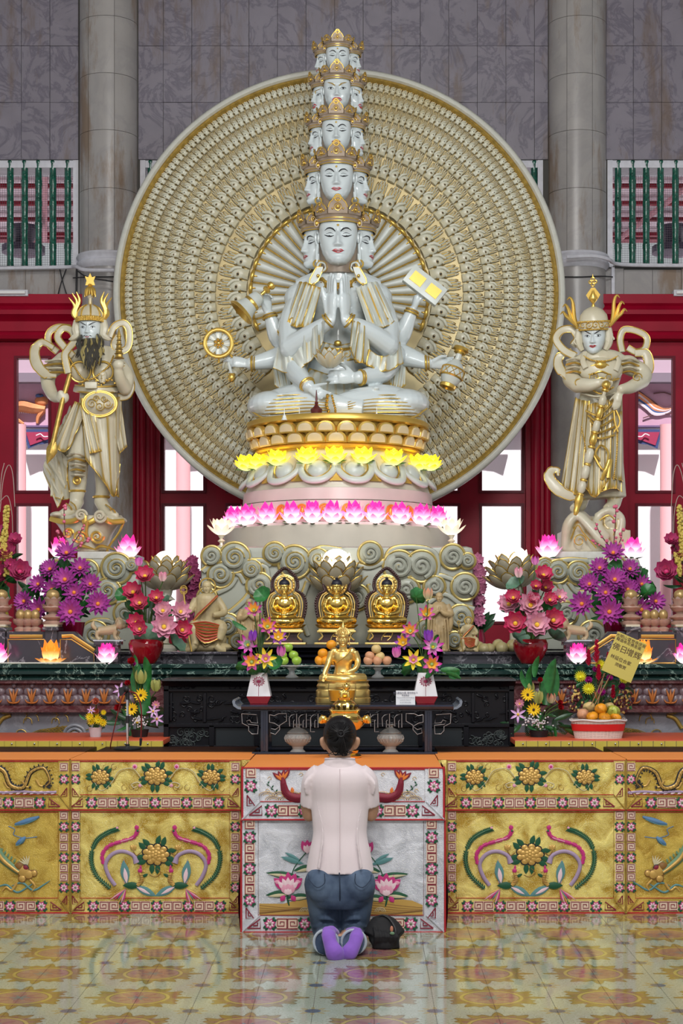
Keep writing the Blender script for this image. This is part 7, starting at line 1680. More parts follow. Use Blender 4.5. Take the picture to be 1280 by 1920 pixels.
def border_row(par,x0,x1,y,Y,phase=0,flowers=None,step=60,ends=(True,True),s=1):
    """flowers every step with two frets between, corner frets at the ends"""
    for x in flowers:place_e(fl_me,'embroidered_flower',par,x,y,Y,s=s)
    fs=sorted(flowers)
    for a,b in zip(fs,fs[1:]):place_e(key_me,'key_fret',par,a+(b-a)*.345,y,Y,s=s*.95,sx=-1); place_e(key_me,'key_fret',par,a+(b-a)*.655,y,Y,s=s*.95)
    if ends[0]:place_e(tri_me,'corner_fret',par,fs[0]-step*.43,y,Y,s=s)
    if ends[1]:place_e(tri_me,'corner_fret',par,fs[-1]+step*.43,y,Y,sx=-1,s=s)
def border_col(par,x,ys,Y,s=1,sx=1,top=None,bot=None,kper=2):
    for y in ys:place_e(fl_me,'embroidered_flower',par,x,y,Y,s=s,rot=pi/2)
    for a,b in zip(ys,ys[1:]):
        n=kper
        for k in range(n):place_e(key_me,'key_fret',par,x,a+(b-a)*(.345 if n == 2 and k == 0 else (.655 if n == 2 else .5)),Y,s=s*.9,sx=sx)
    if top:place_e(key_me,'key_fret',par,x,top,Y,s=s*.9,sx=sx)
    if bot:place_e(tri_me,'corner_fret',par,x,bot,Y,rot=pi/2*sx,s=s*.85,sx=sx)
YT=9.2; ZT=P(0,1423,YT).z
def frameline(m,x0,x1,y0,y1,Y,r=.0022,k=1):m.tube([tuple(P(x,y,Y-.004)) for x,y in ((x0,y0),(x1,y0),(x1,y1),(x0,y1))],r,5,k,closed=True)
wood_t=mat('dark_table_wood',(.035,.012,.007),.6,noise=.35,nscale=6,spec=.12)
def table(label,x0,x1,Y0_,Y1_,zt,wood=True,xw=None):
    t=thing('altar_table',label,'table',((P(x0,0,Y0_).x+P(x1,0,Y0_).x)/2,(Y0_+Y1_)/2,0)); a,b=P(x0,0,Y0_).x,P(x1,0,Y0_).x
    MB().box((a+.02,Y0_+.02,zt-.035),(b-.02,Y1_,zt-.004),0,bev=.004).build('tabletop',wood_t,t,w=True)
    for xx in (a+.08,b-.08):
        for yy in (Y0_+.08,Y1_-.08):MB().tube([(xx,yy,0),(xx,yy,zt-.03)],.02,10).build('leg',blackw,t,w=True)
    return t
# four gold-clothed tables
tabs=[('gold-clothed side table cut by the picture edge with black-maned dragons, bearded guardian side','gold_in'),]
def gold_cloth(label,x0,x1,lab_t,left=True,right=True,panel='phoenix',cx=None,fx=None,flip=1,mt=None,top=1423,ext=(0,0),fx2=None):
    mt=mt or gold_cl
    bx0,bx1=x0,x1; x0 -= ext[0]; x1 += ext[1]
    t=table(lab_t,x0+2,x1-2,YT,10.28,ZT)
    c=thing('tablecloth',label,'tablecloth',(P((x0+x1)/2,0,YT).x,YT,ZT),group=None)
    m=MB(); plane_w(m,x0,x1,1516,1712,YT-.002,0,.004,2.5,sag=-.004); plane_w(m,x0,x1,top+2,1519,YT-.014,0,.003,2,ph=1)
    m.build('gold_front',mt,c,w=True,angle=60)
    a,b=P(x0,0,YT).x,P(x1,0,YT).x
    MB().box((a,YT-.016,ZT-.004),(b,9.72,ZT+.002)).build('orange_top',orange_cl,c,w=True,bevel=.001)
    x0,x1=bx0,bx1; f=MB()
    f.tube([tuple(P(x,1519,YT-.018)) for x in (x0,x1)],.004,6,1)
    f.tube([tuple(P(x,1712,YT-.006)) for x in (x0,x1)],.005,6,1); f.tube([tuple(P(x,1426,YT-.018)) for x in (x0,x1)],.002,6,1)
    xi0=x0+(17 if left else 0); xi1=x1-(22 if right else 0)
    frameline(f,xi0,xi1,1428,1490,YT-.014); frameline(f,xi0,xi1,1523,1684,YT-.002)
    for y in (1494,1517):f.tube([tuple(P(x,y,YT-.018)) for x in (xi0-14,xi1+14)],.0016,5,0)
    for (xa,s) in ((x0,1) if left else (None,0),(x1,-1) if right else (None,0)):
        if xa is None:continue
        for (y0,y1) in ((1518,1490),(1712,1684)):f.tube([tuple(P(xa,y0,YT-.02)),tuple(P(xa+s*22,y1,YT-.02))],.003,5,0)
        f.tube([tuple(P(xa,y,YT-.018)) for y in (1425,1517)],.004,6,0); f.tube([tuple(P(xa,y,YT-.006)) for y in (1517,1712)],.004,6,0)
    f.build('piping',[M_['gold_dark'],redt],c,w=True)
    border_row(c,x0,x1,1505,YT-.016,flowers=fx,ends=(left,right)); border_row(c,x0,x1,1699,YT-.004,flowers=fx2 or [q+3 for q in fx],ends=(left,right))
    for on,x,s in ((left,x0+8.5,1),(right,x1-11,-1)):
        if not on:continue
        border_col(c,x,[1461],YT-.016,s=.88,sx=s,top=1438,bot=1486); border_col(c,x,[1550,1608,1664],YT-.004,s=.88,sx=s,top=1529,bot=1688)
    if panel == 'phoenix':
        place_e(SW,'peony_scroll',c,cx,1455,YT-.015,s=.98)
        for s in (1,-1):place_e(PHX[s],'embroidered_phoenix',c,cx,1598,YT-.004,s=1.0)
        place_e(CP,'embroidered_peony',c,cx,1602,YT-.004)
    else:
        place_e(DRG[flip],'embroidered_dragon',c,cx[0],1458,YT-.015,s=1.0); e=Emb(); e.line([(-80,0),(-50,-2),(-20,0),(10,-2),(40,0),(76,-1)],5,LI,.5,sm=4)
        for k in range(12):e.leaf(-78+k*13,3,-.5,13,5,PW,.9,.5)
        place_e(e.mesh('embroidered_wave'),'embroidered_wave',c,cx[0]-8*flip,1486,YT-.015)
        place_e(LDR[flip],'embroidered_dragon',c,cx[1],1605,YT-.004)
    return c
SW=scrollwork().mesh('peony_scroll'); PHX={1:phoenix(1).mesh('embroidered_phoenix'),-1:phoenix(-1).mesh('embroidered_phoenix')}; CP=centre_peony().mesh('embroidered_peony')
for q in PHX.values():pass
DRG={1:dragon(1).mesh('embroidered_dragon'),-1:dragon(-1).mesh('embroidered_dragon')}; LDR={1:lower_dragon(1).mesh('embroidered_dragon'),-1:lower_dragon(-1).mesh('embroidered_dragon')}
gold_cloth('gold lame tablecloth with peonies and two phoenixes on the bearded guardian side',133,452,'dark wooden table under the phoenix cloth, bearded guardian side',True,True,ext=(0,17),cx=292,fx=[172,231,291,350,410])
gold_cloth('gold lame tablecloth with peonies and two phoenixes on the young guardian side',838,1172,'dark wooden table under the phoenix cloth, young guardian side',True,True,ext=(17,0),cx=993,fx=[873,934,994,1054,1114])
gold_cloth('deeper gold tablecloth edge with yellow dragon and blue clouds on the bearded guardian side',-190,131,'table under the dragon cloth, bearded guardian side',False,True,'dragon',cx=(38,22),fx=[-164,-104,-44,16,75],flip=1,mt=gold_cl2)
gold_cloth('gold tablecloth edge with black-maned dragon on the young guardian side',1174,1490,'table under the dragon cloth, young guardian side',True,False,'dragon',cx=(1248,1256),fx=[1220,1278,1338,1398,1458],flip=-1,mt=gold_cl2)
# silver cloth on the front table
YF=8.62; ZF=P(0,1437,YF).z; ZF=.85
pf_=1190-(ZF-EYE)*F/YF
t=table('front table under the silver lotus cloth',456,828,YF+.02,9.74,ZF)
c=thing('tablecloth','silver lame tablecloth with pink lotuses, carp and red key frets on the front table','tablecloth',(P(642,0,YF).x,YF,ZF))
m=MB(); plane_w(m,453,833,1535,1748,YF-.0,0,.003,2); 
a0,b0=P(456,pf_,YF),P(829,pf_,YF); 
def f(u,v):return (lerp(lerp(P(452,0,YF).x,P(834,0,YF).x,u),lerp(a0.x,b0.x,u),v),YF-.018-.004*sin(9*u)*(1-v),lerp(P(0,1538,YF).z,ZF,v))
m.grid(f,40,8); m.grid(lambda u,v:(f(u,v)[0],f(u,v)[1]+.006,f(u,v)[2]),40,8,flip=True)
m.build('silver_front',silver_cl,c,w=True,angle=60)
MB().box((a0.x,YF-.018,ZF-.004),(b0.x,9.74,ZF+.001)).build('orange_top',orange_cl,c,w=True,bevel=.001)
fr=MB()
for (x0,x1,y0,y1,Y) in ((487,796,pf_+3,1503,YF-.02),(484,794,1538,1716,YF-.002)):frameline(fr,x0,x1,y0,y1,Y,.0024)
for (x,y0,y1,Y) in ((454,1437,1537,YF-.02),(832,1437,1537,YF-.02),(452,1537,1748,YF-.004),(834,1537,1748,YF-.004)):fr.tube([tuple(P(x,y0,Y)),tuple(P(x,y1,Y))],.0055,6,1)
for (y,Y) in ((1537,YF-.022),(1748,YF-.004),(1440,YF-.02)):fr.tube([tuple(P(452,y,Y)),tuple(P(834,y,Y))],.0045,6,1)
for (xa,s) in ((454,1),(832,-1)):
    for (y0,y1,Y) in ((1536,1503,YF-.024),(1747,1716,YF-.006)):fr.tube([tuple(P(xa,y0,Y)),tuple(P(xa+s*33,y1,Y))],.004,5,0)
fr.build('piping',[silver_cl,redt],c,w=True)
border_row(c,0,0,1520,YF-.020,flowers=[509,571,641,707,773],s=1.15,step=66); border_row(c,0,0,1732,YF-.004,flowers=[506,571,641,707,770],s=1.15,step=66)
for x,s in ((470,1),(813,-1)):border_col(c,x,[1474],YF-.02,s=1.12,sx=s,top=1449,bot=1502); border_col(c,x-(2 if s > 0 else 4),[1570,1629,1688],YF-.004,s=1.1,sx=s,top=1545,bot=1713)
LT={1:lotus_e(1).mesh('embroidered_lotus'),-1:lotus_e(-1).mesh('embroidered_lotus')}; CPm={1:carp(1).mesh('embroidered_carp'),-1:carp(-1).mesh('embroidered_carp')}
place_e(LT[1],'embroidered_lotus',c,540,1650,YF-.004,s=1.0); place_e(LT[-1],'embroidered_lotus',c,724,1652,YF-.004,s=1.0)
place_e(CPm[1],'embroidered_carp',c,545,1462,YF-.021,s=.95); place_e(CPm[-1],'embroidered_carp',c,737,1462,YF-.021,s=.95)
place_e(waves(306,20,2,24).mesh('embroidered_waves'),'embroidered_waves',c,641,1490,YF-.021); place_e(hills(306,30).mesh('embroidered_hills'),'embroidered_hills',c,639,1700,YF-.004)
for s_,x in ((0,451),(1,835)):
    m=MB(); m.grid(lambda u,v:(P(x,0,YF).x+(-.006-.012*sin(8*v))*(1 if s_ == 0 else -1)*(1-v),YF+.02+.9*u,lerp(.01,ZF-.01,v)),6,10); q=m.build('red_side',mat('red_velvet',(.28,.005,.02),.7),c,w=True)
    q.data.flip_normals() if s_ else None
# yellow pleated skirts, red-orange tops
sat=mat('yellow_satin',(.60,.47,.07),.3,sheen=.3,bump=.15,bscale=25)
YK=10.3; ZK=P(0,1388,YK).z
for (x0,x1,lab,lt) in ((-160,306,'low back table with red cloth top, bearded guardian side','yellow pleated satin skirt pinned round the back table, bearded guardian side'),(965,1440,'low back table with red cloth top, young guardian side','yellow pleated satin skirt pinned round the back table, young guardian side')):
    t=thing('back_table',lab,'table',(P((x0+x1)/2,0,YK).x,YK+.4,0)); a,b=P(x0,0,YK).x,P(x1,0,YK).x
    MB().box((a,YK,ZK-.03),(b,11.12,ZK),0,bev=.003).build('tabletop',mat('red_orange_cloth',(.62,.10,.04),.35),t,w=True)
    for xx in (a+.06,b-.06):
        for yy in (YK+.08,11.0):MB().tube([(xx,yy,0),(xx,yy,ZK-.02)],.02,8).build('leg',blackw,t,w=True)
    sk=thing('table_skirt',lt,'skirt',(P((x0+x1)/2,0,YK).x,YK-.01,0)); n=int((x1-x0)/21); ww=(b-a)/n; pl_=MB()
    pl_.add([(-ww*.5,0,0),(ww*.42,-.004,0),(ww*.5,.006,0),(-ww*.5,0,ZK-.004),(ww*.42,-.004,ZK-.004),(ww*.5,.006,ZK-.004),(-ww*.5,.01,0),(ww*.5,.012,0),(-ww*.5,.01,ZK-.004),(ww*.5,.012,ZK-.004)],[(0,1,4,3),(1,2,5,4),(7,6,8,9),(3,4,5,9,8)])
    me=pl_.mesh('pleat',sat,smooth=False); pn=MB(); pn.ell((0,0,0),.006,8,6); pme=pn.mesh('pin',mat('pin_steel',(.7,.7,.7),.2,1))
    for k in range(n):xx=a+ww*(k+.5)-sk.location.x; inst(me,'pleat',sk,Matrix.Translation((xx,-.004,0)) @ Matrix.Rotation(random.uniform(-.02,.02),4,'Z')); (k % 2 == 0) and inst(pme,'pin',sk,Matrix.Translation((xx+.012,-.014,ZK-.02)))
# ================================================================ LOW BLACK OFFERING TABLE on the silver-clothed table
YO=9.57; ZO=P(0,1322,YO).z
t=thing('offering_table','low black lacquered table with upturned scroll ends and pierced fretwork','table',(P(650,0,YO).x,YO+.22,ZF+.001)); ox,oy,oz=t.location
def OX(px):return P(px,0,YO).x
def OZ(py):return P(0,py,YO).z
ed=mat('blue_black_lacquer',(.03,.035,.055),.12)
m=MB(); m.sweep_x([(YO+.45,ZO),(YO,ZO),(YO-.012,ZO-.008),(YO-.004,ZO-.022),(YO+.01,ZO-.028),(YO+.45,ZO-.028)],OX(452),OX(850)); m.build('tabletop',ed,t,w=True,angle=30)
for s,xe in ((-1,452),(1,850)):
    x=OX(xe); m=MB(); pts=[(0,0),(-.02,.003),(-.045,.02),(-.052,.045),(-.046,.058),(-.034,.05),(-.036,.036),(-.02,.018),(0,.012)]
    poly=[(x-s*px_*-1 if False else x+s*(-px_),ZO-.026+pz) for px_,pz in pts]+[(x,ZO-.028)]
    m.prism(poly,.42,0,Matrix.Translation((0,YO,0))); m.build('scroll_end',mat('pale_edge_lacquer',(.18,.22,.28),.2),t,w=True,angle=60)
for x in (495,803):
    for yy in (YO+.03,YO+.40):m=MB(); w_=7*S(YO); m.box((OX(x)-w_,yy-.012,ZF+.002),(OX(x)+w_,yy+.012,ZO-.026),0,bev=.004); m.tube([(OX(x),yy-.013,ZF+.02),(OX(x),yy-.013,ZO-.04)],.006,6); m.build('leg',ed,t,w=True)
m=MB(); m.box((OX(472),YO+.0,ZF+.002),(OX(820),YO+.03,ZF+.014),0,bev=.003); m.box((OX(472),YO+.38,ZF+.002),(OX(820),YO+.41,ZF+.014)); m.build('floor_rail',ed,t,w=True)
m=MB(); m.box((OX(455),YO+.02,OZ(1333)),(OX(846),YO+.035,OZ(1328))); m.build('apron',ed,t,w=True)
fret=mat('fret_edge',(.28,.29,.31),.25)
def fr_mesh(pts,mirror=1,nm='fret'):
    m=MB(); m.tube([tuple(P(x,y,YO+.025)) for x,y in pts],.0055,5,0,up=(0,1,0),flat=1.3); m.tube([tuple(P(x,y,YO+.018)) for x,y in pts],.0022,5,1); m.build(nm,[blackw,fret],t,w=True)
L1=[(505,1340),(505,1354),(514,1356),(524,1362),(516,1368),(508,1366),(507,1374),(516,1377),(524,1368),(524,1360),(537,1352),(537,1338),(522,1338),(514,1342),(505,1340)]
L2=[(453,1338),(481,1340),(483,1356),(471,1355),(468,1350),(462,1352),(465,1358),(484,1360),(483,1376),(472,1376),(466,1370),(466,1362),(454,1356),(453,1338)]
for L in (L1,L2):fr_mesh(L); fr_mesh([(1300-x-2,y) for x,y in L])
for x in (548,566,588,700,722,745):fr_mesh([(x-5,1362),(x-6,1346),(x-2,1341),(x+8,1338),(x+8,1364),(x+2,1364),(x+2,1352),(x+4,1350)])
for x in (574,694):fr_mesh([(x,1338),(x,1350),(x+8,1350),(x+8,1372),(x+16,1372)])
# ================================================================ LIT LOTUS LAMPS
def lotus_mesh(name,mats_,layers,seed_=0,core=True,nseg=6):
    """layers: (count, base radius, length, width, elevation 0..1, curl, material)"""
    m=MB()
    for li,(n,rb,L,W,el,cu,mi) in enumerate(layers):
        for k in range(n):
            a=2*pi*(k+.5*(li % 2))/n; d=Vector((cos(a)*(1-el),sin(a)*(1-el),el+.05)); petal(m,(rb*cos(a),rb*sin(a),.0),d,(0,0,1),L,W,mi,curl=cu,cup=.45,n=nseg)
    if core:m.ell((0,0,.12),(.12,.12,.12),12,8,len(mats_)-1)
    return m.mesh(name,mats_,70)
leafg=mat('artificial_leaf',(.02,.14,.03),.4,noise=.3,nscale=8); leafd=mat('dark_leaf',(.012,.06,.02),.35,noise=.3,nscale=8); leafs_=mat('sage_leaf',(.10,.20,.13),.5,noise=.2,nscale=8)
stemg=mat('stem_green',(.06,.13,.03),.5)
pk_em=radial('lit_pink_petal',(1.0,.80,.88),(.85,.03,.36),.38,.82,emit=1.25,e1=.5); yl_em=radial('lit_yellow_petal',(1.0,.95,.45),(.95,.75,.02),.1,.6,emit=1.5,e1=.8)
og_em=radial('lit_orange_petal',(1.0,.85,.45),(.9,.28,.02),.2,.75,emit=1.6,e1=.6); core_em=mat('lamp_core',(1,.95,.85),.5,emit=2.2,ecol=(1,.95,.85))
LM={'pink':lotus_mesh('lotus_petals',[pk_em,core_em],[(7,.15,.58,.38,.35,.75,0),(6,.16,.66,.46,.66,.75,0),(5,.15,.80,.48,.86,.55,0)]),
      'yellow':lotus_mesh('lotus_petals',[yl_em,core_em],[(7,.15,.52,.36,.22,.8,0),(7,.14,.58,.40,.62,.4,0),(5,.10,.62,.38,.92,.0,0)]),
      'orange':lotus_mesh('lotus_petals',[og_em,core_em],[(9,.2,.60,.34,.05,.6,0),(7,.18,.66,.50,.62,.8,0),(6,.17,.92,.54,.85,.55,0)]),
      'white':lotus_mesh('lotus_petals',[radial('lit_crystal_petal',(1,.93,.78),(.9,.72,.55),.1,.7,emit=1.1,e1=.5,rough=.15),core_em],[(8,.15,.56,.30,.2,.8,0),(8,.14,.60,.34,.55,.6,0),(6,.12,.62,.34,.85,.1,0)])}
sep=MB()
for k in range(5):a=2*pi*k/5; petal(sep,(.1*cos(a),.1*sin(a),-.01),(cos(a),sin(a),.05),(0,0,1),.45,.22,0,curl=.2)
sep_me=sep.mesh('sepals',leafg)
def lamp(kind,loc,size,label,group=None,stand=0,rz=None,tilt=0):
    t=thing('lotus_lamp',label,'lamp',loc,group=group)
    M0=Matrix.Translation((0,0,stand)) @ Matrix.Rotation(tilt,4,'X') @ Matrix.Rotation(random.random()*6 if rz is None else rz,4,'Z') @ Matrix.Diagonal((size,size,size,1))
    inst(LM[kind],'lotus_petals',t,M0)
    if kind != 'white':inst(sep_me,'sepals',t,M0)
    if stand:m=MB(); m.lathe([(size*.3,0),(size*.28,size*.06),(size*.08,size*.12),(size*.06,stand*.4),(size*.16,stand*.55),(size*.06,stand*.7),(size*.14,stand)],16); m.build('stand',mat('crystal_stand',(.8,.7,.55),.08,.3),t)
    return t
ORD=['first','second','third','fourth','fifth','sixth','seventh','eighth','ninth','tenth','eleventh','twelfth']
def ringpos(px,rpx,py,Yc=YP,cxp=633):
    dx=(px-cxp)*S(Yc); R=rpx*S(Yc); dy=sqrt(max(0,R*R-dx*dx)); return (P(cxp,0,Yc).x+dx,Yc-dy,P(0,py,Yc).z)
xs_y=[462,484,520,575,627,681,738,784,806]
for k,x in enumerate(xs_y):
    p=ringpos(max(478,min(788,x)) if k in (0,8) else x,161,884 if 1 < k < 7 else 886); xx=P(x,0,p[1]).x
    lamp('yellow',(xx,p[1]-.01,p[2]-.0),40*.0043*1.1,'%s glowing yellow lotus from the wheel side on the pedestal shoulder' % ORD[k],'glowing yellow lotuses on the pedestal shoulder',tilt=radians(18))
for k,x in enumerate([443,472,510,555,592,627,665,703,747,786,817]):
    p=ringpos(x,202,994); lamp('pink',p,.175,'%s glowing pink lotus from the wheel side on the pedestal ledge' % ORD[k],'glowing pink lotuses on the pedestal ledge',tilt=radians(12))
for (x,lab) in ((415,'clear glowing lotus on a crystal stand beyond the first pink lotus of the row'),(846,'clear glowing lotus on a crystal stand beyond the last pink lotus of the row')):
    q=P(x,1024,12.6); lamp('white',(q.x,12.6,P(0,1024,12.3).z),.19,lab,stand=.10)
slabz=P(0,1034,12.95).z
lamp('pink',(P(240,0,12.9).x,12.9,P(0,1046,12.75).z),.19,'pink glowing lotus on the cloud block at the feet of the bearded guardian')
lamp('pink',(P(1028,0,12.9).x,12.9,P(0,1046,12.75).z),.19,'pink glowing lotus on the cloud block beside the rock of the young guardian')
lamp('pink',(P(112,0,12.9).x,12.9,P(0,1046,12.75).z),.17,'pale pink glowing lotus behind the top lily of the purple bouquet, bearded guardian side')
lamp('pink',(P(1186,0,12.9).x,12.9,P(0,1046,12.75).z),.17,'pale pink glowing lotus behind the top lily of the purple bouquet, young guardian side')
zc_=Zc(1245)+.0
for (kind,x,lab) in (('pink',-3,'pink glowing lotus cut by the picture edge on the counter, bearded guardian side'),('orange',95,'orange glowing lotus in front of the balustrade post'),('pink',200,'pink glowing lotus in front of the stone lion post, bearded guardian side'),('pink',1083,'pink glowing lotus in front of the stone lion post, young guardian side'),('orange',1205,'orange glowing lotus half hidden behind the gold card'),('pink',1283,'pink glowing lotus cut by the picture edge on the counter, young guardian side')):
    lamp(kind,(P(x,0,YC+.12).x,YC+.12,zc_),.145,lab)
tag(MB().tube([(P(-30,0,YC).x,YC+.03,zc_+.006),(P(60,0,YC).x,YC+.02,zc_+.006),(P(130,0,YC).x,YC+.04,zc_+.006),(P(195,0,YC).x,YC+.03,zc_+.006)],.005,6,sm=4).build('lamp_cord',mat('white_cord',(.7,.68,.6),.5)),'white cord running along the counter edge between the lotus lamps','cord')
# ---- big stone lotus bowls with a glowing heart
stone_l=gilded('lotus_bowl_stone',(.48,.46,.38),stain=(.4,.37,.28),lo=.4,hi=.5,amt=.5)
def bowl(loc,R,label,ball,tilt=0):
    t=thing('stone_lotus_lamp',label,'lamp',loc); m=MB(); pt=MB()
    def fill(mb,n,rb,L,W,el,cu,z,ro=0,thin=.012):
        for k in range(n):
            a=2*pi*(k+ro)/n; one=MB(); d=Vector((cos(a)*(1-el),sin(a)*(1-el),el)); petal(one,(rb*cos(a),rb*sin(a),z),d,(0,0,1),L,W,0,curl=cu,cup=.35,n=8,nw=6,sh=.45)
            mb.merge(one); e=[one.v[j*7] for j in range(9)]+[one.v[j*7+6] for j in range(8,-1,-1)]; mb.tube(e,R*.018,5,1)
    for (n,rb,L,W,el,cu,z,ro) in ((10,.30,.85,.50,.12,1.0,-.30,0),(10,.26,.82,.48,.25,1.0,-.12,.5),(9,.24,.72,.46,.4,.9,.02,0),(7,.2,.62,.42,.65,.7,.12,.5)):fill(m,n,rb*R,L*R,W*R,el,cu,z*R,ro)
    m.lathe([(.34*R,-.62*R),(.2*R,-.5*R),(.25*R,-.3*R),(.3*R,-.1*R),(0,0)],20,0); m.v=[tuple(Matrix.Rotation(tilt,4,'Y') @ Vector(v)) for v in m.v]
    m.build('stone_petals',[stone_l,M_['gold_dark']],t,angle=70); m=MB()
    if ball:m.ell((0,0,.62*R),.40*R,20,14); m.build('glowing_globe',mat('globe_glow',(1,.93,.7),.4,emit=3.0,ecol=(1,.93,.7)),t)
    else:
        for k in range(7):a=2*pi*k/7+.4; petal(m,(.34*R*cos(a),.34*R*sin(a),.25*R),(cos(a)*.2,sin(a)*.2,1),(0,0,1),.62*R,.46*R,0,curl=.3,cup=-.5,sh=.45)
        m.ell((0,0,.80*R),(.40*R,.40*R,.28*R),16,10); m.build('glowing_heart',mat('heart_glow',(1,.95,.8),.4,emit=2.2,ecol=(1,.95,.8)),t,angle=70)
    return t
z_pl=P(0,1209,11.55).z
def bowl_at(px,py,Y,rpx,label,ball,tilt=0):
    R=rpx*S(Y); t=bowl(tuple(P(px,py,Y)),R,label,ball,tilt)
    zb0=P(0,1222,11.75).z if px != 630 else z_pl
    c=t.location; MB().lathe([(R*.4,zb0-c.z),(R*.42,zb0-c.z+.02),(R*.12,zb0-c.z+.06),(R*.10,-R*.7),(R*.3,-R*.6)],18).build('stand',stone_l,t)
bowl_at(630,1094,12.16,60,'large stone lotus with glowing heart behind the middle haloed gold buddha',False); bowl_at(310,1090,12.3,56,'large stone lotus with a glowing white globe behind the red pot, bearded guardian side',True); bowl_at(962,1086,12.3,58,'large stone lotus with added, mostly sunlight glow behind the red pot, young guardian side',False,radians(-8))  # heart glow on the young guardian side mostly stands in for sunlight
# ================================================================ FLOWERS
def mk(name,mats_,layers,**k):return lotus_mesh(name,mats_,layers,core=True,**k)
def rad(n,a,b,r0=.1,r1=.7):return radial(n,a,b,r0,r1)
ycore=mat('yellow_stamens',(.75,.52,.03),.6)
FLW={
 'hotpink':mk('flower',[rad('hot_pink_petal',(.75,.25,.35),(.70,.02,.13)),ycore],[(8,.1,.66,.50,.10,.95,0),(7,.1,.60,.48,.38,1.0,0),(6,.08,.46,.40,.55,.9,0)]),
 'palepink':mk('flower',[rad('pale_pink_petal',(.85,.55,.62),(.80,.33,.48)),ycore],[(9,.1,.70,.42,.08,.8,0),(8,.1,.62,.42,.32,.85,0),(7,.08,.5,.36,.52,.8,0)]),
 'lily':mk('flower',[rad('purple_lily_petal',(.55,.12,.42),(.36,.035,.30)),mat('orange_centre',(.8,.28,.03),.6)],[(12,.08,.76,.25,.02,.5,0),(11,.08,.68,.25,.25,.6,0),(9,.06,.54,.20,.45,.6,0)],nseg=5),
 'peony':mk('flower',[rad('peony_petal',(.75,.22,.38),(.68,.06,.26)),mat('peony_heart',(.6,.05,.2),.6)],[(9,.1,.62,.52,.02,1.1,0),(8,.1,.58,.50,.25,1.2,0),(7,.1,.52,.46,.45,1.3,0),(6,.08,.44,.40,.7,1.0,0)]),
 'magyel':mk('flower',[rad('magenta_petal',(.80,.45,.65),(.62,.03,.40)),rad('yellow_orange_petal',(.9,.6,.05),(.85,.25,.08)),mat('green_seedhead',(.3,.5,.2),.6)],[(7,.08,.70,.30,.15,.7,0),(6,.08,.62,.28,.55,.4,1)]),
 'purpyel':mk('flower',[rad('violet_petal',(.75,.45,.75),(.30,.03,.55)),rad('amber_petal',(.9,.6,.05),(.9,.45,.03)),mat('pale_heart',(.7,.6,.3),.6)],[(7,.08,.68,.30,.15,.7,0),(6,.08,.62,.28,.55,.4,1)]),
 'maggreen':mk('flower',[rad('magenta_petal2',(.85,.5,.7),(.60,.02,.42)),mat('mint_petal',(.45,.62,.48),.5),ycore],[(8,.08,.74,.26,.25,.5,0),(6,.06,.52,.26,.7,.2,1)]),
 'yelpink':mk('flower',[rad('lemon_petal',(.85,.75,.1),(.80,.65,.03)),rad('rose_petal2',(.85,.4,.6),(.75,.25,.5)),ycore],[(7,.08,.74,.28,.15,.5,0),(6,.08,.5,.26,.6,.3,1)]),
 'daisy':mk('flower',[mat('yellow_daisy',(.80,.58,.01),.5),mat('daisy_heart',(.5,.5,.02),.6)],[(12,.05,.55,.17,.05,.3,0),(10,.05,.42,.15,.3,.4,0)],nseg=3),
 'sun':mk('flower',[mat('sunflower_petal',(.85,.55,.01),.5),mat('sunflower_heart',(.05,.02,.01),.8)],[(14,.12,.58,.17,.0,.3,0),(12,.12,.52,.16,.15,.4,0)],nseg=3),
 'mum':mk('flower',[mat('lemon_mum',(.85,.78,.04),.5),mat('lemon_mum_heart',(.7,.7,.05),.6)],[(18,.05,.58,.09,.0,.7,0),(16,.05,.52,.09,.25,.8,0),(14,.05,.42,.08,.5,.8,0)],nseg=3),
 'rose':mk('flower',[mat('red_rose',(.45,.01,.02),.5),mat('red_rose_heart',(.3,.01,.02),.5)],[(6,.1,.50,.50,.3,1.3,0),(5,.08,.46,.46,.6,1.2,0),(4,.05,.4,.4,.85,1.0,0)]),
 'peach':mk('flower',[mat('peach_rose',(.80,.28,.18),.5),mat('peach_heart',(.7,.2,.12),.5)],[(6,.1,.50,.50,.3,1.3,0),(5,.08,.46,.46,.6,1.2,0),(4,.05,.4,.4,.85,1.0,0)]),
 'lilac':mk('flower',[rad('lilac_lily_petal',(.75,.5,.75),(.50,.25,.55)),ycore],[(6,.05,.75,.22,.2,-.3,0)]),
 'mag':mk('flower',[mat('magenta_carnation',(.42,.01,.25),.6),mat('magenta_heart',(.3,.01,.2),.6)],[(12,.05,.5,.3,.05,.8,0),(10,.05,.45,.28,.35,.9,0),(8,.05,.38,.26,.6,.9,0)],nseg=3),
}
def bud_mesh(nm,c0,c1):
    m=MB()
    for k in range(6):a=k*pi/3; petal(m,(.10*cos(a),.10*sin(a),0),(cos(a)*.5,sin(a)*.5,1),(-cos(a),-sin(a),.3),.8,.34,0,curl=.45,cup=-.4)
    m.ell((0,0,.3),(.15,.15,.32),12,8,0); return m.mesh('bud',[rad(nm,c0,c1,.2,.8)],70)
FLW['bud_pink']=bud_mesh('pink_bud',(.85,.6,.6),(.75,.2,.35)); FLW['bud_purple']=bud_mesh('purple_bud',(.35,.08,.6),(.16,.02,.4)); FLW['bud_mag']=bud_mesh('magenta_bud',(.8,.3,.6),(.55,.03,.4)); FLW['bud_coral']=bud_mesh('coral_bud',(.5,.5,.3),(.8,.3,.2)); FLW['bud_green']=bud_mesh('lily_bud',(.35,.4,.1),(.45,.45,.15))
def leaf_round(nm,mt):
    m=MB()
    def f(u,v):a=2*pi*u; r=v*(.5+.03*cos(7*a)); return (r*cos(a),r*sin(a),.25*v*v+.03*v*cos(6*a))
    m.grid(f,22,5,cu=True); return m.mesh(nm,mt,80)
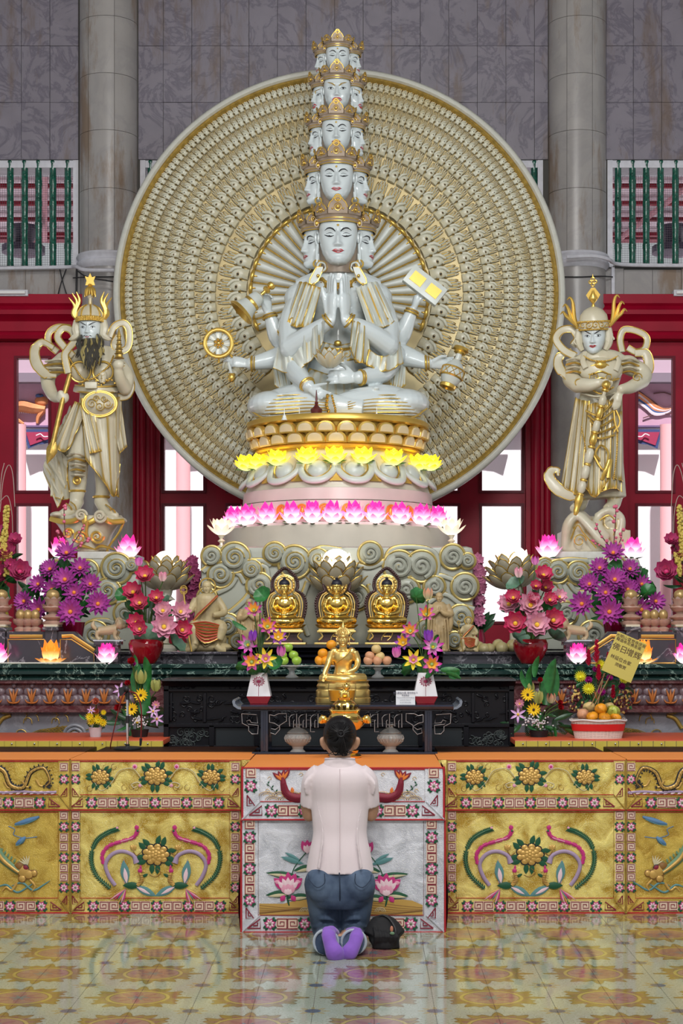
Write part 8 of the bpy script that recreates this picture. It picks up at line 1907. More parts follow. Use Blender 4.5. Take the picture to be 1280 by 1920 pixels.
def leaf_long(nm,mt,W=.3,bend=.6):
    m=MB(); petal(m,(0,0,0),(1,0,.3),(0,0,1),1.0,W,0,curl=-bend,cup=.3,n=8); return m.mesh(nm,mt,80)
def leaf_frond(nm,mt):
    m=MB(); m.tube([(0,0,0),(.5,0,.12),(1,0,.05)],.012,5,sm=3)
    for k in range(9):
        t=.12+.1*k
        for s in (-1,1):petal(m,(t,0,.1*sin(t*3)),(.6,s,.1),(0,0,1),.42*sin(pi*(t*.75+.18)),.08,0,curl=-.4,cup=.2,n=4,nw=2)
    return m.mesh(nm,mt,80)
LV_={'round':leaf_round('leaf',leafg),'roundsage':leaf_round('leaf',leafs_),'long':leaf_long('leaf',leafg),'longd':leaf_long('leaf',leafd,.22),'broad':leaf_long('leaf',leafg,.42,.3),'frond':leaf_frond('leaf',leafd)}
def arrange(t,Y,mouth,items,stem_r=.004,leafs=(),dep=.12,stems=True):
    """mouth = (px, py) of the pot's opening; items (px, py, size px, kind[, dy])"""
    o=Vector(t.location); mo=P(mouth[0],mouth[1],Y)
    for i,it in enumerate(items):
        px,py,sz,kind=it[:4]; dy=it[4] if len(it) > 4 else -dep*random.uniform(.1,1)
        c=P(px,py,Y+dy); d=(c-mo); out=Vector((d.x*1.1,-.9 if 'bud' not in kind else -.15,abs(d.z)*.9+.12)).normalized()
        if 'bud' in kind:out=Vector((d.x*.25,-.1,1)).normalized(); c=c-out*(sz*S(Y)*.4)
        q=out.to_track_quat('Z','Y').to_matrix().to_4x4(); s=sz*S(Y)*(.72 if 'bud' not in kind else 1.0)
        inst(FLW[kind],'flower' if 'bud' not in kind else 'bud',t,Matrix.Translation(c-o) @ q @ Matrix.Rotation(random.random()*6,4,'Z') @ Matrix.Diagonal((s,s,s,1)))
        if stems:MB().tube([tuple(mo+Vector((random.uniform(-.02,.02),0,-.04))-o),tuple(mo.lerp(c,.5)+Vector((-(d.x)*.15,.02,.02))-o),tuple(c-out*s*.05-o)],stem_r,5,sm=3).build('stem',stemg,t)
    for it in leafs:
        px,py,sz,kind,ang=it[:5]; dy=it[5] if len(it) > 5 else random.uniform(-.1,.04)
        c=P(px,py,Y+dy); s=sz*S(Y)
        if 'round' in kind:R=Euler((radians(50)+random.uniform(-.4,.4),random.uniform(-.6,.6),random.random()*6)).to_matrix().to_4x4()
        else:R=Matrix.Rotation(-radians(ang),4,'Y') @ Matrix.Rotation(radians(-70)+random.uniform(-.5,.5),4,'X')
        inst(LV_[kind],'leaf',t,Matrix.Translation(c-o) @ R @ Matrix.Diagonal((s,s,s,1)))
        if 'round' in kind and stems:MB().tube([tuple(mo-o),tuple(mo.lerp(c,.6)-o+Vector((0,.03,0))),tuple(c-o)],stem_r*.8,5,sm=2).build('stem',stemg,t)
red_pot=mat('red_glazed_pot',(.33,.005,.015),.08,coat=.6); redbkt=mat('red_bucket',(.22,.003,.03),.12,coat=.5)
def pot(name,label,x,y0,y1,Y,prof,mt,cat='vase'):
    s=S(Y); t=thing(name,label,cat,(P(x,0,Y).x,Y,P(0,y1,Y).z)); MB().lathe([(r*s,h*s) for r,h in prof],36).build('pot',mt,t,angle=50); return t
Y1=11.42
LF=random.Random(21)
def leafring(cx,cy,rx,ry,n,kinds,sz):return [(cx+rx*cos(a)*LF.uniform(.5,1),cy+ry*sin(a)*LF.uniform(.5,1),LF.uniform(*sz),LF.choice(kinds),LF.uniform(0,360),LF.uniform(-.02,.12)) for a in [2*pi*i/n for i in range(n)]]
potprof=[(0,0),(16,0),(18,2),(26,14),(32,28),(33,38),(30,45),(27,46),(26,44),(28,38),(0,30)]
t=pot('flower_arrangement','red glazed pot of pink lotus flowers, bearded guardian side',274,1203,1248,Y1,potprof,red_pot,'flowers'); t.location.z=Zc(1245)
arrange(t,Y1,(274,1206),[(272,1082,42,'hotpink'),(250,1112,44,'hotpink'),(262,1132,40,'hotpink'),(256,1168,40,'hotpink'),(293,1122,34,'hotpink'),(305,1146,38,'palepink'),(338,1148,40,'palepink'),(307,1176,50,'palepink',-.2),(341,1182,42,'hotpink',-.15),(262,1180,36,'hotpink',-.18),(305,1080,24,'bud_pink'),(260,1052,22,'bud_mag')],
  leafs=[(286,1148,34,'roundsage',0),(232,1116,30,'round',0),(240,1166,36,'roundsage',0),(275,1198,54,'roundsage',0,-.1),(326,1208,44,'roundsage',0),(242,1140,26,'round',0)]+leafring(288,1160,46,44,20,['round','roundsage','longd'],(18,30)))
t=pot('flower_arrangement','red glazed pot of pink lotus flowers, young guardian side',994,1200,1248,Y1,potprof,red_pot,'flowers'); t.location.z=Zc(1245)
arrange(t,Y1,(994,1203),[(1018,1080,40,'hotpink'),(1022,1103,34,'hotpink'),(1004,1100,26,'hotpink'),(962,1122,36,'hotpink'),(954,1134,44,'palepink'),(994,1136,50,'palepink'),(1030,1126,34,'hotpink'),(1048,1120,30,'palepink'),(966,1170,50,'hotpink',-.2),(1006,1172,50,'palepink',-.22),(1036,1164,48,'hotpink',-.18),(1000,1124,28,'hotpink'),(972,1072,26,'bud_pink'),(1003,1050,22,'bud_mag')],
  leafs=[(970,1098,40,'roundsage',0),(1044,1146,32,'roundsage',0),(966,1194,50,'roundsage',0,-.1),(1038,1196,44,'roundsage',0),(1022,1142,28,'round',0)]+leafring(1002,1155,48,44,20,['round','roundsage','longd'],(18,30)))
bk=[(0,0),(19,0),(20,2),(28,52),(29,55),(27,55),(25,50),(0,40)]
Y2=11.9
def bouquet(lab,s,ox,bx_,by):
    t=pot('flower_arrangement',lab,ox+s*bx_,0,1206,Y2,bk,redbkt,'flowers'); t.location.z=P(0,1222,11.75).z; Fm=lambda L:[(ox+s*a,b,c_,*r) for a,b,c_,*r in L]
    arrange(t,Y2,(ox+s*bx_,1165),Fm([(125,1038,40,'lily'),(94,1068,36,'lily'),(150,1066,38,'lily'),(122,1088,44,'lily',-.15),(169,1096,38,'lily'),(98,1106,38,'lily'),(139,1112,40,'lily',-.15),(183,1133,44,'lily',-.12),(132,1148,48,'lily',-.25),(73,1144,44,'lily'),(72,1096,34,'lily'),(46,1128,36,'lily')]),
      leafs=Fm([(118,1066,32,'round',0),(108,1122,40,'round',0,-.1),(158,1140,30,'round',0),(150,1160,30,'longd',60),(60,1110,30,'round',0)]+[(a,b,c_,k_,an,dy) for a,b,c_,k_,an,dy in leafring(115,1115,62,50,44,['round','longd','long','roundsage'],(20,36))]))
    # thin branches with berries
    br=MB(); be=MB(); o=t.location
    for pts in ([(125,1030),(122,1000),(120,960),(121,945)],[(128,1030),(150,1000),(158,980)],[(132,1035),(152,1020),(170,1012)],[(120,1030),(110,1010),(108,992)]):
        w_=[tuple(P(ox+s*a,b,Y2-.05)) for a,b in pts]; br.tube(w_,[.005]+[.004]*(len(w_)-2)+[.002],5,sm=3)
        for q in catmull(w_,6)[3::2]:be.ell((q[0]+LF.uniform(-.015,.015),q[1]-.005,q[2]+LF.uniform(-.012,.012)),LF.uniform(.008,.015),7,5)
    br.build('twig',mat('brown_twig',(.12,.05,.04),.7),t,w=True); tag(be.build('berries',mat('pink_berry',(.60,.12,.2),.4),t,w=True),kind='stuff')
bouquet('red bucket of purple water lilies and berry twigs, bearded guardian side',1,0,131,1206); bouquet('red bucket of purple water lilies and berry twigs, young guardian side',-1,1274,116,1206)
# tall pink peonies at the edges
def peonies(lab,s,ox):
    Yp_=12.1; t=pot('flower_arrangement',lab,ox+s*(-8),0,1180,Yp_,[(0,0),(20,0),(26,30),(24,70),(16,96),(20,100),(16,98),(0,90)],mat('yellow_glazed_vase',(.50,.40,.05),.2),'flowers'); t.location.z=P(0,1222,11.75).z
    Fm=lambda L:[(ox+s*a,b,c_,*r) for a,b,c_,*r in L]
    arrange(t,Yp_,(ox-s*8,1118),Fm([(37,1073,54,'peony',-.2),(12,1036,46,'peony'),(28,1014,34,'peony'),(0,1078,46,'peony'),(2,1000,34,'peony'),(-12,1045,40,'peony'),(20,1060,30,'peony')]),leafs=Fm([(8,1098,40,'longd',180),(2,1020,40,'longd',80),(10,1050,40,'longd',20),(-6,1110,50,'round',0),(14,1090,30,'round',0)]))
    m=MB()
    for (x0,y0,x1,y1) in ((6,1050,13,948),(12,1080,18,1036),(2,1030,6,1000)):
        for k in range(int((y0-y1)*1.6)):u_=k/((y0-y1)*1.6); q=P(ox+s*lerp(x0,x1,u_)+LF.uniform(-4,4),lerp(y0,y1,u_),Yp_-.1+LF.uniform(-.02,.02)); m.ell(tuple(q),LF.uniform(.008,.014),6,4)
    tag(m.build('yellow_blossoms',mat('yellow_blossom',(.55,.42,.08),.6),t,w=True),kind='stuff')
    m=MB()
    for pts in ([(0,960),(6,900),(16,872),(24,890),(28,950)],[(0,940),(14,930),(22,960),(24,1010)],[(-4,1000),(2,900),(8,868)]):m.tube([tuple(P(ox+s*a,b,Yp_)) for a,b in pts],.003,5,sm=5)
    m.build('curly_twig',mat('pale_twig',(.35,.25,.22),.7),t,w=True)
peonies('tall yellow vase of deep pink peonies with curly twigs, bearded guardian side',1,0); peonies('tall yellow vase of deep pink peonies with curly twigs, young guardian side',-1,1286)
# dark sprays beside the cloud base
for (xb,ox,s,lab) in ((362,0,1,'dark mauve orchid spray between the stone lotus and the cloud block, seated monk side'),(895,0,1,'mauve orchid spray with dark leaves beside the cloud block, tiny monk side')):
    Yv=12.5; t=thing('orchid_spray',lab,'flowers',(P(xb,0,Yv).x,Yv,P(0,1222,11.75).z)); m=MB(); g_=MB()
    g_.lathe([(.05,0),(.06,.08),(.045,.16),(.0,.15)],14,1,Matrix.Translation(t.location))
    for k in range(3):
        pts=[tuple(P(xb+dx*(k-1)*.4,y,Yv-.03*k)) for dx,y in ((0,1215),(4,1160),(8,1100),(6,1045+12*k))]; g_.tube(pts,.005,5,sm=4)
        for q in catmull(pts,9)[8:]: 
            for z_ in range(3):c=Vector(q)+Vector((LF.uniform(-.035,.035),LF.uniform(-.04,.02),LF.uniform(-.02,.02))); [petal(m,tuple(c),(cos(a),-.3,sin(a)),(0,-1,.2),.032,.022,0,curl=.4,n=3,nw=2) for a in (0.3,1.6,2.9,4.2,5.4)]
    for k in range(10):a=LF.uniform(-.9,.9); c=P(xb,1200-LF.random()*50,Yv); petal(g_,tuple(c),(sin(a),-.3,cos(a)*.6),(0,-1,0),LF.uniform(.1,.2),.06,2,curl=-.3)
    g_.build('stems',[stemg,redbkt,leafd],t,w=True,angle=70); tag(m.build('blossoms',mat('mauve_orchid',(.30,.05,.14) if xb < 500 else (.50,.16,.28),.5),t,w=True),kind='stuff')
# ---- lotus sprays in the white and red square vases on the offering table
paper=mat('white_card_glaze',(.70,.68,.72),.3); dot_m=mat('maroon_print',(.30,.01,.07),.5); redg=mat('red_foot_glaze',(.42,.005,.02),.15)
for (x,s,lab) in ((486,1,'tapered white and red vase of purple and yellow lotus sprays, below the green apples'),(797,-1,'tapered white and red vase of purple and yellow lotus sprays, beside the white notice')):
    Yv=9.78; sc=S(Yv); t=thing('flower_vase',lab,'flowers',(P(x,0,Yv).x,Yv,ZO))
    yb0=(P(0,1258,Yv).z-ZO); 
    def sq(m,w0,z0,w1,z1,k):m.add([(-w0,-w0,z0),(w0,-w0,z0),(w0,w0,z0),(-w0,w0,z0),(-w1,-w1,z1),(w1,-w1,z1),(w1,w1,z1),(-w1,w1,z1)],[(0,1,5,4),(1,2,6,5),(2,3,7,6),(3,0,4,7),(3,2,1,0),(4,5,6,7)],k)
    m=MB(); sq(m,16*sc,0,22.5*sc,14*sc,0); m.build('red_foot',redg,t,bevel=.002); m=MB(); sq(m,22.5*sc,14*sc,13.5*sc,58*sc,0); m.build('white_body',paper,t,bevel=.002)
    m=MB(); 
    def fp(px_,pz):z=pz*sc; hw=lerp(22.5,13.5,(pz-14)/44)*sc; return (px_*sc,-hw-.0012,z)
    m.tube([fp(0,15),fp(0,40)],.0012,4)
    for k in range(26):a=2*pi*k/26; r0,r1=2.2,(8.5 if k % 2 else 10.5); m.tube([fp(r0*cos(a),42+r0*sin(a)),fp(r1*cos(a),42+r1*sin(a)*.8)],.0009,4); m.ell(fp(r1*cos(a),42+r1*sin(a)*.8),(.0038,.001,.0038),6,4)
    m.ell(fp(0,42),(.008,.001,.008),8,4); m.build('dandelion_print',dot_m,t)
    it=[(546+0,1150,34,'bud_coral') if False else (487,1110,24,'bud_coral'),(476,1145,34,'magyel'),(501,1176,36,'magyel'),(474,1190,26,'bud_purple'),(521,1196,34,'purpyel'),(465,1210,38,'maggreen'),(527,1220,26,'bud_mag'),(498,1236,38,'yelpink',-.15),(472,1242,38,'magyel',-.15)]
    lf=[(494,1118,34,'round',0),(462,1180,36,'long',150),(455,1238,30,'round',0),(512,1244,30,'round',0),(490,1254,34,'roundsage',0),(520,1246,30,'round',0),(456,1252,26,'round',0),(500,1258,30,'round',0),(478,1262,26,'round',0),(490,1210,34,'longd',80)]
    if s < 0:
        it=[(802,1112,28,'bud_coral'),(799,1153,34,'magyel'),(769,1184,34,'magyel'),(756,1206,34,'purpyel'),(803,1190,28,'bud_purple'),(743,1222,26,'bud_mag'),(811,1214,40,'maggreen'),(775,1238,38,'yelpink',-.15),(809,1246,38,'magyel',-.15)]
        lf=[(780,1120,34,'round',0),(822,1206,30,'round',0),(770,1254,34,'round',0),(788,1262,30,'round',0),(826,1256,40,'long',0),(836,1262,34,'long',-20),(812,1262,30,'round',0),(852,1266,22,'round',0)]
    arrange(t,Yv,(x,1262),it,leafs=lf,dep=.08,stem_r=.0035)
# ================================================================ THE KNEELING WOMAN
skin=mat('warm_skin',(.48,.27,.17),.5); blo=mat('pale_pink_cotton',(.76,.66,.69),.75,sheen=.2,bump=.06,bscale=30)
def denim_mat():
    m,nt,b=newmat('worn_denim'); tc=nt.nodes.new('ShaderNodeTexCoord'); n=nt.nodes.new('ShaderNodeTexNoise'); n.inputs['Scale'].default_value=7; n.inputs['Detail'].default_value=6; link(nt,tc.outputs['Object'],n.inputs['Vector'])
    r=nt.nodes.new('ShaderNodeValToRGB'); e=r.color_ramp.elements; e[0].position=.35; e[0].color=(.028,.05,.10,1); e[1].position=.72; e[1].color=(.13,.19,.29,1); link(nt,n.outputs['Fac'],r.inputs['Fac']); link(nt,r.outputs['Color'],b.inputs['Base Color']); b.inputs['Roughness'].default_value=.8
    n2=nt.nodes.new('ShaderNodeTexNoise'); n2.inputs['Scale'].default_value=300; link(nt,tc.outputs['Object'],n2.inputs['Vector']); bp=nt.nodes.new('ShaderNodeBump'); bp.inputs['Strength'].default_value=.3; bp.inputs['Distance'].default_value=.002; link(nt,n2.outputs['Fac'],bp.inputs['Height']); link(nt,bp.outputs['Normal'],b.inputs['Normal']); return m
den=denim_mat(); sock=mat('purple_sock',(.24,.10,.52),.8,noise=.15,nscale=12,sheen=.3); hairm=mat('black_hair',(.006,.005,.006),.45,spec=.25)
YL=8.27; uw=S(YL)
def W(px,py,d=0):return tuple(P(px,py,YL+d))
wo=thing('person','kneeling woman seen from behind in pale pink blouse, blue jeans and purple socks','person',(P(637,0,YL).x,YL,0))
b=MB()
b.ell(W(637,1380,.04),(28*uw,.09,38*uw),22,16); b.ell(W(637,1392,.05),(27*uw,.09,34*uw),20,12)
b.tube([W(637,1395,.01),W(637,1418,-.01),W(637,1440,-.01)],[20*uw,20*uw,26*uw],16,sm=3); b.ell(W(637,1392,.125),(.016,.025,.02),8,6); b.ell(W(637,1403,.11),(14*uw,.03,8*uw),10,6)
b.tube([W(637,1440,0),W(637,1480,.01),W(637,1560,0),W(637,1640,.0)],[52*uw,50*uw,44*uw,52*uw],20,sm=3,flat=.6,up=(0,1,0))
for s in (-1,1):
    X_=lambda x:637+s*(x-637)
    limb(b,[W(X_(686),1460,0),W(X_(696),1500,.03),W(X_(695),1528,.06)],[16*uw,15*uw,13*uw]); limb(b,[W(X_(695),1528,.06),W(X_(678),1508,.18),W(X_(648),1480,.26)],[13*uw,11*uw,8*uw])
    hand(b,W(X_(647),1478,.265),(-s*.1,.25,1),(0,-1,.1),.17,curl=.05,thumb=(.3,.2),spread=.03)
    b.tube([W(X_(606),1650,0),W(X_(612),1700,.07),W(X_(615),1748,.11)],[.08,.07,.055],14,sm=3); b.tube([W(X_(615),1748,.11),W(X_(618),1758,-.08),W(X_(622),1758,-.26)],[.055,.05,.036],12,sm=3)
    b.tube([W(X_(608),1384,.04),W(X_(603),1386,.03),W(X_(604),1396,.035),W(X_(610),1406,.045)],[.008,.012,.011,.007],8,sm=3); b.ell(W(X_(606),1392,.04),(.008,.018,.026),10,6)
fused(b,'body',[skin],wo,.0065,3)
# socks: two feet, toes down, soles to the back
for s,pts,r in ((-1,[(624,1752,-.22),(616,1748,-.33),(619,1768,-.37),(627,1786,-.38),(634,1796,-.34),(636,1800,-.28)],[.035,.036,.034,.044,.040,.02]),(1,[(656,1752,-.20),(668,1752,-.30),(665,1768,-.34),(656,1784,-.36),(648,1794,-.33),(645,1798,-.28)],[.034,.036,.033,.040,.036,.02])):
    q=MB(); q.tube([W(*p) for p in pts],r,16,sm=4,flat=.8,up=(0,1,0)); q.ell(W(pts[1][0],pts[1][1]+4,pts[1][2]+.01),(.034,.034,.04),14,10)
    for k in range(5):q.ell(W(pts[4][0]-s*(-10+k*5),pts[4][1]+3-abs(k-1.5),pts[4][2]+.0),(.013,.02,.014),8,6)
    fused(q,'sock',[sock],wo,.005,3)
# jeans
b=MB(); b.tube([W(637,1610,0),W(637,1640,-.0),W(637,1672,-.01),W(637,1694,.0)],[52*uw,60*uw,63*uw,52*uw],24,sm=4,flat=.72,up=(0,1,0))
for s in (-1,1):
    X_=lambda x:637+s*(637-x)
    b.ell(W(X_(607),1658,-.05),(.098,.09,.10),16,12)
    b.tube([W(X_(606),1660,0),W(X_(609),1700,.04),W(X_(612),1740,.09),W(X_(613),1752,.10)],[.095,.086,.076,.066],16,sm=4); b.tube([W(X_(613),1752,.10),W(X_(613),1760,-.06),W(X_(612),1764,-.22),W(X_(611),1766,-.30)],[.066,.064,.062,.064],16,sm=4)
    for (y,w_) in ((1700,24),(1712,26),(1724,24),(1736,26)):b.tube([W(X_(612-w_),y+3,.03),W(X_(610),y-2,-.05),W(X_(612+w_-6),y+4,.0)],[.004,.010,.004],8,sm=3)
me=fused(b,'jeans',[den],wo,.0065,3)
m=MB(); den2=mat('denim_seam',(.02,.035,.07),.8); cuff=mat('frayed_denim_edge',(.42,.48,.55),.85)
m.tube([W(636,1636,-.165),W(637,1665,-.17),W(637,1690,-.12)],.003,6,0,sm=3)
for s in (-1,1):
    X_=lambda x:637+s*(637-x); m.tube([W(X_(578),1640,-.10),W(X_(580),1650,-.13),W(X_(594),1664,-.155),W(X_(608),1656,-.165),W(X_(608),1638,-.16)],.0022,6,0,sm=3)
    ring_at(m,W(X_(611),1766,-.298),(0,1,.05),.058,.007,1,n=24)
split(m,'jeans_stitching',[den2,cuff],wo,w=True)
# blouse
b=MB(); b.tube([W(637,1428,.0),W(637,1442,.0),W(637,1462,.0),W(637,1500,.01),W(637,1540,.0),W(637,1566,-.005),W(637,1600,-.01),W(637,1634,-.01)],[26*uw,50*uw,60*uw,56*uw,52*uw,51*uw,58*uw,64*uw],30,sm=4,flat=.68,up=(0,1,0))
for s in (-1,1):
    X_=lambda x:637+s*(x-637); b.tube([W(X_(672),1452,0),W(X_(686),1464,.01),W(X_(691),1490,.02),W(X_(693),1510,.035)],[.060,.058,.052,.050],18,sm=4); 
    for k in range(4):b.tube([W(X_(682+k*5),1444+k*4,-.045),W(X_(694+k*3),1462+k*3,-.055),W(X_(698+k),1490,-.04)],[.004,.008,.003],6,sm=3)
    b.tube([W(637+s*44,1500,-.09),W(637+s*32,1560,-.128),W(637+s*40,1630,-.125)],[.003,.006,.010],6,sm=3)
fused(b,'blouse',[blo],wo,.0062,5)
m=MB(); bl2=mat('blouse_seam',(.60,.46,.50),.8)
m.tube([W(637,1442,-.145),W(637,1500,-.160),W(637,1560,-.152),W(637,1632,-.17)],.0014,6,0,sm=4)
def f(u,v):a=pi*(1.0+u); r=(29-6*v)*uw+.004; return tuple(Vector(W(637,1440-17*v,-.005))+Vector((r*1.12*cos(a),r*.95*sin(a),.012*sin(pi*u)*(v-.5))))
m.grid(f,24,4,1); m.grid(lambda u,v:tuple(Vector(f(u,v))+Vector((0,.006,0))),24,4,1,flip=True); m.tube([f(i/24,1) for i in range(25)],.005,6,1); m.tube([f(i/24,0) for i in range(25)],.003,6,0)
m.build('collar',[bl2,blo],wo,w=True,angle=60)
# hair gathered into a low knot
b=MB(); b.ell(W(637,1376,.012),(31.5*uw,.100,35*uw),24,16); b.ell(W(637,1390,-.03),(26*uw,.06,24*uw),18,12); fused(b,'hair',[hairm],wo,.006,2)
m=MB(); R=random.Random(4); ctr=Vector(W(639,1376,-.105))
for k in range(110):
    a=R.uniform(0,2*pi); e_=Vector((cos(a)*31*uw,0,sin(a)*33*uw)); s0=Vector(W(637,1377,.02))+e_*.98; mid=Vector(W(637,1377,-.062))+e_*.62
    if e_.z < -.07:continue
    m.tube([tuple(s0),tuple(mid+Vector((R.uniform(-.004,.004),-.01,0))),tuple(ctr)],[.002,.0038,.003],5,sm=4)
for k in range(34):
    x0=R.uniform(-10,10); pts=[tuple(ctr)]+[W(639+x0*.8*q+R.uniform(-7,7)*q,1376+q*R.uniform(28,42),-.12+.03*q) for q in (.4,.7,1.0)]+[W(637+x0*1.6+R.uniform(-16,16),R.uniform(1400,1414),-.085)]; m.tube(pts,[.004,.005,.004,.003,.001],5,sm=4)
ring_at(m,ctr,(0,1,-.4),.016,.006); m.build('hair_strands',hairm,wo,w=True)
# black bag on the floor
t=thing('bag','slouched black cloth bag on the floor beside the kneeling woman','bag',tuple(P(724,1780,8.2))); t.location.z=0; b=MB()
def B_(px,py,d=0):return tuple(P(px,py,8.2+d))
b.tube([B_(700,1776,0),B_(722,1768,.0),B_(748,1766,0)],[.055,.075,.05],16,sm=3); b.tube([B_(698,1758,0),B_(712,1736,.02),B_(730,1738,.02),B_(748,1756,0)],[.05,.055,.05,.04],14,sm=3); b.ell(B_(720,1754,.0),(.08,.06,.07),16,12)
for k in range(5):b.tube([B_(700+k*9,1738+k*2,-.04),B_(704+k*10,1756,-.075),B_(700+k*9,1778,-.05)],[.004,.010,.004],8,sm=3)
q=fused(b,'bag_body',[mat('black_cloth',(.008,.008,.010),.8)],t,.006,2); mn=min(v.co.z for v in q.data.vertices)
for v in q.data.vertices:v.co.z=max(v.co.z,.004)
m=MB(); m.tube([B_(706,1724,.0),B_(716,1716,.0),B_(730,1722,-.02),B_(742,1742,-.06),B_(740,1760,-.07)],.007,8,0,sm=5,flat=.5); m.build('strap',M_['black'],t,w=True)
m=MB(); m.ell(B_(734,1742,-.078),(.008,.004,.016),8,6,0); m.ell(B_(735,1750,-.085),(.012,.004,.008),8,6,1); m.build('printed_tag',[mat('tag_orange',(.5,.2,.12),.6),grn2],t,w=True)
# ================================================================ VESSELS
glassm=mat('cut_glass',(.85,.87,.86),.08,trans=.6,ior=1.3); 
def jar(x,lab):
    s=S(9.72); t=thing('glass_jar',lab,'jar',(P(x,0,9.72).x,9.72,ZF+.002)); m=MB()
    m.lathe([(14*s,0),(15*s,.005),(10*s,.02),(11*s,.035),(21*s,.055),(25*s,.085),(22*s,.105),(20*s,.11),(18*s,.108),(22*s,.085),(9*s,.04),(0,.035)],28); m.build('jar_body',glassm,t)
    m=MB(); m.lathe([(20*s,.112),(21*s,.116),(13*s,.135),(5*s,.145),(4*s,.152),(8*s,.16),(7*s,.168),(0,.17)],24); m.build('lid',glassm,t)
    m=MB()
    for k in range(22):a=k*2*pi/22; [m.tube([(r*s*cos(a+q*sg),r*s*sin(a+q*sg),z) for r,z,q in ((14,.042,0),(23.5,.066,.12),(25.3,.085,.24),(23,.103,.36))],.0016,4) for sg in (-1,1)]
    tag(m.build('cut_ribs',glassm,t),kind='stuff'); MB().lathe([(0,.042),(17*s,.056),(21*s,.08),(19*s,.092),(0,.10)],20).build('filling',mat('sandy_filling',(.34,.27,.20),.8,noise=.3,nscale=60),t)
jar(558,'cut glass lidded jar under the offering table, apple side'); jar(732,'cut glass lidded jar under the offering table, peach side')
YI=9.33; s=S(YI); zI=ZF+.002
t=thing('incense_burner','polished brass incense burner with lion finial and side handles behind the woman','incense burner',(P(646,0,YI).x,YI,zI)); zz_=lambda py:P(0,py,YI).z-zI
m=MB(); m.lathe([(30*s,0),(32*s,.01),(24*s,.025),(26*s,.04),(14*s,.055),(10*s,zz_(1382)),(14*s,zz_(1372)),(30*s,zz_(1366)),(38*s,zz_(1356)),(38*s,zz_(1349)),(30*s,zz_(1344)),(28*s,zz_(1340)),(28*s,zz_(1334)),(30*s,zz_(1332))],40); m.build('bowl',gb,t,angle=50)
m=MB(); m.lathe([(30*s,zz_(1332)),(30*s,zz_(1330)),(25*s,zz_(1328)),(22*s,zz_(1320)),(16*s,zz_(1314)),(12*s,zz_(1312)),(13*s,zz_(1309)),(0,zz_(1308))],36)
m.build('lid',gb,t,angle=50); m=MB()
for k in range(12):a=2*pi*k/12; m.ell((24*s*cos(a),24*s*sin(a),zz_(1323)),(.012,.012,.006),8,5)
tag(m.build('painted_hole_shade',M_['black'],t),kind='stuff')  # black spots stand in for the shade inside the lid's holes
b=MB(); z0=zz_(1308); b.ell((0,0,z0+.025),(.025,.02,.025),12,8); b.ell((.01,-.01,z0+.06),(.017,.017,.018),10,8); b.ell((-.02,-.005,z0+.03),(.014,.012,.014),8,6)
for (x,y) in ((-.015,-.015),(.018,-.015)):b.tube([(x,y,z0+.03),(x*1.2,y*1.3,z0)],.008,8)
for k in range(6):b.ell((.01+.017*cos(k),-.005,z0+.065+.015*sin(k)),.007,6,5)
me=fuse(b,.003,1); me.materials.clear(); me.materials.append(gb); put(me,'lion_finial',t)
for sg in (-1,1):
    b=MB(); b.tube([(sg*34*s,0,zz_(1352)),(sg*42*s,0,zz_(1346)),(sg*46*s,0,zz_(1356))],[.016,.018,.012],10,sm=3); [b.ell((sg*(40+3*cos(k))*s,-.008*cos(k*2),zz_(1350)+.012*sin(k)),.009,8,6) for k in range(6)]; b.build('lion_head_handle',gb,t)
t=thing('glass_bowl','round glass bowl of golden oil between the incense burner and the gold buddha','bowl',(P(641,0,9.62).x,9.62,ZO)); s=S(9.62); zq=lambda py:P(0,py,9.62).z-ZO
MB().lathe([(10*s,0),(12*s,.003),(24*s,.02),(27*s,zq(1294)),(26*s,zq(1282)),(25*s,zq(1282)),(26*s,zq(1294)),(22*s,.022),(0,.01)],32).build('bowl',mat('thin_clear_glass',(1,1,1),.03,trans=1,ior=1.08),t)
MB().lathe([(0,.011),(21.5*s,.023),(25.5*s,zq(1294)),(0,zq(1293))],28).build('golden_oil',mat('golden_oil',(.75,.36,.02),.1,coat=.3),t)
# white notice
t=thing('notice_card','small white printed notice leaning against the peach side flower vase','sign',(P(760,0,9.66).x,9.66,ZO)); s=S(9.66)
MB().box((-18*s,0,0),(18*s,.006,26*s),0,Matrix.Rotation(radians(-6),4,'X')).build('card',mat('white_card',(.75,.76,.80),.5),t)
def text(txt,loc,size,mt,parent,rot=(pi/2,0,0),name='lettering',ext=.0004,bold=0):
    c_=bpy.data.curves.new(name,'FONT'); c_.body=txt; c_.size=size; c_.align_x='CENTER'; c_.align_y='CENTER'; c_.extrude=ext; c_.offset=bold; c_.resolution_u=3
    o=bpy.data.objects.new(name,c_); COL.objects.link(o); bpy.context.view_layer.update(); me=bpy.data.meshes.new_from_object(o.evaluated_get(bpy.context.evaluated_depsgraph_get())); bpy.data.objects.remove(o)
    me.materials.clear(); me.materials.append(mt); q=put(me,name,parent); q.location=loc; q.rotation_euler=rot; return q
ink=mat('grey_ink',(.10,.10,.16),.6)
for k,(tx,sz) in enumerate((('各位善信大德, 请勿将供品',4.0),('带走佛台',3.6),('Please do not take away the offerings',2.2),('on the altar. Thank you',2.2),('for your understanding.',2.2))):text(tx,(0,-.0035+(20.5-k*4.2)*s*-.0-(-.1051)*(20.5-k*4.2)*s*1.0-.001,(21.5-k*4.4)*s),sz*s,ink,t,(pi/2-radians(6),0,0))
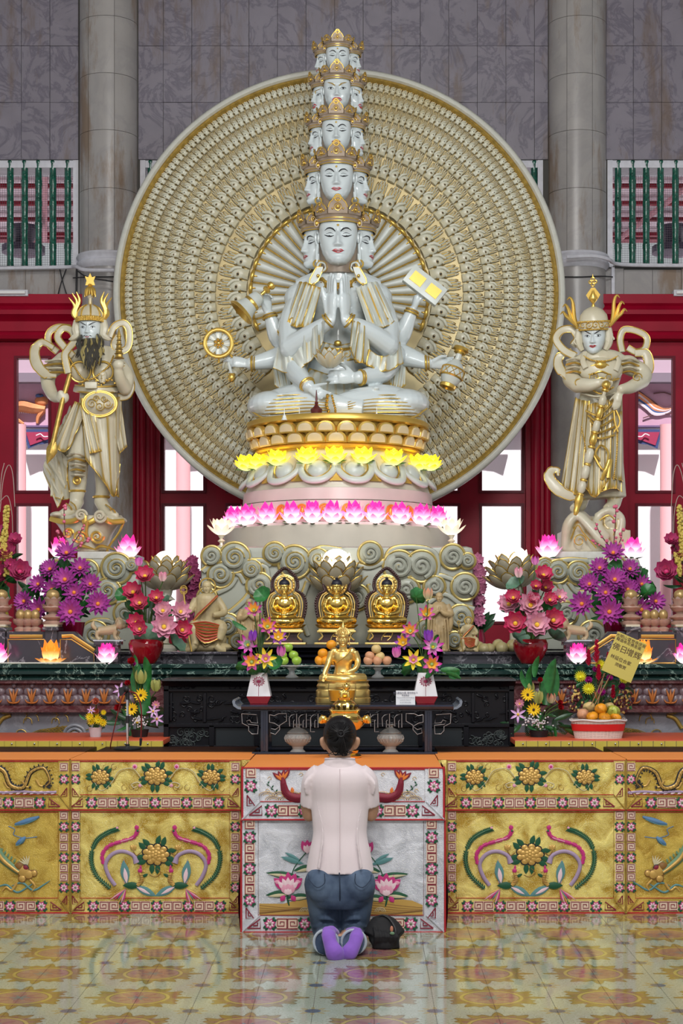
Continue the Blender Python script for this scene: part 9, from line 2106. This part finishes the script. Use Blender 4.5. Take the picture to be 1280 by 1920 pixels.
# ================================================================ FRUIT
apg=mat('green_apple',(.30,.48,.05),.22,noise=.15,nscale=30,coat=.3); org=mat('orange_skin',(.85,.33,.01),.38,bump=.2,bscale=300); pch=mat('peach_skin',(.62,.30,.16),.5,noise=.35,nscale=14); ypch=mat('yellow_peach_skin',(.66,.48,.20),.5,noise=.2,nscale=14); stalk=mat('fruit_stalk',(.08,.05,.02),.8)
def fruit_me(nm,mt,sq=.92,dim=.14,star=0):
    m=MB(); pr=[]
    for i in range(13):a=-pi/2+pi*i/12; r=cos(a); z=sin(a)*sq; z -= dim*exp(-(r/.28)**2)*(1 if z > 0 else -.6); pr.append((max(r*(1+.05*sin(a)),.001),z))
    m.lathe(pr,18,0)
    if star:m.v=[(x*(1+.28*cos(5*atan2(y,x))),y*(1+.28*cos(5*atan2(y,x))),z*1.2) for x,y,z in m.v]
    m.tube([(0,0,sq*.75),(.05,0,sq*1.15)],.04,5,1); return m.mesh(nm,[mt,stalk],80)
FR={'green_apple':fruit_me('apple',apg),'orange':fruit_me('orange',org,.95,.04),'peach':fruit_me('peach',pch,.95,.1),'peachy':fruit_me('peach',ypch,.95,.1),'mandarin':fruit_me('mandarin',org,.8,.08),'star':fruit_me('star_fruit',mat('star_fruit_skin',(.42,.45,.06),.3),1,.1,1)}
YR=10.85; zalt=P(0,1273,YB).z
def stand_(x,lab,rp=33):
    s=S(YR); t=thing('fruit_stand',lab,'stand',(P(x,0,YR).x,YR,zalt)); h=P(0,1253,YR).z-zalt+.015
    MB().lathe([(12*s,0),(13*s,.006),(6*s,.025),(5*s,h*.6),(10*s,h*.85),(rp*s,h),(rp*s,h+.006),(0,h+.003)],28).build('glass_stand',glassm,t); return t.location.z+h+.005
W_O=['lowest row outer','lowest row middle','lowest row inner']
for (kind,xc,lab0,lst) in (('green_apple',547,'green apple',[(532,1245,'bottom row next to the lotus vase'),(556,1245,'bottom row nearest the oranges'),(529,1228,'second row, next to the lotus vase'),(550,1228,'second row, nearest the oranges'),(540,1214,'topmost of the pile')]),
    ('orange',612,'orange',[(599,1242,'bottom row, outermost'),(611,1243,'bottom row, beside the buddha arm'),(625,1244,'bottom row, behind the buddha body'),(605,1225,'second row, outermost'),(621,1209,'topmost, touching the buddha shoulder')]),
    ('peach',708,'peach',[(690,1244,'bottom row nearest the buddha'),(707,1245,'bottom row middle'),(725,1244,'bottom row farthest from the buddha'),(693,1230,'second row nearest the buddha'),(712,1231,'second row, yellowish'),(705,1217,'topmost, yellowish')])):
    ztop=stand_(xc,'small glass pedestal stand under the pile of %s' % {'green_apple':'green apples','orange':'oranges','peach':'peaches'}[kind]); rad_={'green_apple':9.3,'orange':9.6,'peach':9.3}[kind]*S(YR)
    for (x,y,w_) in lst:
        z=P(0,y,YR).z; me=FR['peachy'] if 'yellowish' in w_ else FR[kind]; o=put(me,kind); o.location=(P(x,0,YR).x,YR+random.uniform(-.01,.01),max(z,ztop+rad_*.93)); o.scale=(rad_,)*3; o.rotation_euler=(random.uniform(-.4,.4),random.uniform(-.4,.4),random.random()*6)
        tag(o,'%s on the glass stand, %s' % (lab0,w_),'fruit','piled offering fruit')
# ================================================================ SMALL FLOWERS, BASKET AND CARD on the back tables
Ya=10.65; za=ZK
def potat(name,lab,x,Yp,prof,mt,z):s=S(Yp); t=thing(name,lab,'flowers',(P(x,0,Yp).x,Yp,z)); MB().lathe([(r*s,h*s) for r,h in prof],24).build('pot',mt,t); return t
t=potat('flower_pot','small white pot of yellow daisies with two peach roses',179,Ya,[(0,0),(10,0),(12,16),(12.5,18),(10,18),(9,12),(0,10)],paper,za)
arrange(t,Ya,(179,1362),[(171,1352,22,'daisy',-.08),(184,1350,22,'daisy',-.1),(193,1355,20,'daisy',-.08),(168,1344,20,'daisy'),(180,1341,18,'daisy'),(194,1336,14,'daisy'),(180,1316,24,'peach'),(181,1334,20,'peach'),(171,1332,16,'lilac')],leafs=leafring(180,1352,22,12,14,['longd','long','frond'],(14,22)))
t=potat('flower_arrangement','sunflowers, red roses and lilac lilies in a black pot behind the microphone stand',262,Ya,[(0,0),(14,0),(17,14),(15,14),(0,10)],M_['black'],za)
arrange(t,Ya,(262,1366),[(264,1304,28,'sun',-.1),(247,1330,26,'sun',-.12),(222,1328,24,'rose'),(240,1282,20,'rose'),(247,1242,26,'rose'),(226,1294,28,'lilac'),(287,1334,24,'lilac'),(294,1348,26,'lilac'),(292,1322,16,'palepink'),(264,1268,34,'bud_green'),(292,1284,30,'bud_green'),(258,1352,14,'daisy'),(250,1246,18,'mag')],
  leafs=[(256,1300,60,'broad',88),(276,1300,62,'long',85),(268,1340,56,'broad',80),(276,1275,50,'long',95),(240,1350,44,'longd',150),(226,1356,44,'longd',175),(282,1360,40,'longd',10),(256,1250,26,'long',100)]+leafring(262,1345,36,24,26,['longd','frond','long'],(18,34)))
bb=MB(); o=t.location
for k in range(46):q=P(258+LF.gauss(0,8),1352+LF.gauss(0,6),Ya-.13+LF.uniform(-.02,.02)); bb.ell(tuple(q),.0055,6,4)
tag(bb.build('baby_breath',paper,t,w=True),kind='stuff')
t=potat('flower_arrangement','sunflowers and tall broad leaves with lilac lilies in a dark pot beside the fruit basket',1010,Ya,[(0,0),(16,0),(18,12),(16,12),(0,8)],M_['black'],za)
arrange(t,Ya,(1010,1368),[(989,1303,28,'sun',-.1),(1000,1331,28,'sun',-.12),(1050,1327,20,'rose'),(1012,1276,18,'rose'),(1049,1318,18,'rose'),(971,1340,30,'lilac'),(974,1320,18,'palepink'),(992,1290,30,'bud_green'),(1008,1306,32,'bud_green'),(1033,1308,26,'bud_coral')],
  leafs=[(1024,1322,84,'broad',80),(1030,1300,70,'broad',75),(996,1300,60,'long',92),(1002,1270,46,'long',80),(988,1290,40,'long',110),(1048,1362,44,'longd',-10),(1058,1368,46,'long',-30),(1040,1350,40,'longd',20),(968,1360,36,'longd',170)]+leafring(1010,1350,40,22,26,['longd','frond','long'],(20,36)))
bb=MB()
for k in range(70):q=P(1002+LF.gauss(0,14),1352+LF.gauss(0,6),Ya-.13+LF.uniform(-.02,.02)); bb.ell(tuple(q),.0055,6,4)
tag(bb.build('baby_breath',paper,t,w=True),kind='stuff')
Yv=10.85; t=potat('flower_arrangement','bouquet of yellow chrysanthemums, red ginger and magenta carnations behind the fruit basket',1122,Yv,[(0,0),(22,0),(26,16),(0,12)],M_['black'],za)
arrange(t,Yv,(1122,1362),[(1088,1270,30,'mum',-.15),(1103,1293,32,'mum',-.2),(1124,1248,28,'mum'),(1168,1274,26,'mum'),(1103,1276,22,'mag'),(1142,1272,20,'mag'),(1127,1298,24,'mag'),(1164,1288,22,'mag'),(1116,1256,20,'mag')],leafs=leafring(1122,1292,52,44,70,['longd','long','frond'],(20,34)))
m=MB(); o=t.location
for (x,y,h_,r) in ((1118,1222,44,9),(1103,1234,30,7),(1122,1262,30,7),(1149,1298,26,6),(1140,1236,24,6)):
    for k in range(26):u_=k/26; a=k*2.4; c=P(x,y+h_*(.5-u_),Yv-.1); petal(m,tuple(c),(cos(a)*.7,sin(a)*.7,.7),(0,0,1),r*S(Yv)*(1.5-u_),.022,0,curl=.3,n=3,nw=2)
tag(m.build('red_ginger',mat('red_ginger',(.55,.01,.06),.45),t,w=True,angle=70),kind='stuff'); m=MB()
for (x,y) in ((1073,1302),(1080,1318),(1164,1322),(1172,1310)):
    for k in range(60):a,b_=LF.uniform(0,2*pi),LF.uniform(-1.2,1.5); r=15*S(Yv); c=P(x,y,Yv-.09)+Vector((r*cos(a)*cos(b_),-abs(r*sin(a)*cos(b_)),r*sin(b_))); m.ell(tuple(c),(.007,.007,.009),6,4,k % 3 and 1)
tag(m.build('berry_clusters',[mat('straw_berry',(.70,.48,.14),.5),mat('maroon_berry',(.10,.01,.02),.4)],t,w=True),kind='stuff')
Yb_=10.52; s=S(Yb_); cxb=1121
t=thing('fruit_basket','low oval white wicker basket with red ribbon and cellophane round the fruit','basket',(P(cxb,0,Yb_).x,Yb_,za)); EL=Matrix.Diagonal((1,.6,1,1)); m=MB(); wk=mat('pale_wicker',(.72,.60,.54),.6)
hb=34*s
for j in range(13):z=j/12*hb; rr=(43+7*(j/12))*s; ring_at(m,(0,0,z+.003),(0,0,1),rr,.0042,0,n=36)
for k in range(40):a=2*pi*k/40; m.tube([(43*s*cos(a),43*s*sin(a),0),(50.5*s*cos(a),50.5*s*sin(a),hb)],.0035,5)
m.lathe([(0,.004),(43*s,.004)],24); m.v=[tuple(EL @ Vector(v)) for v in m.v]; m.build('wicker',wk,t)
m=MB(); m.lathe([(48.6*s,hb*.42),(51.2*s,hb*.80)],40,0,EL,caps=False); m.build('ribbon',mat('red_ribbon',(.62,.02,.02),.3),t)
m=MB(); cp_=mat('cellophane',(.95,.95,.95),.05,trans=1,ior=1.03)
def f(u,v):a=2*pi*u; r=52*s*(1-v**1.7*.75)*(1+.02*sin(18*a)); return (r*cos(a),.6*r*sin(a),hb+.10*v+.006*sin(9*a+v*5))
m.grid(f,54,7,0,cu=True); m.build('cellophane',cp_,t); m=MB(); m.tube([(53*s*cos(a),.6*53*s*sin(a),hb+.004*sin(5*a)) for a in [2*pi*i/40 for i in range(40)]],.0055,6,closed=True); m.build('cellophane_rim',mat('crumpled_film',(.75,.70,.70),.15),t)
for (kind,x,y,r,dy,lab) in (('peachy',1104,1327,12,.05,'large pale apple at the top of the fruit basket'),('peach',1093,1340,12,-.03,'pink apple at the ribbon edge of the fruit basket, leaf side'),('orange',1126,1330,12,-.02,'bright orange on top in the middle of the fruit basket'),('star',1149,1335,11,-.02,'green star fruit in the fruit basket'),('peachy',1142,1326,10,.06,'green-yellow pear-like fruit behind the star fruit in the basket'),('mandarin',1110,1344,12,-.06,'mandarin low in the basket under the pale apple'),('mandarin',1133,1346,12,-.06,'mandarin low in the basket under the bright orange'),('mandarin',1154,1346,11,-.04,'mandarin low in the basket under the star fruit')):
    o=put(FR[kind],{'peachy':'apple','peach':'apple','star':'star_fruit'}.get(kind,kind)); o.location=P(x,y,Yb_+dy); o.scale=(r*s,)*3; o.rotation_euler=(.3,random.uniform(-.3,.3),random.random()*6); tag(o,lab,'fruit','fruit in the wicker basket')
t=thing('greeting_card','tilted gold card with Chinese characters on three sticks above the basket','card',tuple(P(1170,1232,10.45))); s=S(10.45); Rc=Matrix.Rotation(radians(24),4,'Y') @ Matrix.Rotation(radians(-8),4,'X'); wc,hc_=30*s,40*s
MB().box((-wc,0,-hc_),(wc,.004,hc_),0,Rc).build('card',mat('gold_card',(.62,.50,.12),.3,.35),t); eu=Rc.to_euler(); ik=mat('brown_ink',(.07,.03,.01),.5)
for (tx,x,z,sz) in (('光明山普觉寺庆祝',0,.84,7.6),('释迦牟尼佛圣诞',-2,.66,7.2),('佛日',-14,.28,15),('增辉',14,.28,15),('林延位合家',-4,-.20,8.4),('同敬贺',0,-.48,7.4)):
    l=Rc @ Vector((x*s,-.0012,z*hc_)); text(tx,l,sz*s,ik,t,(Rc @ Matrix.Rotation(pi/2,4,'X')).to_euler(),bold=.0002)
m=MB()
for (x0,x1) in ((1146,1118),(1134,1112),(1130,1108) if False else (1132,1124)):m.tube([tuple(P(x0,1262,10.46)),tuple(P(x1-4,1322,10.5))],.0032,6)
m.build('stick',mat('bamboo_stick',(.35,.2,.1),.6),t,w=True)
# ================================================================ MICROPHONE STAND on the dark table
Ym=10.0; t=thing('microphone_stand','short chrome microphone stand with black round base on the dark table','stand',(P(239,0,Ym).x,Ym,ZT)); s=S(Ym); zm=lambda py:P(0,py,Ym).z-ZT
chrome=mat('chrome',(.8,.8,.82),.12,1)
MB().lathe([(0,0),(26*s,0),(26*s,.008),(22*s,.014),(4*s,.018),(4*s,.03),(0,.03)],32).build('base',M_['black'],t); MB().tube([(0,0,.02),(0,0,zm(1310))],.0075,10).build('pole',chrome,t)
m=MB(); m.tube([(0,0,zm(1356)),(0,0,zm(1342))],.011,10); m.tube([(0,0,zm(1312)),(0,0,zm(1296))],.012,10); m.box((3*s,-.01,zm(1304)),(16*s,.012,zm(1288)),0,Matrix.Rotation(radians(-10),4,'Y')); m.build('clamp',M_['black'],t)
m=MB(); m.tube([(-2*s,-.02,zm(1296)),(-10*s,-.03,zm(1310)),(-20*s,-.03,zm(1350)),(-30*s,-.02,zm(1392)),(-32*s,0,0.004)],.0035,6,sm=5); m.tube([(4*s,-.02,zm(1296)),(18*s,-.03,zm(1302)),(27*s,-.03,zm(1330)),(26*s,-.02,zm(1384))],.0045,6,sm=5); m.build('cable',mat('red_cable',(.15,.01,.01),.5),t)
m=MB(); m.tube([(26*s,-.02,zm(1384)),(25*s,-.02,zm(1398))],[.009,.006],10); m.ell((-1*s,-.02,zm(1292)),(.016,.016,.02),10,8); m.build('microphone',M_['black'],t)
